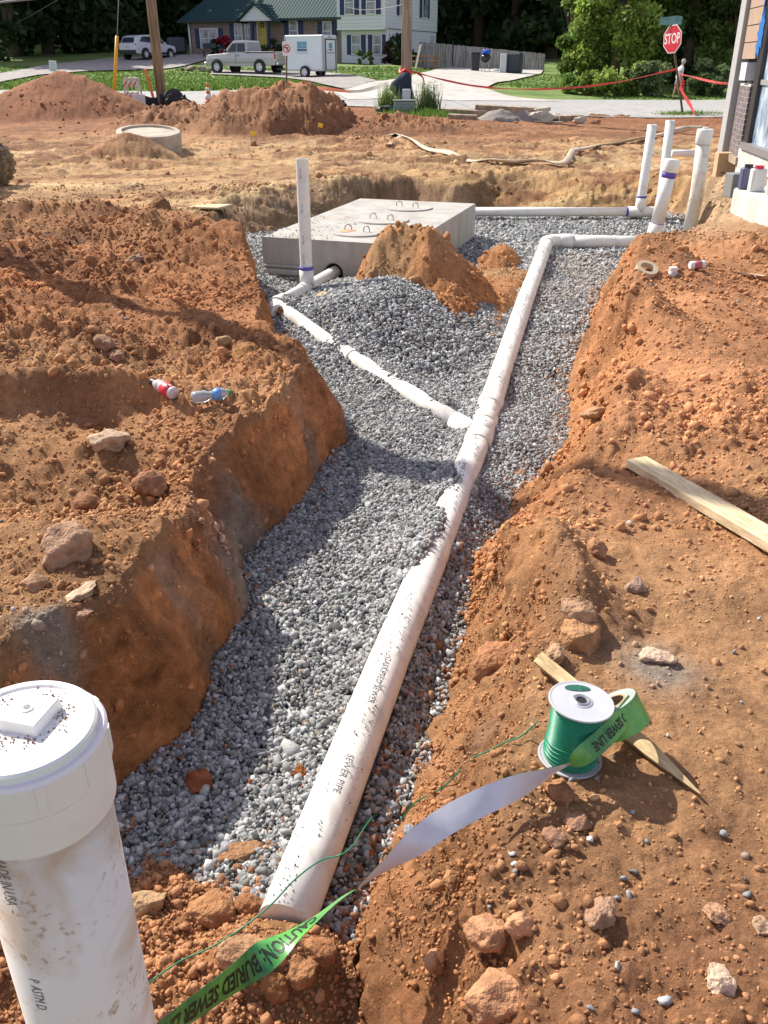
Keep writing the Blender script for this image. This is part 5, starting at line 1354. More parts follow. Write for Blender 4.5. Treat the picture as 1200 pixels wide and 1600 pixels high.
def ring():
    z = -.05; c = (-6.0 + .35, 0, 0); c = P(232, 228, z=.15); cx, cy = c.x, c.y + .1
    t = thing("manhole_ring", "stack of two round concrete manhole rings standing in the dirt", "manhole ring", (cx, cy, -.05))
    m = conc_mat("ring_concrete", (.50, .45, .36), .5)
    q = Euler((R(7), R(3), 0)).to_matrix()
    MB().lathe([(.60, -.25), (.60, .19), (.585, .20), (.42, .20), (.42, -.25)], (cx + .03, cy, 0), 56, q).build("lower_ring", m, t)
    MB().lathe([(.63, .20), (.63, .40), (.61, .43), (.52, .44), (.515, .40), (.40, .40), (.40, .21), (.63, .20)], (cx, cy, 0), 56, q).build("upper_ring", m, t)
    MB().lathe([(.41, .36), (.41, .40), (.0001, .405)], (cx, cy, 0), 40, q).build("cover", m, t)
ring()

# ================================================================ POLES, SIGNS AND SITE CLUTTER BY THE ROAD
POLEW = mat("weathered_pole_wood", (.19, .155, .095), .9, var=.35, scale=5, c2=(.28, .23, .155), stretch=(3, 3, .25), bump_=.01, bscale=20)
def pole(px, py, Y, r, h, label, m=POLEW):
    b = P(px, py, Y=Y); z = fh(b.x, Y); c = (b.x, Y, z)
    t = thing("utility_pole", label, "utility pole", c)
    MB().tube([(c[0], c[1], z - .3), (c[0] - .02, c[1], z + h * .5), (c[0], c[1], z + h)], [r, r * .93, r * .82], 24).build("pole_shaft", m, t)
    return t, Vector(c)
tL, cL = pole(254, 166, 32, .165, 10, "brown wooden utility pole at the left between the dirt mounds")
tM, cM = pole(635, 160, 30, .165, 10, "grey wooden utility pole behind the green utility box, with dark cloth tied to it", mat("grey_pole_wood", (.27, .25, .20), .9, var=.3, scale=5, c2=(.36, .33, .28), stretch=(3, 3, .25), bump_=.01, bscale=20))
def shadow_pole():
    x, y = -4.15, 8.6; t = thing("utility_pole", "wooden utility pole standing just left of the photo, its shadow falling across the trench", "utility pole", (x, y, 0))
    MB().tube([(x, y, -.3), (x, y, 9.5)], [.15, .12], 20).build("pole_shaft", POLEW, t)
    MB().box((x, y, 9.0), (1.8, .1, .12)).build("crossarm", POLEW, t)
shadow_pole()
cable = mat("grey_cable", (.20, .20, .21), .6)
def wire(a, b, sag, r, name, label, cat="cable"):
    a, b = Vector(a), Vector(b); pts = [a.lerp(b, i / 24) - Vector((0, 0, sag * 4 * (i / 24) * (1 - i / 24))) for i in range(25)]
    return solo(MB().tube(pts, r, 8).build(name, cable), label, cat)
wire(P(-220, 26, Y=37), P(330, -30, Y=36), .0, .035, "overhead_cable", "thick overhead cable crossing the top left corner")
wire((cM.x, cM.y, cM.z + 8), P(20, 40, Y=74), .1, .012, "service_wire", "thin service wire running past the white house")
wire(P(541, 10, Y=70), P(641, 4, Y=30), .2, .012, "service_wire", "thin wire crossing in front of the white siding")
# guy wire with yellow guard
b = P(177, 156, Y=32.2); b.z = fh(b.x, b.y)
t = thing("guy_wire", "thin guy wire with a yellow plastic guard left of the brown pole", "guy wire", b)
tp = P(187, -40, Y=32.2); MB().tube([b, tp], .012, 8).build("wire_strand", cable, t)
g0, g1_ = b.lerp(tp, .03), b.lerp(tp, .50); g0 = P(178, 150, Y=32.2); g1_ = P(183, 56, Y=32.2); MB().tube([g0, g1_], .055, 12).build("yellow_guard", mat("yellow_guard", (.80, .42, .02), .45), t)
# stop sign
def octagon(r): return [(r * math.cos(R(22.5 + 45 * k)), r * math.sin(R(22.5 + 45 * k))) for k in range(8)]
def stop_sign():
    Y = 30.7; b = P(1067, 180, Y=Y); z = fh(b.x, Y); b.z = z; t = thing("stop_sign", "red octagonal stop sign on a leaning rusty post at the roadside", "sign", b)
    top = P(1048, 38, Y=Y - .15); rust = mat("rusty_post", (.13, .075, .05), .8, var=.3, scale=20)
    ax = (top - b).normalized(); MB().tube([b - ax * .2, top], .035, 8).build("sign_post", rust, t)
    c = P(1050.5, 61, Y=Y - .26); rz = R(-47); M = Euler((R(90) + R(2), R(-4), 0)).to_matrix(); M = Matrix.Rotation(R(-64), 3, 'Z') @ M
    rr = .385 / math.cos(R(22.5))
    def plate(name, r, off, th, m, par):
        pts = octagon(r); vs = [c + M @ Vector((x, y, off)) for x, y in pts] + [c + M @ Vector((x, y, off - th)) for x, y in pts]
        return MB().add(vs, [tuple(range(8)), tuple(range(15, 7, -1))] + [(i, i + 8, (i+1) % 8 + 8, (i+1) % 8) for i in range(8)]).build(name, m, par)
    w = plate("sign_face", rr, 0, .012, mat("sign_white", (.72, .70, .68), .45), t); recalc(w)
    plate("red_field", rr * .93, .004, .003, mat("sign_red", (.55, .012, .03), .4), w)
    vs, fs = text_geo("STOP", .36, .008, 3); MB().add([c + M @ Vector((x * .78, y * 1.1, .0055)) for x, y, _ in vs], fs).build("lettering", mat("sign_white", (.72, .70, .68), .45), w)
    k = P(1048, 32, Y=Y - .1); M2 = Euler((R(90), R(-3), R(-35))).to_matrix()
    vs = [k + M2 @ Vector((x, y, 0)) for x, y in ((-.34, -.10), (.34, -.14), (.36, .08), (.2, .12), (-.33, .10))]; vs2 = [v + Vector((0, .01, 0)) for v in vs]
    MB().add(vs + vs2, [tuple(range(5)), tuple(range(9, 4, -1))] + [(i, i+5, (i+1)%5+5, (i+1)%5) for i in range(5)]).build("street_name_blade", mat("faded_green_blade", (.12, .28, .27), .5, var=.3, scale=8), t)
    return b, top
sb, stp = stop_sign()
ORT = mat("red_flag_tape", (.72, .07, .06), .5, var=.12, scale=4); ORO = mat("orange_flag_tape", (.78, .22, .10), .5, var=.15, scale=4)
def band(pts, w, name, label, m, tw=.5, solo_=True, parent=None):
    pts = smooth_path(pts, 8); vs, fs = [], []
    for i, c in enumerate(pts):
        t_ = (pts[min(i+1, len(pts)-1)] - pts[max(i-1, 0)]).normalized(); a = tw * math.sin(i * .33) + .3; u = Vector((0, 0, 1)); s_ = t_.cross(u).normalized(); u = s_.cross(t_)
        q = u * math.cos(a) + s_ * math.sin(a); nn = t_.cross(q) * .003; vs += [c + q * w / 2 + nn, c - q * w / 2 + nn, c - q * w / 2 - nn, c + q * w / 2 - nn]
    for i in range(len(pts) - 1):
        for j in range(4): fs.append((i*4+j, i*4+(j+1)%4, (i+1)*4+(j+1)%4, (i+1)*4+j))
    o = MB().add(vs, fs).build(name, m, parent)
    return solo(o, label, "barrier tape") if solo_ else o
pk = P(650, 113, Y=30); k2 = P(1057, 108, Y=30.5)
band([P(645, 112, Y=29.8), P(690, 124, Y=30), P(740, 134, Y=30.1), P(800, 139, Y=30.2), P(880, 138, Y=30.3), P(960, 129, Y=30.4), k2], .055, "barrier_tape", "long red barrier tape sagging from the grey pole to the stop sign", ORT, .9)
band([P(1062, 116, Y=30.5), P(1085, 121, Y=28), P(1110, 127, Y=25), P(1140, 131, Y=19), (5.1, 14.03, 1.4)], .05, "barrier_tape", "red barrier tape running from the stop sign to the building post", ORT, .5)
band([P(1062, 136, Y=30.5), P(1070, 150, Y=30.3), P(1079, 165, Y=30.0), P(1087, 180, Y=29.6)], .13, "barrier_tape", "loose red tape end hanging to the ground right of the sign post", ORT, .2)
band([P(652, 114, Y=30), P(660, 120, Y=29.8), P(663, 132, Y=29.7)], .09, "barrier_tape", "short red tape tail hanging from the grey pole", ORT, .2)
mb = MB(); kz = P(1065, 132, Y=30.55); 
for k in range(4): mb.tube([kz + Vector((-.05 + .01 * k, -.05, .15 - .08 * k)), kz + Vector((.06, -.06, .08 - .07 * k)), kz + Vector((.01 * k, .06, .12 - .07 * k))], .022, 8)
solo(mb.build("tape_knot", ORT), "bunched red tape knotted round the stop sign post", "barrier tape")
band([P(449, 128, Y=36), P(470, 134, Y=35), P(510, 139, Y=34), P(545, 143, Y=33.5)], .11, "barrier_tape", "orange part of the tape stretched low over the grass", ORO, .5)
band([P(545, 143, Y=33.5), P(570, 141, Y=33), P(605, 131, Y=32)], .11, "barrier_tape", "white end of the tape stretched low over the grass", mat("white_tape", (.62, .58, .52), .5), .4)
def cloth():
    t = MB(); n = 14; c0 = P(634, 113, Y=29.75); rows = []
    prof = [(0, .10, 0), (-.12, .19, -.02), (-.28, .30, -.08), (-.45, .33, -.12), (-.6, .27, -.05), (-.8, .25, .03), (-1.0, .2, .08), (-1.12, .16, .1)]
    vs = []
    for z, r, dx in prof:
        for j in range(n):
            a = 2 * math.pi * j / n; rr = r * (1 + .22 * math.sin(a * 3 + z * 5)); vs.append((c0.x + dx + rr * math.cos(a), c0.y - .02 + (rr * .55 + (.17 if math.sin(a) > 0 else 0)) * math.sin(a), c0.z + z))
    k = len(prof); t.add(vs, [(i*n+j, (i+1)*n+j, (i+1)*n+(j+1)%n, i*n+(j+1)%n) for i in range(k-1) for j in range(n)] + [tuple(range(n)), tuple((k-1)*n+j for j in range(n-1, -1, -1))], True)
    solo(t.build("dark_cloth", mat("navy_cloth", (.02, .03, .055), .9)), "dark navy cloth tied round the foot of the grey pole", "cloth")
    mb = MB(); mb.tube([(c0.x + .17 * math.cos(a), 30 + .19 * math.sin(a), c0.z + .02 + .05 * math.sin(3 * a)) for a in np.linspace(0, 6.2, 17)], .05, 8); mb.tube([(c0.x + .05, 29.78, c0.z), (c0.x + .1, 29.72, c0.z - .25), (c0.x + .14, 29.7, c0.z - .45)], .03, 6)
    solo(mb.build("tape_knot", ORT), "red tape wound round the grey pole above the dark cloth", "barrier tape")
cloth()
def utility_box():
    c = P(631.5, 178, Y=28); z = fh(c.x, 28); t = thing("utility_box", "low grey-green ribbed utility box on the ground beside the weeds", "utility box", (c.x, 28.2, z))
    m = mat("grey_green_box", (.20, .29, .26), .5); MB().box((c.x, 28.2, z + .17), (.60, .42, .34), bev=.02).build("box_body", m, t)
    for k in range(4): MB().box((c.x, 27.985, z + .07 + k * .065), (.54, .03, .022), bev=.004).build("louver_rib", m, t)
    MB().box((c.x, 28.2, z + .352), (.66, .48, .03), bev=.01).build("box_lid", m, t)
    o = MB().box((c.x + .08, 28.75, z + .32), (.24, .2, .64), bev=.02).build("meter_box", mat("pale_box", (.50, .53, .56), .5)); solo(o, "small pale grey pedestal box behind the ribbed utility box", "utility box")
utility_box()
def small_sign():
    b = P(447, 152, Y=36); z = fh(b.x, 36); t = thing("turn_sign", "small white sign with red ring and slash on a thin post by the trailer", "sign", (b.x, 36, z))
    top = P(448, 66, Y=36); MB().tube([(b.x, 36, z - .2), (top.x, 36, top.z)], .03, 8).build("sign_post", mat("rusty_post", (.13,.075,.05), .8), t)
    c = Vector((P(448, 76, Y=36).x, 35.95, P(448, 76, Y=36).z)); w = MB().box(c, (.30, .015, .46), bev=.006).build("sign_face", mat("sign_white", (.72,.70,.68), .45), t)
    rg = [(.12 * math.cos(a), .12 * math.sin(a)) for a in np.linspace(0, 2*math.pi, 25)]; MB().tube([(c.x + x, c.y - .012, c.z + z_) for x, z_ in rg], .016, 6, cap=False).build("red_ring", mat("sign_red", (.55,.012,.03), .4), w)
    MB().box((c.x, c.y - .014, c.z), (.24, .006, .028), (0, R(45), 0)).build("red_slash", mat("sign_red", (.55,.012,.03), .4), w)
    mb = MB(); mb.box((c.x + .035, c.y - .010, c.z - .03), (.03, .004, .10)); mb.box((c.x - .007, c.y - .0105, c.z + .035), (.11, .004, .03)); mb.prism([(c.x - .09, c.z + .035), (c.x - .04, c.z + .07), (c.x - .04, c.z)], c.y - .0125, c.y - .009); mb.build("turn_arrow", INK, w)
small_sign()
def cone_():
    b = P(326, 156, Y=31.8); z = fh(b.x, b.y); t = thing("traffic_cone", "orange traffic cone with white bands at the edge of the road", "traffic cone", (b.x, b.y, z))
    og = mat("cone_orange", (.75, .16, .04), .5); wh = mat("cone_white", (.72, .72, .70), .5)
    MB().box((b.x, b.y, z + .02), (.36, .36, .04), bev=.01).build("cone_base", og, t)
    MB().lathe([(.14, .04), (.115, .20)], (b.x, b.y, z), 24, smooth=True).build("cone_body", og, t)
    MB().lathe([(.117, .20), (.088, .38)], (b.x, b.y, z), 24, smooth=True).build("white_band", wh, t); MB().lathe([(.086, .38), (.072, .46)], (b.x, b.y, z), 24, smooth=True).build("cone_middle", og, t)
    MB().lathe([(.073, .46), (.055, .57)], (b.x, b.y, z), 24, smooth=True).build("white_band", wh, t); MB().lathe([(.054, .57), (.030, .70), (.0001, .705)], (b.x, b.y, z), 24, smooth=True).build("cone_tip", og, t)
cone_()
def barricade(px, py, Y, s, label, rz, lean):
    b = P(px, py, Y=Y); z = fh(b.x, Y); t = thing("barricade", label, "barricade", (b.x, Y, z)); wh = mat("barricade_white", (.62, .58, .52), .6, var=.12, scale=6); og = mat("barricade_red", (.50, .17, .09), .6)
    M = Matrix.Rotation(rz, 3, 'Z'); C0 = Vector((b.x, Y, z))
    def bx(c, d, nm, m, rot=(0, 0, 0), bev=.01, par=t): return MB().box(C0 + M @ Vector(c) * s, [q * s for q in d], M @ Euler(rot).to_matrix(), bev=bev * s).build(nm, m, par)
    for x in (-.27, .27): 
        bx((x, -.13, .5), (.06, .05, 1.02), "leg", wh, (R(-13) , 0, R(0))); bx((x, .13, .5), (.06, .05, 1.02), "leg", wh, (R(13), 0, 0))
    for k, zc in enumerate((.84, .42)):
        yf = -.03 - (1 - zc) * .22 - .035; p_ = bx((0, yf, zc), (.60, .03, .24), "panel", wh, (R(-13), 0, 0))
        for j in range(3): bx((-.19 + j * .19, yf - .017, zc), (.07, .008, .29), "stripe", og, (R(-13), R(40), 0), 0, p_)
    bx((0, 0, 1.0), (.6, .12, .06), "top_bar", wh)
barricade(210, 163, 31.9, .88, "folding white barricade with red-brown stripes standing upright at the left of the brown pole", R(-12), 0)
def loose(px, py, Y, mb, name, label, cat, m, dz=0):
    b = P(px, py, Y=Y); z = fh(b.x, Y) + dz; o = mb.build(name, m); o.location = (b.x, Y, z); return solo(o, label, cat)
loose(218, 166, 31.3, MB().box((0, 0, .22), (.42, .04, .46), (R(-22), 0, R(15)), bev=.01), "striped_board", "loose striped board leaning in front of the barricade", "board", mat("barricade_white", (.62,.58,.52), .6))
loose(237, 160, 32.1, MB().box((0, 0, .5), (.09, .025, 1.0), (0, R(-11), 0), bev=.004), "marker_stake", "bright orange marker stake leaning left of the brown pole", "stake", mat("bright_orange", (.80, .20, .07), .6), .15)
BLK = mat("black_silt_cloth", (.022, .022, .026), .8, var=.4, scale=4)
def crumple(w, d, h, seed, n=3):
    v, f = ico(3); v = v.copy(); g = np.random.default_rng(seed); v *= (1 + .35 * vn3(v[:,0]*2.2+seed, v[:,1]*2.2, v[:,2]*2.2, seed) + .2 * vn3(v[:,0]*6, v[:,1]*6+seed, v[:,2]*6, seed+1))[:, None]; v *= np.array((w, d, h)) / 2; v[:, 2] += h * .4
    mb = MB(); mb.add([tuple(q) for q in v], [tuple(q) for q in f]); return mb
mb = MB(); xs_ = np.linspace(-.62, .62, 15)
for i in range(14):
    y_a, y_b = .08 * math.sin(i * 1.3), .08 * math.sin((i + 1) * 1.3); h1, h2 = .36 + .12 * math.sin(i * .9) * (i / 14), .36 + .12 * math.sin((i + 1) * .9) * ((i + 1) / 14)
    mb.add([(xs_[i], y_a, 0), (xs_[i+1], y_b, 0), (xs_[i+1], y_b + .05, h2), (xs_[i], y_a + .05, h1), (xs_[i], y_a + .03, 0), (xs_[i+1], y_b + .03, 0), (xs_[i+1], y_b + .08, h2), (xs_[i], y_a + .08, h1)], [(0,1,2,3), (7,6,5,4), (3,2,6,7), (0,3,7,4), (1,5,6,2)])
loose(247, 168, 31.5, mb, "silt_fence", "low run of black silt fence cloth behind the brown pole's foot", "silt fence", BLK)
loose(273, 168, 31.4, crumple(.55, .4, .62, 4), "black_plastic", "crumpled black plastic standing right of the brown pole", "plastic sheet", BLK)
loose(284, 166, 31.7, crumple(.5, .4, .44, 8), "black_plastic", "crumpled black plastic bundle behind the white debris", "plastic sheet", BLK)
loose(293, 167, 31.2, MB().box((0, 0, .10), (.42, .12, .04), (R(12), R(-18), R(10)), bev=.004).box((.05, .1, .16), (.40, .1, .03), (0, R(22), R(-20)), bev=.004).box((-.05, -.05, .05), (.3, .2, .05), (0, 0, .4), bev=.004), "white_debris", "heap of broken white trim boards right of the brown pole", "debris", mat("white_trim", (.60, .57, .52), .7))
loose(482, 162, 29.6, crumple(.3, .3, .34, 11), "black_plastic", "small upright black plastic lump behind the brown mound", "plastic sheet", BLK)
loose(508, 164, 29.4, crumple(.8, .4, .30, 13), "black_plastic", "long black plastic heap between the mound and the grass strip", "plastic sheet", BLK)
loose(529, 163, 29.4, crumple(.5, .3, .26, 15), "black_plastic", "low black plastic heap right of the long one", "plastic sheet", BLK)
loose(606, 172, 28.6, crumple(.62, .5, .22, 17), "dark_tarp", "dark green tarp bundle left of the ribbed utility box", "tarp", mat("green_tarp", (.03, .06, .055), .6))
loose(487, 166, 29.2, MB().box((0, 0, .12), (.5, .10, .03), (0, R(-10), .3), bev=.003), "white_plank", "short white plank lying among the black plastic", "plank", mat("white_trim", (.60, .57, .52), .7))
for px, py, lab in ((498, 212, "small yellow marker flag on the flank of the brown mound"), (393, 225, "small yellow marker flag in front of the brown mound")):
    p = G(px, py); t = thing("marker_flag", lab, "flag", p); MB().tube([p, p + Vector((0, 0, .26))], .006, 6).build("flag_wire", cable, t)
    MB().box(p + Vector((.05, 0, .22)), (.11, .004, .09), (0, .3, .2)).build("flag_sheet", mat("yellow_flag", (.80, .52, .02), .6), t)
TIMB = mat("grey_timber", (.27, .205, .135), .9, var=.3, scale=5, c2=(.36, .29, .20), bump_=.006, bscale=30)
def timber(px0, py0, px1, py1, Y0, Y1, w, h, dz, label, m=TIMB):
    a, b = P(px0, py0, Y=Y0), P(px1, py1, Y=Y1); a.z = gh(a.x, a.y) + dz; b.z = gh(b.x, b.y) + dz; solo(beam("timber", a, b, w, h, m, .1, bevel=.01), label, "timber")
timber(743, 176, 855, 178, 28.6, 28.0, .2, .17, .20, "longest grey timber on the rubble by the road")
timber(690, 182, 760, 184, 28.2, 27.8, .2, .15, .10, "short timber at the left end of the rubble")
timber(700, 188, 745, 190, 27.2, 27.0, .16, .12, .06, "front timber at the left end of the rubble")
timber(872, 188, 908, 190, 27.2, 27.4, .24, .16, .08, "thick timber at the right end of the rubble")
timber(835, 193, 880, 195, 26.4, 26.3, .1, .04, .04, "thin board lying in front of the broken concrete")
for i, (px, py, Y, w, lab) in enumerate(((848, 186, 27.0, 52, "largest broken concrete slab in the rubble"), (872, 184, 27.3, 34, "broken concrete piece right of the largest slab"), (845, 172, 27.8, 30, "white pointed concrete piece on top of the rubble"), (905, 192, 26.4, 34, "flat concrete chip at the right end of the rubble"), (931, 190, 26.4, 20, "small brown lump right of the rubble"))):
    b = P(px, py, Y=Y); z = gh(b.x, Y); s = w / F * 25 / 2; v, f = rock_geo(300 + i, s, s * .7, s * .38, 1); v = v + np.array((b.x, Y, z + s * .25 + (.18 if i == 2 else 0)))
    solo(fast_mesh("concrete_chunk", v, f, ROCKM, np.tile(np.array((.52, .47, .38) if i != 4 else (.36, .2, .12)), (len(v), 1))), lab, "concrete chunk")
for i, (px, py, Y, w, h, lab) in enumerate(((780, 190, 27.0, 70, .32, "left of the two grey gravel heaps in the rubble"), (815, 190, 27.1, 62, .30, "right of the two grey gravel heaps in the rubble"))):
    b = P(px, py, Y=Y); z = gh(b.x, Y); v, f = ico(4); r = w / F * 25 / 2; v = v.copy(); k = 1 - np.hypot(v[:,0], v[:,1]); v = v * np.array((r, r * .8, h)); v[:, 2] = np.where(v[:, 2] > 0, h * np.clip(k, 0, 1) ** .8 * 1.0, -.05) + .05 * vn3(v[:,0]*7, v[:,1]*7, v[:,2]*7, i) + .03 * vn3(v[:,0]*20, v[:,1]*20, v[:,2]*20, i)
    solo(fast_mesh("gravel_heap", v + np.array((b.x, Y, z)), f, STONE, np.tile(np.array((.24, .22, .19)), (len(v), 1))), lab, "gravel heap")

# ================================================================ EXCAVATOR (its track end shows at the left edge)
def excavator():
    YEL = mat("muddy_yellow_paint", (.42, .27, .06), .6, var=.35, scale=5, c2=(.50, .33, .10)); TRK = mat("muddy_track", (.20, .15, .09), .9, var=.5, scale=6)
    e = P(12, 288, Y=13.4); x1 = e.x; y = 13.4; z0 = gh(x1, y) - .03; t = thing("excavator", "muddy yellow excavator, only the end of its track in view at the left edge", "excavator", (x1 - 1.2, y - .5, z0))
    for yy in (y, y - 1.35):
        pts = []; L_, hh = 2.4, .62
        for a in np.linspace(-90, 90, 10): pts.append((x1 - .31 + .31 * math.cos(R(a)), z0 + .31 + .31 * math.sin(R(a))))
        for a in np.linspace(90, 270, 10): pts.append((x1 - L_ + .31 * math.cos(R(a)), z0 + .31 + .31 * math.sin(R(a))))
        tr = MB().prism(pts, yy, yy + .4).build("track_belt", TRK, t); recalc(tr)
        mb = MB(); n = len(pts)
        for i in range(n):
            a, b = Vector((pts[i][0], 0, pts[i][1])), Vector((pts[(i+1) % n][0], 0, pts[(i+1) % n][1])); k = max(1, int((b - a).length / .11))
            for j in range(k): c = a.lerp(b, (j + .5) / k); d = b - a; mb.box((c.x, yy + .2, c.z), (.05, .42, .05), (0, -math.atan2(d.z, d.x), 0))
        mb.build("track_tread", TRK, tr)
        ins = MB()
        ins.prism([(x1 - .31 + .21 * math.cos(R(a)), z0 + .31 + .21 * math.sin(R(a))) for a in np.linspace(-90, 90, 10)] + [(x1 - L_ + .21 * math.cos(R(a)), z0 + .31 + .21 * math.sin(R(a))) for a in np.linspace(90, 270, 10)], yy - .03, yy + .43); recalc(ins.build("track_frame", YEL, tr))
    cx = x1 - 1.3
    MB().box((cx - .1, y - .5, z0 + 1.05), (1.7, 1.5, .7), bev=.08).build("engine_house", YEL, t)
    cb = MB().box((cx + .0, y - .9, z0 + 1.85), (1.1, .8, 1.0), bev=.08).build("cab", YEL, t); MB().box((cx + .0, y - 1.31, z0 + 1.95), (.8, .02, .6), bev=.005).build("cab_window", mat("dark_glass", (.02, .025, .03), .08, spec=.8), cb)
    MB().tube([(cx - .5, y - .3, z0 + 1.2), (cx - 1.3, y - .3, z0 + 2.8), (cx - 2.6, y - .3, z0 + 2.6)], [.16, .14, .1], 8, smooth=False).build("boom", YEL, t)
    MB().tube([(cx - 2.6, y - .3, z0 + 2.6), (cx - 2.9, y - .3, z0 + 1.1)], [.1, .08], 8, smooth=False).build("arm", YEL, t)
    MB().prism([(cx - 3.2, z0 + .3), (cx - 2.6, z0 + .3), (cx - 2.6, z0 + 1.1), (cx - 2.9, z0 + 1.1)], y - .6, y).build("bucket", TRK, t)
excavator()
# ================================================================ HOUSES
NAVY = mat("navy_shutter", (.018, .035, .11), .6); WHT = mat("white_trim_paint", (.76, .78, .83), .6); GLASS = mat("house_glass", (.10, .12, .14), .12, spec=.8, var=.4, scale=1.5, c2=(.24, .27, .30))
def lap_siding(name, c):
    m, N, L, b = new_mat(name); tc = N.new('ShaderNodeTexCoord'); w = N.new('ShaderNodeTexWave'); w.bands_direction = 'Z'; w.wave_profile = 'SAW'; w.inputs['Scale'].default_value = 1.35; w.inputs['Distortion'].default_value = 0
    L.new(tc.outputs['Object'], w.inputs[0]); b.inputs['Base Color'].default_value = (*c, 1); b.inputs['Roughness'].default_value = .6
    r = N.new('ShaderNodeValToRGB'); r.color_ramp.elements[0].position = .0; r.color_ramp.elements[0].color = (*[q * .72 for q in c], 1); r.color_ramp.elements[1].position = .12; r.color_ramp.elements[1].color = (*c, 1)
    L.new(w.outputs[1], r.inputs[0]); L.new(r.outputs[0], b.inputs['Base Color']); bp = N.new('ShaderNodeBump'); bp.inputs['Distance'].default_value = .04; L.new(w.outputs[1], bp.inputs['Height']); L.new(bp.outputs[0], b.inputs['Normal']); return m
SIDING = lap_siding("white_lap_siding", (.76, .79, .86))
def brick_mat():
    m, N, L, b = new_mat("brown_brick"); tc = N.new('ShaderNodeTexCoord'); mp = N.new('ShaderNodeMapping'); mp.inputs['Rotation'].default_value = (R(90), 0, 0); L.new(tc.outputs['Object'], mp.inputs[0])
    k = N.new('ShaderNodeTexBrick'); k.inputs['Scale'].default_value = 2.6; k.inputs['Color1'].default_value = (.25, .16, .125, 1); k.inputs['Color2'].default_value = (.10, .065, .055, 1); k.inputs['Mortar'].default_value = (.32, .29, .27, 1); k.inputs['Mortar Size'].default_value = .035; k.inputs['Bias'].default_value = -.3
    L.new(mp.outputs[0], k.inputs[0]); L.new(k.outputs[0], b.inputs['Base Color']); b.inputs['Roughness'].default_value = .9; return m
BRICK = brick_mat()
def roof_mat():
    m, N, L, b = new_mat("green_metal_roof"); tc = N.new('ShaderNodeTexCoord'); w = N.new('ShaderNodeTexWave'); w.bands_direction = 'X'; w.inputs['Scale'].default_value = 1.1; w.inputs['Distortion'].default_value = 0; L.new(tc.outputs['Object'], w.inputs[0])
    r = N.new('ShaderNodeValToRGB'); r.color_ramp.elements[0].color = (.008, .038, .040, 1); r.color_ramp.elements[1].color = (.013, .055, .057, 1); L.new(w.outputs[1], r.inputs[0]); L.new(r.outputs[0], b.inputs['Base Color'])
    b.inputs['Roughness'].default_value = .75; b.inputs['Specular IOR Level'].default_value = .2; bp = N.new('ShaderNodeBump'); bp.inputs['Distance'].default_value = .02; L.new(w.outputs[1], bp.inputs['Height']); L.new(bp.outputs[0], b.inputs['Normal']); return m
ROOF = roof_mat()
HA = R(25); HC = P(605, 101, Y=72.3)
def s_of(px, off=0.0):
    """distance along the house fronts, leftwards from the white corner, seen at column px (front set forward by off)"""
    lo, hi = -3.0, 26.0
    f = lambda s: (lambda x, y: 600 + F * x / (y * CP + (H - 2.5) * SP) - px)(HC.x - s * math.cos(HA) - off * math.sin(HA), HC.y + s * math.sin(HA) - off * math.cos(HA))
    for _ in range(40):
        mid = (lo + hi) / 2
        if f(mid) > 0: lo = mid
        else: hi = mid
    return (lo + hi) / 2
def zat(py, s, off=0.0):
    y = HC.y + s * math.sin(HA) - off * math.cos(HA); return P(600, py, Y=y).z
# local frame: x to the right along the front (s = -x), y to the back, z up
def local(t): return t
def win(t, x0, x1, z0, z1, y=0, mull=True, sh=None, shw=.38):
    """window part with frame, glass and shutters on a front facing -y"""
    w = MB().box(((x0+x1)/2, y - .04, (z0+z1)/2), (x1 - x0 + .16, .08, z1 - z0 + .16), bev=.01).build("window", WHT, t, world=False)
    MB().box(((x0+x1)/2, y - .085, (z0+z1)/2), (x1 - x0, .02, z1 - z0)).build("glass", GLASS, w, world=False)
    mb = MB(); mb.box(((x0+x1)/2, y - .10, (z0+z1)/2), (x1 - x0, .02, .05))
    if mull: mb.box(((x0+x1)/2, y - .101, (z0+z1)/2), (.05, .018, z1 - z0))
    mb.build("sash_bar", WHT, w, world=False)
    for s in (sh if sh is not None else (-1, 1)):
        xc = x0 - .10 - shw/2 if s < 0 else x1 + .10 + shw/2
        MB().box((xc, y - .03, (z0+z1)/2), (shw, .05, z1 - z0 + .12), bev=.01).build("shutter", NAVY, t, world=False)
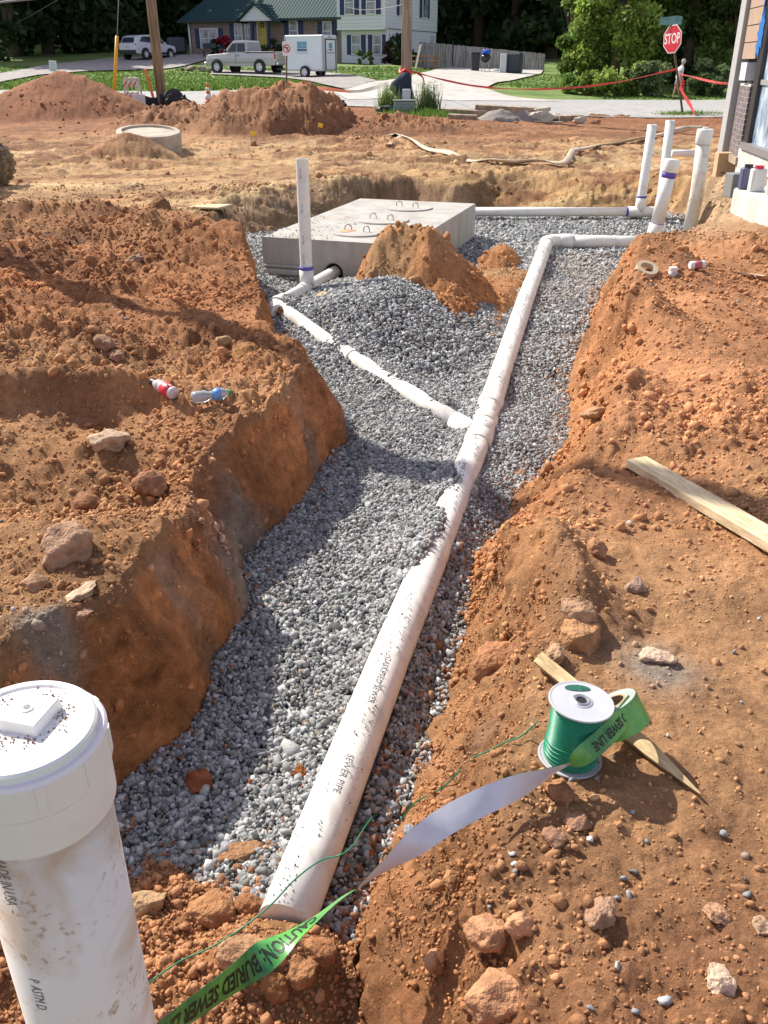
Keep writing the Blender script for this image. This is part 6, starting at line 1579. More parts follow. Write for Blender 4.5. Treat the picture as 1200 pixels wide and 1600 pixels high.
def brick_house():
    z0 = zat(86, 12); t = thing("brick_house", "single-storey brown brick house with a green metal roof and yellow door", "house", (HC.x, HC.y, z0), -HA)
    xr, xl = -s_of(534), -s_of(298); D = 9.0; zt = zat(33, 12) - z0
    MB().box(((xr+xl)/2, D/2, zt/2 - .3), (xr - xl, D, zt + .6)).build("brick_wall", BRICK, t, world=False)
    # roof: hipped at the left end
    ov = .55; e0, e1 = xl - .6, xr + .3; rise = 3.3; rf = MB(); yA, yB = -ov, D + ov; zr = zt
    v = [(e0, yA, zr), (e1, yA, zr), (e1, yB, zr), (e0, yB, zr), (e0 + 2.4, D/2, zr + rise), (e1, D/2, zr + rise)]; v2 = [(x, y, z + .12) for x, y, z in v]
    rf.add(v + v2, [(0,1,2,3), (6,7,11,10), (8,9,10,11), (9,6,10), (0,6,7,1), (1,7,8,2), (2,8,9,3), (3,9,6,0), (7,8,11)]); r = recalc(rf.build("roof", ROOF, t, world=False))
    MB().box(((e0+e1)/2, yA - .05, zr + .03), (e1 - e0, .12, .14)).build("gutter", mat("dark_gutter", (.02, .03, .035), .5), r, world=False)
    mb = MB().tube([(xl + .12, -.15, zt), (xl + .12, -.12, 0)], .07, 8); mb.build("downpipe", WHT, t, world=False)
    W = lambda a, b: (-s_of(a), -s_of(b))
    zz = lambda py, px: zat(py, s_of(px)) - z0
    for a, b, y0, y1, sh, mu in ((316, 342, 74, 46, (-1, 1), True), (370, 380, 73, 38, (-1,), True), (386, 394, 73, 38, (), True), (455, 466, 62, 34, (-1, 1), False), (507, 518, 62, 35, (-1, 1), False)):
        x0, x1 = W(a, b); win(t, x0, x1, zz(y0, a), zz(y1, a), 0, mu, sh, .42)
    x0, x1 = W(407, 419); zd = zz(77, 412); d = MB().box(((x0+x1)/2, -.05, zd + 1.05), (x1 - x0, .08, 2.1), bev=.01).build("front_door", mat("yellow_door", (.62, .50, .09), .5), t, world=False)
    MB().lathe([(.05, 0), (.05, .04), (.0001, .05)], (x0 + .15, -.12, zd + 1.0), 12, (R(90), 0, 0)).build("door_knob", STEEL, d, world=False)
    MB().lathe([(.16, -.03), (.19, 0), (.16, .03), (.11, .03), (.11, -.03), (.16, -.03)], ((x0+x1)/2, -.13, zd + 1.65), 20, (R(90), 0, 0)).build("door_wreath", mat("brown_wreath", (.16, .08, .04), .9), d, world=False)
    mb = MB(); mb.box((x0 - .12, -.04, zd + 1.05), (.12, .1, 2.2)); mb.box((x1 + .12, -.04, zd + 1.05), (.12, .1, 2.2)); mb.build("door_frame", WHT, t, world=False)
    # porch gable on dark posts
    gx0, gx1 = -s_of(377, 1.5), -s_of(428, 1.5); gz = zat(33, s_of(400), 1.5) - z0; gm = (gx0 + gx1) / 2; gr = 1.05
    g_ = MB().prism([(gx0, gz), (gx1, gz), (gm, gz + gr)], -1.5, -.9).build("porch_gable", SIDING, t, world=False); recalc(g_)
    mb = MB(); mb.add([(gx0 - .25, -1.7, gz - .05), (gm, -1.7, gz + gr + .12), (gm, 2.2, gz + gr + .12), (gx0 - .25, 2.2, gz - .05), (gx0 - .25, -1.7, gz - .13), (gm, -1.7, gz + gr), (gm, 2.2, gz + gr), (gx0 - .25, 2.2, gz - .13)], [(0,1,2,3), (7,6,5,4), (0,4,5,1), (1,5,6,2), (2,6,7,3), (3,7,4,0)])
    mb.add([(gx1 + .25, -1.7, gz - .05), (gm, -1.7, gz + gr + .12), (gm, 2.2, gz + gr + .12), (gx1 + .25, 2.2, gz - .05), (gx1 + .25, -1.7, gz - .13), (gm, -1.7, gz + gr), (gm, 2.2, gz + gr), (gx1 + .25, 2.2, gz - .13)], [(0,1,2,3), (7,6,5,4), (0,4,5,1), (1,5,6,2), (2,6,7,3), (3,7,4,0)])
    recalc(mb.build("porch_roof", ROOF, t, world=False))
    for px in (396, 421): xp = -s_of(px, 1.3); MB().box((xp, -1.3, (gz + zd) / 2), (.2, .2, gz - zd)).build("porch_post", NAVY, t, world=False)
    MB().box((gm, -.85, zd - .09), (gx1 - gx0 + .3, 1.7, .16)).build("porch_floor", mat("brick_step", (.20, .10, .07), .9), t, world=False)
brick_house()
def white_house():
    z0 = HC.z - .35; t = thing("white_house", "two-storey white sided house with navy shutters beside the brick house", "house", (HC.x, HC.y, z0), -HA)
    W_ = s_of(534); D = 9.5; z = lambda py, s=2: zat(py, s) - z0
    zf = z(46); MB().box((-W_/2, D/2, (zf)/2), (W_, D, zf)).build("ground_floor_wall", SIDING, t, world=False)
    MB().box((-W_/2 + .02, D/2 - .30, zf + 1.7), (W_ + .10, D + .62, 3.3)).build("upper_floor_wall", SIDING, t, world=False)
    MB().box((-W_/2, -.33, zf + .02), (W_ + .12, .58, .12)).build("overhang_soffit", WHT, t, world=False)
    mb = MB(); mb.box((.0, -.02, zf/2 - .03), (.14, .14, zf - .1)); mb.box((.06, -.62, zf + 1.7), (.14, .08, 3.3)); mb.build("corner_board", WHT, t, world=False)
    zt = zf + 3.35; rf = MB(); rf.prism([(-W_ - .5, zt), (.6, zt), (-W_/2, zt + 2.2)], -1.0, D + .5); recalc(rf.build("roof", ROOF, t, world=False))
    for a, b in ((550, 564), (583, 597)):
        x0, x1 = -s_of(a), -s_of(b); win(t, x0 + .06, x1 - .06, z(84), z(56), 0, False, (-1, 1), .36)
        x0, x1 = -s_of(a - 4), -s_of(b - 4); win(t, x0 + .06, x1 - .06, z(22), z(-14), -.61, False, (-1, 1), .36)
    # side wall windows (face +x)
    for y0, y1, za, zb_ in ((2.0, 2.9, z(22), z(-14)), (6.3, 7.2, z(22), z(-14)), (2.0, 2.9, z(64), z(52))):
        xw = .08 if za > zf else .0
        w = MB().box((xw + .04, (y0+y1)/2, (za+zb_)/2), (.08, y1 - y0 + .16, zb_ - za + .16), bev=.01).build("window", WHT, t, world=False)
        MB().box((xw + .085, (y0+y1)/2, (za+zb_)/2), (.02, y1 - y0, zb_ - za)).build("glass", GLASS, w, world=False)
        for yy in (y0 - .32, y1 + .32): MB().box((xw + .03, yy, (za+zb_)/2), (.05, .4, zb_ - za + .1), bev=.01).build("shutter", NAVY, t, world=False)
    MB().box((.06, 8.6, 2.2), (.10, .5, .5), bev=.02).build("meter_box", mat("pale_box", (.50,.53,.56), .5), t, world=False)
white_house()

# ================================================================ FENCE AND THINGS IN FRONT OF IT
def fence():
    a, b = onland(655, 106), onland(850, 116); a.y = min(a.y, 74); 
    a = P(655, 106, Y=72); b = P(850, 113, Y=70); a.z = fh(a.x, a.y); b.z = fh(b.x, b.y)
    ta, tb = P(655, 65, Y=72).z, P(850, 84, Y=70).z
    t = thing("wooden_fence", "tall weathered grey plank fence behind the driveway", "fence", (a + b) / 2); m = mat("weathered_fence", (.24, .225, .21), .9, var=.35, scale=2.5, c2=(.36, .34, .32), stretch=(4, 4, .3))
    L_ = (b - a).length; n = int(L_ / .155); d = (b - a); d.z = 0; d.normalize(); ang = math.atan2(d.y, d.x); g = random.Random(3); mb = MB()
    for i in range(n):
        f = (i + .5) / n; c = a.lerp(b, f); top = ta + (tb - ta) * f + g.uniform(-.03, .03); z0 = fh(c.x, c.y) - .05
        mb.box((c.x, c.y + g.uniform(-.012, .012), (z0 + top) / 2), (.142, .022, top - z0), (0, 0, ang))
    mb.build("plank_panel", m, t)
    for i in range(8): f = (i + .02) / 7.1; c = a.lerp(b, f); top = ta + (tb - ta) * f; MB().box((c.x, c.y + .08, (c.z + top) / 2 - .05), (.1, .1, top - c.z)).build("fence_post", m, t)
    for h in (.25, .8): 
        p0, p1 = a + Vector((0, .05, (ta - a.z) * h)), b + Vector((0, .05, (tb - b.z) * h)); MB().tube([p0, p1], .045, 4, smooth=False).build("fence_rail", m, t)
    c = a.lerp(b, .27); MB().tube([(c.x, c.y - .06, c.z + .1), (c.x, c.y - .06, c.z + 1.7)], .03, 6).build("gate_latch_bar", mat("black_iron", (.02, .02, .02), .5), t)
fence()
def on(px, py, Y): b = P(px, py, Y=Y); return Vector((b.x, Y, fh(b.x, Y)))
DKP = mat("dark_plastic", (.025, .03, .035), .5)
def bin_(px, py, Y, label, w=.58, h=1.05, m=DKP):
    c = on(px, py, Y); t = thing("wheelie_bin", label, "bin", c); mb = MB(); vs = [(-w*.42, -w*.42, 0), (w*.42, -w*.42, 0), (w*.42, w*.42, 0), (-w*.42, w*.42, 0), (-w/2, -w/2, h), (w/2, -w/2, h), (w/2, w/2, h), (-w/2, w/2, h)]
    mb.hull(vs, c).build("bin_body", m, t); MB().box(c + Vector((0, -.02, h + .04)), (w + .06, w + .1, .09), (R(-4), 0, 0), bev=.03).build("bin_lid", m, t)
    for s in (-1, 1): MB().lathe([(.1, -.03), (.1, .03)], c + Vector((s * w * .4, w * .45, .1)), 16, (0, R(90), 0)).build("wheel", BLK, t)
bin_(742, 115, 66.5, "dark wheeled bin by the fence, left of the grill")
def grill():
    c = on(758, 116, 66); t = thing("grill", "round charcoal grill with a bright blue bag on its lid in front of the fence", "grill", c); k = mat("black_enamel", (.015, .015, .017), .3)
    MB().lathe([(.0001, .55), (.2, .60), (.31, .75), (.33, .85), (.33, .88), (.28, 1.0), (.15, 1.09), (.0001, 1.12)], c, 24, smooth=True).build("kettle", k, t)
    for a in (90, 210, 330): MB().tube([c + Vector((.15 * math.cos(R(a)), .15 * math.sin(R(a)), .65)), c + Vector((.32 * math.cos(R(a)), .32 * math.sin(R(a)), 0))], .025, 8).build("leg", mat("pale_leg", (.5, .5, .5), .4), t)
    o = crumple(.62, .5, .34, 21).build("blue_bag", mat("blue_bag", (.01, .10, .55), .5)); o.location = c + Vector((0, 0, 1.05)); solo(o, "bright blue bag lying on the charcoal grill", "bag")
grill()
o = MB().box((0, 0, .62), (1.25, .9, 1.24), (0, 0, R(-20)), bev=.10).build("covered_cabinet", mat("dark_cover", (.04, .05, .065), .6)); o.location = on(800, 117, 65.5); solo(o, "dark covered outdoor cabinet beside the tall white fridge", "cabinet")
o = MB().box((0, 0, .58), (.42, .5, 1.15), (0, 0, R(-15)), bev=.03).build("white_fridge", mat("white_enamel", (.55, .58, .62), .4)); o.location = on(786, 117, 65.2); solo(o, "narrow white fridge against the dark covered cabinet", "fridge")
o = crumple(.4, .3, .2, 31).build("white_bag", WHT); o.location = on(775, 112, 67); solo(o, "small white bag on the driveway between grill and fridge", "bag")
def picnic():
    c = on(665, 108, 66); t = thing("picnic_table", "orange-brown wooden picnic table at the foot of the fence", "picnic table", c); m = mat("cedar_wood", (.42, .19, .06), .7, var=.2, scale=4)
    MB().box(c + Vector((0, 0, .75)), (1.7, .75, .05), (0, 0, .1), bev=.01).build("tabletop", m, t)
    for s in (-1, 1): MB().box(c + Vector((0, s * .65, .45)), (1.7, .25, .05), (0, 0, .1), bev=.01).build("bench", m, t)
    for x in (-.6, .6):
        for s in (-1, 1): MB().tube([c + Vector((x, s * .2, .73)), c + Vector((x, s * .62, 0))], .05, 4, smooth=False).build("leg", m, t)
    a = on(649, 111, 64.5); solo(beam("leaning_plank", a, a + Vector((.35, .6, 1.45)), .14, .03, mat("pale_plank", (.5, .46, .38), .8)), "pale plank leaning against the picnic table", "plank")
picnic()

# ================================================================ VEHICLES
TYRE = mat("tyre_rubber", (.02, .02, .021), .8); RIM = mat("alloy_rim", (.62, .63, .65), .5, .1); CARGL = mat("car_glass", (.03, .045, .055), .12, spec=.35); BLKT = mat("black_trim", (.02, .02, .022), .5)
def wheel(t, x, y, r, w=.22):
    s = -1 if y < 0 else 1
    wh = MB().lathe([(r * .62, -w/2), (r * .93, -w/2), (r, -w/2 + .04), (r, w/2 - .04), (r * .93, w/2), (r * .62, w/2)], (x, y, r), 28, (R(90), 0, 0), smooth=False, cap=False).build("wheel", TYRE, t, world=False)
    MB().lathe([(r * .63, s * -(w/2 - .03)), (r * .60, s * -(w/2 - .01)), (r * .2, s * -(w/2 - .05)), (r * .12, s * -(w/2 - .03)), (.0001, s * -(w/2 - .025))], (x, y, r), 20, (R(90), 0, 0)).build("rim", RIM, wh, world=False)
    mb = MB()
    for k in range(5): a = 2 * math.pi * k / 5; mb.box((x + r * .42 * math.cos(a), y + s * (w/2 - .015), r + r * .42 * math.sin(a)), (r * .10, .02, r * .16), (0, -a, 0))
    mb.build("spoke_gap", BLKT, wh, world=False)
def body_loft(name, secs, m, t, mid=.6):
    """secs: list of (x, half width bottom, half width top, z0, z1) joined into a hull with side crease"""
    vs, fs = [], []; n = 6
    for x, wb, wt, z0, z1 in secs:
        zm = z0 + (z1 - z0) * mid; vs += [(x, -wb * .96, z0), (x, -wb, zm), (x, -wt, z1), (x, wt, z1), (x, wb, zm), (x, wb * .96, z0)]
    for i in range(len(secs) - 1):
        for j in range(n): fs.append((i*n+j, i*n+(j+1) % n, (i+1)*n+(j+1) % n, (i+1)*n+j))
    fs += [tuple(range(n-1, -1, -1)), tuple((len(secs)-1)*n+j for j in range(n))]
    o = recalc(MB().add(vs, fs).build(name, m, t, world=False)); md = o.modifiers.new("b", 'BEVEL'); md.width = .035; md.segments = 2; md.limit_method = 'ANGLE'; md.angle_limit = R(25); return o
def arch(t, x, y, r): 
    s = -1 if y < 0 else 1; MB().lathe([(r + .07, -.02), (r + .07, .02), (.0001, .02)], (x, y, r), 28, (R(90), 0, 0)).build("wheel_arch", BLKT, t, world=False)
def pickup():
    c = on(390, 116, 60.3); t = thing("pickup_truck", "silver regular-cab pickup truck parked in front of the brick house, towing the white trailer", "pickup", c, R(180) - R(27))
    SIL = mat("silver_paint", (.46, .46, .47), .35, .15)          # +x is forward
    body_loft("body", [(2.62, .80, .74, .50, .92), (2.50, .90, .82, .42, 1.02), (1.25, .94, .86, .40, 1.10), (1.0, .95, .88, .40, 1.12), (-.35, .95, .88, .40, 1.12), (-2.45, .95, .90, .45, 1.12), (-2.52, .93, .88, .50, 1.12)], SIL, t)
    cabn = body_loft("cab", [(1.28, .84, .80, 1.08, 1.14), (.62, .84, .68, 1.08, 1.74), (.45, .84, .69, 1.08, 1.78), (-.30, .84, .69, 1.08, 1.78), (-.42, .84, .70, 1.08, 1.70), (-.46, .84, .80, 1.08, 1.14)], SIL, t, .06)
    for s in (-1, 1):
        def pan(pts, nm, m, off=.0): 
            vs = [(x, s * (y + .012 + off), z) for x, y, z in pts]; vs2 = [(x, s * (y - .02), z) for x, y, z in pts]; n = len(pts)
            recalc(MB().add(vs + vs2, [tuple(range(n)), tuple(range(2*n-1, n-1, -1))] + [(i, i+n, (i+1)%n+n, (i+1)%n) for i in range(n)]).build(nm, m, cabn, world=False))
        pan([(.98, .835, 1.18), (.62, .735, 1.62), (.32, .735, 1.64), (.32, .835, 1.18)], "door_window", CARGL); pan([(.26, .835, 1.18), (.26, .735, 1.64), (-.28, .735, 1.64), (-.36, .835, 1.18)], "quarter_window", CARGL)
        MB().box((.30, s * .951, .82), (.015, .01, .60)).build("door_seam", BLKT, t, world=False); MB().box((.12, s * .962, .98), (.14, .02, .04)).build("door_handle", BLKT, t, world=False)
        MB().box((.95, s * 1.05, 1.20), (.10, .18, .18), bev=.03).build("wing_mirror", BLKT, t, world=False)
        MB().box((0, s * .952, .60), (3.0, .012, .06)).build("side_trim", mat("trim_grey", (.3,.3,.3), .4), t, world=False)
        MB().box((-2.50, s * .87, .93), (.06, .13, .30), bev=.01).build("tail_light", mat("tail_red", (.45, .03, .03), .3), t, world=False); MB().box((2.56, s * .68, .80), (.12, .26, .16), bev=.02).build("headlight", mat("lamp_glass", (.6,.6,.58), .1), t, world=False)
        for x in (1.72, -1.42): arch(t, x, s * .945, .36); wheel(t, x, s * .905, .36)
    MB().box((-1.42, 0, 1.135), (1.9, 1.56, .03)).build("bed_opening", BLKT, t, world=False)
    for s in (-1, 1): MB().box((-1.42, s * .86, 1.15), (2.1, .10, .07), bev=.02).build("bed_rail", BLKT, t, world=False)
    MB().box((-2.62, 0, .55), (.16, 1.8, .20), bev=.04).build("rear_bumper", mat("chrome", (.5,.5,.5), .25, .9), t, world=False); MB().box((2.66, 0, .52), (.16, 1.8, .24), bev=.04).build("front_bumper", mat("chrome", (.5,.5,.5), .25, .9), t, world=False)
    MB().box((-2.53, 0, .88), (.02, 1.4, .42), bev=.004).build("tailgate", mat("tailgate_paint", (.36,.36,.34), .3, .4), t, world=False); MB().box((2.63, 0, .80), (.04, .96, .18), bev=.01).build("grille", BLKT, t, world=False)
    MB().hull([(1.20, -.76, 1.16), (1.20, .76, 1.16), (.70, -.62, 1.66), (.70, .62, 1.66), (1.24, -.76, 1.17), (1.24, .76, 1.17), (.745, -.62, 1.68), (.745, .62, 1.68)]).build("windscreen", CARGL, cabn, world=False)
pickup()
def trailer():
    c = on(487, 121, 57.0); t = thing("cargo_trailer", "white enclosed cargo trailer with a faded blue logo on its side, hitched behind the pickup", "trailer", c, R(180) - R(29))
    W = mat("trailer_white", (.72, .78, .84), .4, var=.04, scale=2); L_, wd, z0, z1 = 2.6, 1.45, .38, 2.16; AL = mat("aluminium_trim", (.45, .46, .46), .4, .4)
    o = MB().box((0, 0, (z0+z1)/2), (L_, wd, z1 - z0), bev=.06).build("trailer_box", W, t, world=False)
    MB().box((0, 0, z1 - .03), (L_ + .03, wd + .03, .14), bev=.05).build("roof_cap", WHT, t, world=False)
    MB().box((0, 0, z0 + .03), (L_ + .02, wd + .02, .08)).build("bottom_rail", AL, t, world=False)
    for s in (-1, 1):
        wheel(t, -.1, s * (wd/2 + .10), .32, .20)
        for x in (-L_/2 + .03, L_/2 - .03): MB().box((x, s * (wd/2 - .02), (z0+z1)/2), (.09, .09, z1 - z0)).build("corner_trim", AL, t, world=False)
    # rear door (towards -x)
    x = -L_/2; d = MB().box((x - .02, -.02, 1.22), (.04, 1.02, 1.46), bev=.005).build("rear_door", WHT, t, world=False)
    mb = MB(); mb.box((x - .045, -.55, 1.22), (.03, .05, 1.56)); mb.box((x - .045, .51, 1.22), (.03, .05, 1.56)); mb.box((x - .045, -.02, 1.98), (.03, 1.1, .05)); mb.build("door_seal", BLKT, d, world=False)
    mb = MB(); 
    for yy in (-.3, -.02, .26): mb.box((x - .05, yy, 1.30), (.03, .12, .05))
    mb.build("latch_bar", BLKT, d, world=False); 
    mb = MB()
    for yy in (-.12, 0, .12): mb.box((x - .035, yy, z1 - .06), (.02, .05, .04))
    mb.build("marker_lamp", mat("tail_red", (.45,.03,.03), .3), t, world=False)
    B1, B2 = mat("faded_logo_blue", (.16, .36, .50), .5, var=.35, scale=12), mat("logo_dark_blue", (.08, .16, .26), .5)
    # logo: pale blue lettered block over a dark bar, faint ground line
    for side in (1,):
        y = wd/2 + .004
        MB().box((.12, y, 1.70), (.66, .006, .34)).build("logo_block", B1, o, world=False); MB().box((.12, y + .001, 1.44), (.68, .006, .13)).build("logo_bar", B2, o, world=False); MB().box((.08, y, 1.29), (.80, .005, .05)).build("logo_line", mat("logo_pale", (.42,.50,.56), .5), o, world=False)
    MB().box((x - .045, -.02, 1.66), (.006, .36, .26)).build("logo_block", B1, d, world=False); MB().box((x - .046, -.02, 1.46), (.006, .36, .07)).build("logo_bar", B2, d, world=False)
    MB().tube([(L_/2, 0, .45), (L_/2 + 1.1, 0, .45)], .05, 6).build("tow_bar", BLKT, t, world=False); MB().tube([(L_/2 + .8, 0, .42), (L_/2 + .8, 0, .0)], .035, 6).build("jockey_leg", AL, t, world=False)
trailer()
def suv():
    c = on(234, 94, 75.5); t = thing("parked_suv", "white compact suv parked in the shade on the grey drive, seen from behind", "suv", c, R(61))
    W = mat("white_paint", (.62, .64, .68), .25, spec=.6)
    body_loft("body", [(2.28, .72, .66, .42, .78), (2.12, .86, .78, .34, .92), (1.2, .92, .82, .30, 1.04), (0, .93, .86, .30, 1.06), (-1.6, .93, .86, .32, 1.10), (-2.18, .88, .82, .40, 1.10), (-2.28, .82, .76, .46, 1.02)], W, t)
    cabn = body_loft("cabin", [(1.20, .80, .74, 1.0, 1.06), (.45, .82, .62, 1.0, 1.58), (-.2, .82, .64, 1.0, 1.66), (-1.4, .82, .62, 1.0, 1.60), (-1.95, .80, .60, 1.0, 1.50), (-2.18, .78, .70, 1.0, 1.08)], W, t, .06)
    for s in (-1, 1):
        for pts, nm in (([(.95, .80, 1.10), (.45, .69, 1.50), (-.30, .70, 1.54), (-.30, .81, 1.10)], "front_side_window"), ([(-.36, .81, 1.10), (-.36, .70, 1.54), (-1.35, .68, 1.50), (-1.70, .79, 1.20)], "rear_side_window")):
            n = len(pts); vs = [(x, s * (y + .012), z) for x, y, z in pts] + [(x, s * (y - .02), z) for x, y, z in pts]
            recalc(MB().add(vs, [tuple(range(n)), tuple(range(2*n-1, n-1, -1))] + [(i, i+n, (i+1)%n+n, (i+1)%n) for i in range(n)]).build(nm, CARGL, cabn, world=False))
        MB().box((-.33, s * .935, .78), (.015, .01, .56)).build("door_seam", BLKT, t, world=False); MB().box((.9, s * .93, .42), (2.2, .02, .14)).box((-1.0, s * .93, .40), (.5, .02, .1)).build("side_sill", BLKT, t, world=False); MB().box((-.20, s * .945, .98), (.16, .02, .035)).build("door_handle", BLKT, t, world=False)
        for x in (1.38, -1.36): arch(t, x, s * .925, .36); wheel(t, x, s * .885, .35)
        MB().box((-2.20, s * .66, .98), (.10, .34, .13), (0, 0, s * .12), bev=.02).build("tail_light", mat("tail_red", (.45,.03,.03), .3), t, world=False)
        MB().box((.75, s * 1.0, 1.10), (.14, .16, .12), bev=.03).build("wing_mirror", W, t, world=False)
    MB().hull([(-2.22, -.60, 1.12), (-2.22, .60, 1.12), (-1.98, -.52, 1.46), (-1.98, .52, 1.46), (-2.16, -.6, 1.12), (-2.16, .6, 1.12), (-1.92, -.52, 1.46), (-1.92, .52, 1.46)]).build("rear_window", CARGL, cabn, world=False)
    MB().hull([(1.16, -.68, 1.08), (1.16, .68, 1.08), (.52, -.58, 1.53), (.52, .58, 1.53), (1.20, -.68, 1.09), (1.20, .68, 1.09), (.56, -.58, 1.55), (.56, .58, 1.55)]).build("windscreen", CARGL, cabn, world=False)
    MB().box((-2.28, 0, .50), (.12, 1.66, .26), bev=.05).build("rear_bumper", BLKT, t, world=False); MB().box((-2.295, 0, .84), (.02, .42, .12)).build("number_plate", mat("plate", (.5,.52,.55), .5), t, world=False)
suv()
o = MB().box((0, 0, .6), (1.6, 1.0, 1.2), (0, 0, .2), bev=.2).build("covered_vehicle", mat("dark_cover", (.04,.05,.065), .6)); o.location = on(278, 88, 80); solo(o, "dark covered trailer standing beyond the white suv", "trailer")

# ================================================================ PERSON ON THE ROAD
def person():
    b = P(1056, 158, Y=45.5); z = fh(b.x, b.y) + .04; s = 1.64 / 1.75; cx, cy = b.x, b.y
    t = thing("person", "person in a white shirt and light shorts walking along the road behind the stop sign", "person", (cx, cy, z))
    sk = mat("skin", (.42, .24, .17), .6)
    # walking to the left, head bowed; x is the walking direction (negative)
    J = {0: (0, 0, .95, .13, .11), 1: (-.01, 0, 1.12, .14, .10), 2: (.02, 0, 1.32, .17, .11), 3: (.07, 0, 1.44, .07, .07), 4: (.10, 0, 1.50, .055, .06), 5: (.13, 0, 1.58, .085, .10), 6: (.12, 0, 1.68, .08, .09),
         7: (-.02, -.09, .88, .10, .10), 8: (-.14, -.10, .50, .06, .06), 9: (-.20, -.10, .10, .042, .045), 10: (-.10, -.10, .035, .04, .03),
         11: (.02, .09, .88, .10, .10), 12: (.07, .10, .48, .06, .06), 13: (.16, .10, .12, .042, .045), 14: (.26, .10, .05, .04, .03),
         15: (.03, -.19, 1.36, .055, .055), 16: (-.02, -.23, 1.10, .042, .042), 17: (.10, -.22, .90, .032, .032), 18: (.14, -.21, .82, .035, .02),
         19: (.03, .19, 1.36, .055, .055), 20: (.10, .23, 1.10, .042, .042), 21: (.22, .22, .93, .032, .032), 22: (.27, .21, .86, .035, .02)}
    E = [(0,1),(1,2),(2,3),(3,4),(4,5),(5,6),(0,7),(7,8),(8,9),(9,10),(0,11),(11,12),(12,13),(13,14),(2,15),(15,16),(16,17),(17,18),(2,19),(19,20),(20,21),(21,22)]
    me = bpy.data.meshes.new("body"); me.from_pydata([(cx + J[k][0] * s, cy + J[k][1] * s, z + J[k][2] * s) for k in sorted(J)], E, []); o = bpy.data.objects.new("body", me); col.objects.link(o)
    md = o.modifiers.new("skin", 'SKIN'); o.modifiers.new("sub", 'SUBSURF').levels = 1; o.modifiers["sub"].render_levels = 2
    for k in sorted(J): me.skin_vertices[0].data[k].radius = (J[k][3] * s, J[k][4] * s)
    me.skin_vertices[0].data[0].use_root = True; me.materials.append(sk)
    dg = bpy.context.evaluated_depsgraph_get(); nm = bpy.data.meshes.new_from_object(o.evaluated_get(dg)); bpy.data.objects.remove(o); bo = bpy.data.objects.new("body", nm); nm.materials.clear(); nm.materials.append(sk); col.objects.link(bo); adopt(bo, t)
    V = lambda k: Vector((cx + J[k][0] * s, cy + J[k][1] * s, z + J[k][2] * s))
    sh = mat("white_shirt", (.66, .66, .68), .9); mb = MB(); n = 16; vs = []
    for zz, rx_, ry_, dx in ((.90, .165, .175, 0), (1.05, .16, .165, 0), (1.22, .165, .20, 0.01), (1.36, .14, .22, .03), (1.43, .09, .12, .06), (1.46, .07, .07, .075)):
        vs += [(cx + (dx + rx_ * math.cos(2*math.pi*j/n)) * s, cy + ry_ * math.sin(2*math.pi*j/n) * s, z + zz * s) for j in range(n)]
    mb.add(vs, [(i*n+j, i*n+(j+1)%n, (i+1)*n+(j+1)%n, (i+1)*n+j) for i in range(5) for j in range(n)], True)
    for a, b_ in ((15, 16), (19, 20)): mb.tube([V(2).lerp(V(a), .7), V(a), V(a).lerp(V(b_), .6)], [.085 * s, .08 * s, .075 * s], 12)
    mb.build("shirt", sh, t); mb = MB()
    for a, b_ in ((7, 8), (11, 12)): mb.tube([V(0) + Vector((0, (-.05 if a == 7 else .05), .02)), V(a), V(a).lerp(V(b_), .75)], [.14 * s, .13 * s, .12 * s], 14)
    mb.build("shorts", mat("pink_grey_shorts", (.45, .35, .33), .9), t)
    MB().lathe([(.0001, .12), (.07, .10), (.10, .04), (.105, -.02), (.098, -.05)], V(5) + Vector((.0, 0, .06)), 16, Euler((0, R(-12), 0)).to_matrix(), smooth=True).build("hair", mat("grey_hair", (.42, .38, .32), .8), t)
person()

# ================================================================ TREES, BUSHES, GRASS
def leaves(g, pts_c, rad, n, size, tint, shell=.55):
    """leaf cards spread through overlapping clumps; returns V, F, T"""
    C_ = np.array(pts_c); k = g.integers(len(C_), size=n); d = g.normal(size=(n, 3)); d /= np.linalg.norm(d, axis=1)[:, None]; r = (shell + (1 - shell) * g.random(n)) * (1 + .25 * g.normal(size=n) * .6)
    c = C_[k] + d * r[:, None] * np.array(rad)[k]
    Rm = rotmats(n, g); s = size * g.uniform(.6, 1.4, n); q = np.array([(-.5, -.32, 0), (.5, -.25, .06), (.55, .28, 0), (-.45, .34, .08)]); V = np.einsum('nij,vj->nvi', Rm, q) * s[:, None, None] + c[:, None, :]
    t = np.array(tint)[None] * g.uniform(.6, 1.45, (len(C_), 1))[k] * g.uniform(.75, 1.25, (n, 1)); t[:, 0] *= g.uniform(.85, 1.25, n)
    return V.reshape(-1, 3), np.arange(n * 4).reshape(n, 4), np.repeat(t, 4, 0)
BARK = mat("bark", (.10, .075, .055), .95, var=.3, scale=6, bump_=.02, bscale=12)
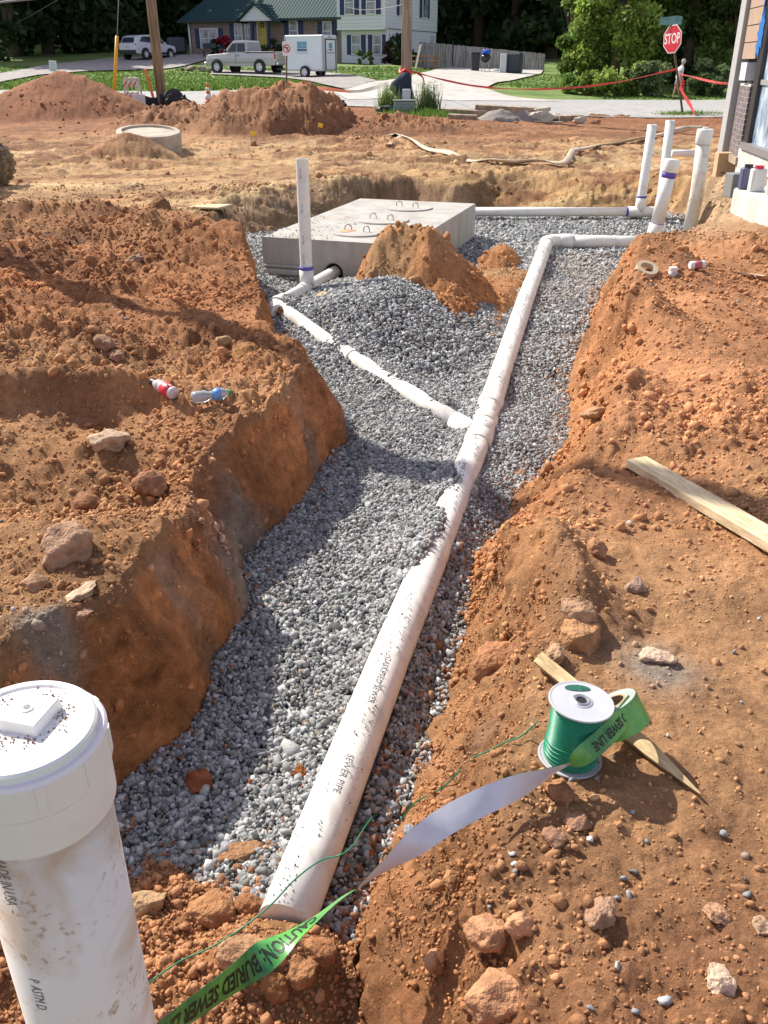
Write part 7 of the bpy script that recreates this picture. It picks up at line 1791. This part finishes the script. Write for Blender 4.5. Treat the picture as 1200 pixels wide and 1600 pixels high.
def tree(x, y, h, cr, n, leaf, tint, label, name="broadleaf_tree", low=.25, seed=0, nb=26, group=None, trunk=True):
    g = np.random.default_rng(seed); z = fh(x, y); t = thing(name, label, "tree" if "tree" in name else "bush", (x, y, z), group=group); cs, rs = [], []
    for i in range(nb):
        zz = g.uniform(low, .95); a = g.uniform(0, 2*math.pi); rr = cr * g.uniform(.1, .85) * math.sqrt(max(.05, 1 - ((zz - .5) / .55) ** 2)); cs.append((x + rr * math.cos(a), y + rr * math.sin(a), z + h * zz)); q = cr * g.uniform(.22, .42); rs.append((q, q, q * g.uniform(.6, .9)))
    V, Fc, T = leaves(g, cs, rs, n, leaf, tint); fast_mesh("crown", V, Fc, LEAF, T, parent=t)
    if trunk:
        mb = MB(); r0 = .035 * h; mb.tube([(x, y, z - .2), (x + .05 * cr, y, z + h * .3), (x, y, z + h * .75)], [r0, r0 * .7, r0 * .25], 10)
        for i in range(6): c = cs[i]; mb.tube([(x, y, z + h * g.uniform(.2, .5)), tuple((np.array(c) * .7 + np.array((x, y, z + h * .5)) * .3)), c], [r0 * .4, r0 * .25, r0 * .1], 6)
        mb.build("trunk", BARK, t)
    return t
DG = (.045, .085, .028); MG = (.15, .25, .055); LG = (.24, .35, .07); PG = (.13, .19, .08)
# big trees along the left drive, beyond the house and behind the fence
k = 0
for i, (px, Y, h, cr, tn, lab) in enumerate(((-40, 74, 15, 5.0, DG, "dark tree at the left edge of the photo"), (20, 80, 16, 5.0, DG, "dark tree second from the left edge"), (75, 84, 17, 5.2, DG, "dark tree behind the small white sign"), (130, 86, 17, 5.2, DG, "dark tree left of the yellow guy guard"), (185, 90, 18, 5.4, DG, "dark tree behind the yellow guy guard"), (240, 94, 18, 5.4, DG, "dark tree behind the white suv"), (295, 98, 19, 5.5, DG, "dark tree at the left end of the brick house roof"),
        (690, 92, 17, 5.2, DG, "dark tree beyond the left end of the fence"), (745, 90, 17, 5.0, DG, "dark tree beyond the middle of the fence"), (800, 88, 17, 5.0, DG, "dark tree beyond the white fridge"), (860, 84, 17, 5.0, DG, "dark tree beyond the right end of the fence"))):
    b = P(px, 80, Y=Y); tree(b.x, Y, h, cr, 7000, .55, tn, lab, low=.05, seed=500 + i, nb=34, group="dark trees behind the houses")
for i, (px, Y, h, cr, tn, n, lf, low, lab) in enumerate(((905, 55, 6.5, 1.9, MG, 11000, .17, .0, "round silvery-green bush right of the fence end"), (882, 60, 9.5, 2.6, LG, 6500, .20, .45, "pale green branches hanging over the fence from a slender tree"), (955, 53, 9, 2.6, LG, 15000, .18, .05, "bright green leafy tree left of the stop sign"), (1010, 56, 10, 2.6, MG, 12000, .2, .02, "mid-green tree directly behind the stop sign's left side"),
        (1065, 55, 11, 2.7, (.06, .11, .03), 13000, .2, .02, "darker tree directly behind the stop sign"), (1120, 54, 10, 2.6, MG, 12000, .2, .02, "leafy tree between the stop sign and the building"), (1180, 53, 10, 2.6, DG, 9000, .2, .02, "tree partly hidden by the building post"), (1240, 52, 10, 2.8, MG, 5000, .25, .02, "tree hidden behind the building at the right"))):
    b = P(px, 150, Y=Y); tree(b.x, Y, h, cr, n, lf, tn, lab, low=low, seed=600 + i, nb=30, group="trees on the far side of the road")
for i, (px, py, Y, h, cr, tn, n, lab) in enumerate(((890, 150, 49, .8, 1.0, MG, 2500, "low bush at the road edge below the silvery bush"), (930, 152, 48, 1.0, 1.1, LG, 3000, "low bright bush second from the left at the road edge"), (975, 154, 48, 1.3, 1.1, LG, 3500, "low leafy bush in the middle of the road edge"), (1015, 156, 47.5, 1.5, 1.1, PG, 3500, "pale low bush left of the walking person"),
        (1095, 156, 47.5, 1.5, .8, PG, 3000, "tall pale grass clump right of the stop sign post"), (1120, 156, 47, 1.3, .8, PG, 3000, "pale grass clump nearest to the building"),
        (625, 103, 70, 2.1, 1.3, DG, 4000, "dark round shrub at the corner of the white house"), (609, 103, 71, 1.5, .8, (.10, .05, .035), 2000, "dark reddish shrub left of the round one"), (562, 102, 71.5, .9, .35, MG, 600, "small upright plant below the left white-house window"), (578, 102, 71.2, 1.0, .35, MG, 600, "small upright plant between the white-house windows"),
        (354, 90, 76, 1.3, .9, (.30, .015, .04), 2500, "deep red flowering shrub behind the pickup's bonnet"), (338, 88, 77, 1.2, .6, DG, 1500, "green shrub beside the red flowering one"), (430, 88, 75, 1.3, 1.1, DG, 2500, "dark shrub right of the porch steps"), (450, 88, 74, 1.2, .8, DG, 1500, "dark shrub behind the front of the trailer"))):
    b = P(px, py, Y=Y); tree(b.x, Y, h, cr, n, .13 if i < 6 else .12, tn, lab, "shrub", low=.0, seed=700 + i, nb=14, group="shrubs", trunk=False)
def woods():
    g = np.random.default_rng(77); n = 46000; x = g.uniform(-75, 75, n); y = g.uniform(97, 112, n); z = far_h(x, y) + 22 * g.random(n) ** 1.1; z += 2 * vn2(x * .3, y * .3, 5)
    Rm = rotmats(n, g); q = np.array([(-.5, -.4, 0), (.5, -.35, .1), (.55, .4, 0), (-.45, .42, .1)]); V = np.einsum('nij,vj->nvi', Rm, q) * g.uniform(.6, 1.5, n)[:, None, None] + np.stack([x, y, z], -1)[:, None, :]
    T = np.repeat(np.array(DG)[None] * g.uniform(.4, 1.3, (n, 1)), 4, 0); tag(fast_mesh("woods", V.reshape(-1, 3), np.arange(n * 4).reshape(n, 4), LEAF, T), "dark woods closing the view behind the houses", kind="stuff")
    xs = np.linspace(-140, 140, 57); ys = np.linspace(113, 150, 8); sheet_grid("sky_blocking_hill", xs, ys, lambda X, Y: 3 + 34 * sstep(112, 138, Y) + 2 * fbm(X, Y, 12, 3, 9), mat("sky_blocking_dark", (.012, .02, .009), 1, var=.5, scale=.4), "dark rise added behind the trees to block gaps of sky")  # dark rise added so bright sky does not leak through the trees
woods()
def grass():
    g = np.random.default_rng(88); n = 70000; x = g.uniform(-30, 26, n); y = 30 + 36 * g.random(n) ** 1.3
    rf = road_far(x); ok = (y > rf + .9) & ~((x > -2.8) & (x < 13) & (y > 36) & (y < 52) & (x < 10.5 - (y - 44) * .1)); 
    dens = fbm(x, y, 3, 3, 15); x, y, rf = x[ok], y[ok], rf[ok]; n = len(x); z = far_h(x, y) - .02
    # keep the drives clear
    def near(px0, py0): return onland(px0, py0)
    A = [onland(*q) for q in ((545,158),(520,146),(560,135),(590,128),(640,120),(672,112),(700,106),(850,109),(845,116),(815,123),(775,130),(758,139),(790,150),(880,160))]
    B = [onland(*q) for q in ((540,141),(500,132),(440,122),(330,117),(330,109),(500,113),(560,120),(590,127))]; C2 = [onland(*q) for q in ((-40,140),(60,118),(130,112),(200,110),(262,108),(292,103),(330,92),(330,85),(290,86),(230,89),(170,91),(110,98),(60,104),(-40,122))]
    ok = np.ones(n, bool)
    for Q in (A, B, C2): ok &= poly_sd(x, y, np.array([(q.x, q.y) for q in Q])) > .1
    x, y, z, rf = x[ok], y[ok], z[ok], rf[ok]; n = len(x); edge = np.exp(-np.maximum(y - rf - 1, 0) / 3.0) * (x < 3)
    h = (.07 + .20 * edge * g.random(n)) * g.uniform(.6, 1.3, n); a = g.uniform(0, 6.28, n); w = .05 * g.uniform(.7, 1.4, n); lean = g.normal(0, .04, (n, 2))
    p0 = np.stack([x - w * np.cos(a), y - w * np.sin(a), z], -1); p1 = np.stack([x + w * np.cos(a), y + w * np.sin(a), z], -1); p2 = np.stack([x + lean[:, 0], y + lean[:, 1], z + h], -1)
    V = np.stack([p0, p1, p2], 1).reshape(-1, 3); T = np.array((.11, .19, .035))[None] * g.uniform(.6, 1.4, (n, 1)); 
    tag(fast_mesh("grass", V, np.arange(n * 3).reshape(n, 3), LEAF, np.repeat(T, 3, 0)), "bright green grass growing along the far side of the road", kind="stuff")
    # weeds round the utility box and at the foot of the sign
    Vs, Ts = [], []
    for px, py, Y, nn, sp, hh, tn in ((606, 165, 28.9, 260, .28, .75, (.14, .22, .05)), (668, 165, 29.0, 320, .34, .85, (.13, .19, .07)), (660, 176, 28.0, 900, .9, .20, (.12, .22, .04)), (700, 180, 27.8, 500, .7, .14, (.14, .22, .05)), (620, 178, 27.8, 300, .5, .12, (.14, .22, .05)), (1068, 180, 30.6, 900, .8, .14, (.15, .24, .05)), (1110, 178, 30.2, 500, .9, .08, (.16, .22, .07))):
        c = P(px, py, Y=Y); xx = g.normal(c.x, sp * .5, nn); yy = g.normal(Y, sp * .4, nn); zz = far_h(xx, yy); h = hh * g.uniform(.4, 1.1, nn); a = g.uniform(0, 6.28, nn); w = .014 * g.uniform(.7, 1.4, nn); ln = g.normal(0, .12 * hh, (nn, 2))
        p0 = np.stack([xx - w*np.cos(a), yy - w*np.sin(a), zz], -1); p1 = np.stack([xx + w*np.cos(a), yy + w*np.sin(a), zz], -1); p2 = np.stack([xx + ln[:, 0], yy + ln[:, 1], zz + h], -1); Vs.append(np.stack([p0, p1, p2], 1).reshape(-1, 3)); Ts.append(np.repeat(np.array(tn)[None] * g.uniform(.6, 1.4, (nn, 1)), 3, 0))
        if hh > .5:
            m_ = nn * 3; j = g.integers(nn, size=m_); f = g.uniform(.3, 1, m_)[:, None]; c3 = np.stack([xx, yy, zz], -1)[j] * (1 - f) + p2[j] * f + g.normal(0, .03, (m_, 3)); s_ = .022; d1, d2 = g.normal(size=(m_, 3)) * s_, g.normal(size=(m_, 3)) * s_
            Vs.append(np.stack([c3, c3 + d1, c3 + d2], 1).reshape(-1, 3)); Ts.append(np.repeat(np.array(tn)[None] * g.uniform(.7, 1.4, (m_, 1)), 3, 0))
    V = np.concatenate(Vs); tag(fast_mesh("weeds", V, np.arange(len(V)).reshape(-1, 3), LEAF, np.concatenate(Ts)), "wispy weeds around the utility box and the sign post", kind="stuff")
grass()
# stones in front of the pickup, little signs on the left drive
for i, (px, py, Y, w, lab) in enumerate(((298, 110, 63, 20, "largest pale boulder left of the pickup"), (315, 111, 63, 18, "flat boulder between the largest one and the pickup"), (330, 112, 62.5, 16, "boulder touching the pickup's front wheel"), (286, 112, 63, 10, "dark stone left of the pale boulders"))):
    c = on(px, py, Y); s = w / F * 57 / 2; v, f = rock_geo(400 + i, s, s * .7, s * .5, 1); v = v + np.array((c.x, c.y, c.z + s * .25)); solo(fast_mesh("boulder", v, f, ROCKM, np.tile(np.array((.34, .30, .22) if i < 3 else (.03, .03, .03)), (len(v), 1))), lab, "boulder")
c = on(85, 118, 50); t = thing("yard_sign", "small white yard sign on a stake beside the grey drive", "sign", c); MB().tube([c, c + Vector((0, 0, .35))], .02, 6).build("sign_stake", cable, t); k = c + Vector((0, 0, .55)); fc = MB().box(k, (.38, .02, .50), (0, R(4), 0)).build("sign_face", WHT, t)
mb = MB(); [mb.box((k.x, k.y - .014, k.z + .15 - j * .1), (.26, .006, .03)) for j in range(4)]; mb.build("printed_lines", mat("faint_blue_print", (.25, .32, .5), .6), fc)
def bench():
    c = on(328, 85, 75.6); t = thing("garden_bench", "small dark bench in front of the brick house's left window", "bench", c); m = mat("dark_bench", (.03, .05, .06), .6)
    MB().box(c + Vector((0, 0, .45)), (1.2, .4, .05), (0, 0, -HA), bev=.01).build("seat", m, t); MB().box(c + Vector((0, .2, .8)), (1.2, .05, .35), (0, 0, -HA), bev=.01).build("backrest", m, t)
    for x in (-.5, .5):
        for y in (-.15, .15): MB().box(c + Vector((x, y - x * .45, .22)), (.06, .06, .44)).build("leg", m, t)
bench()
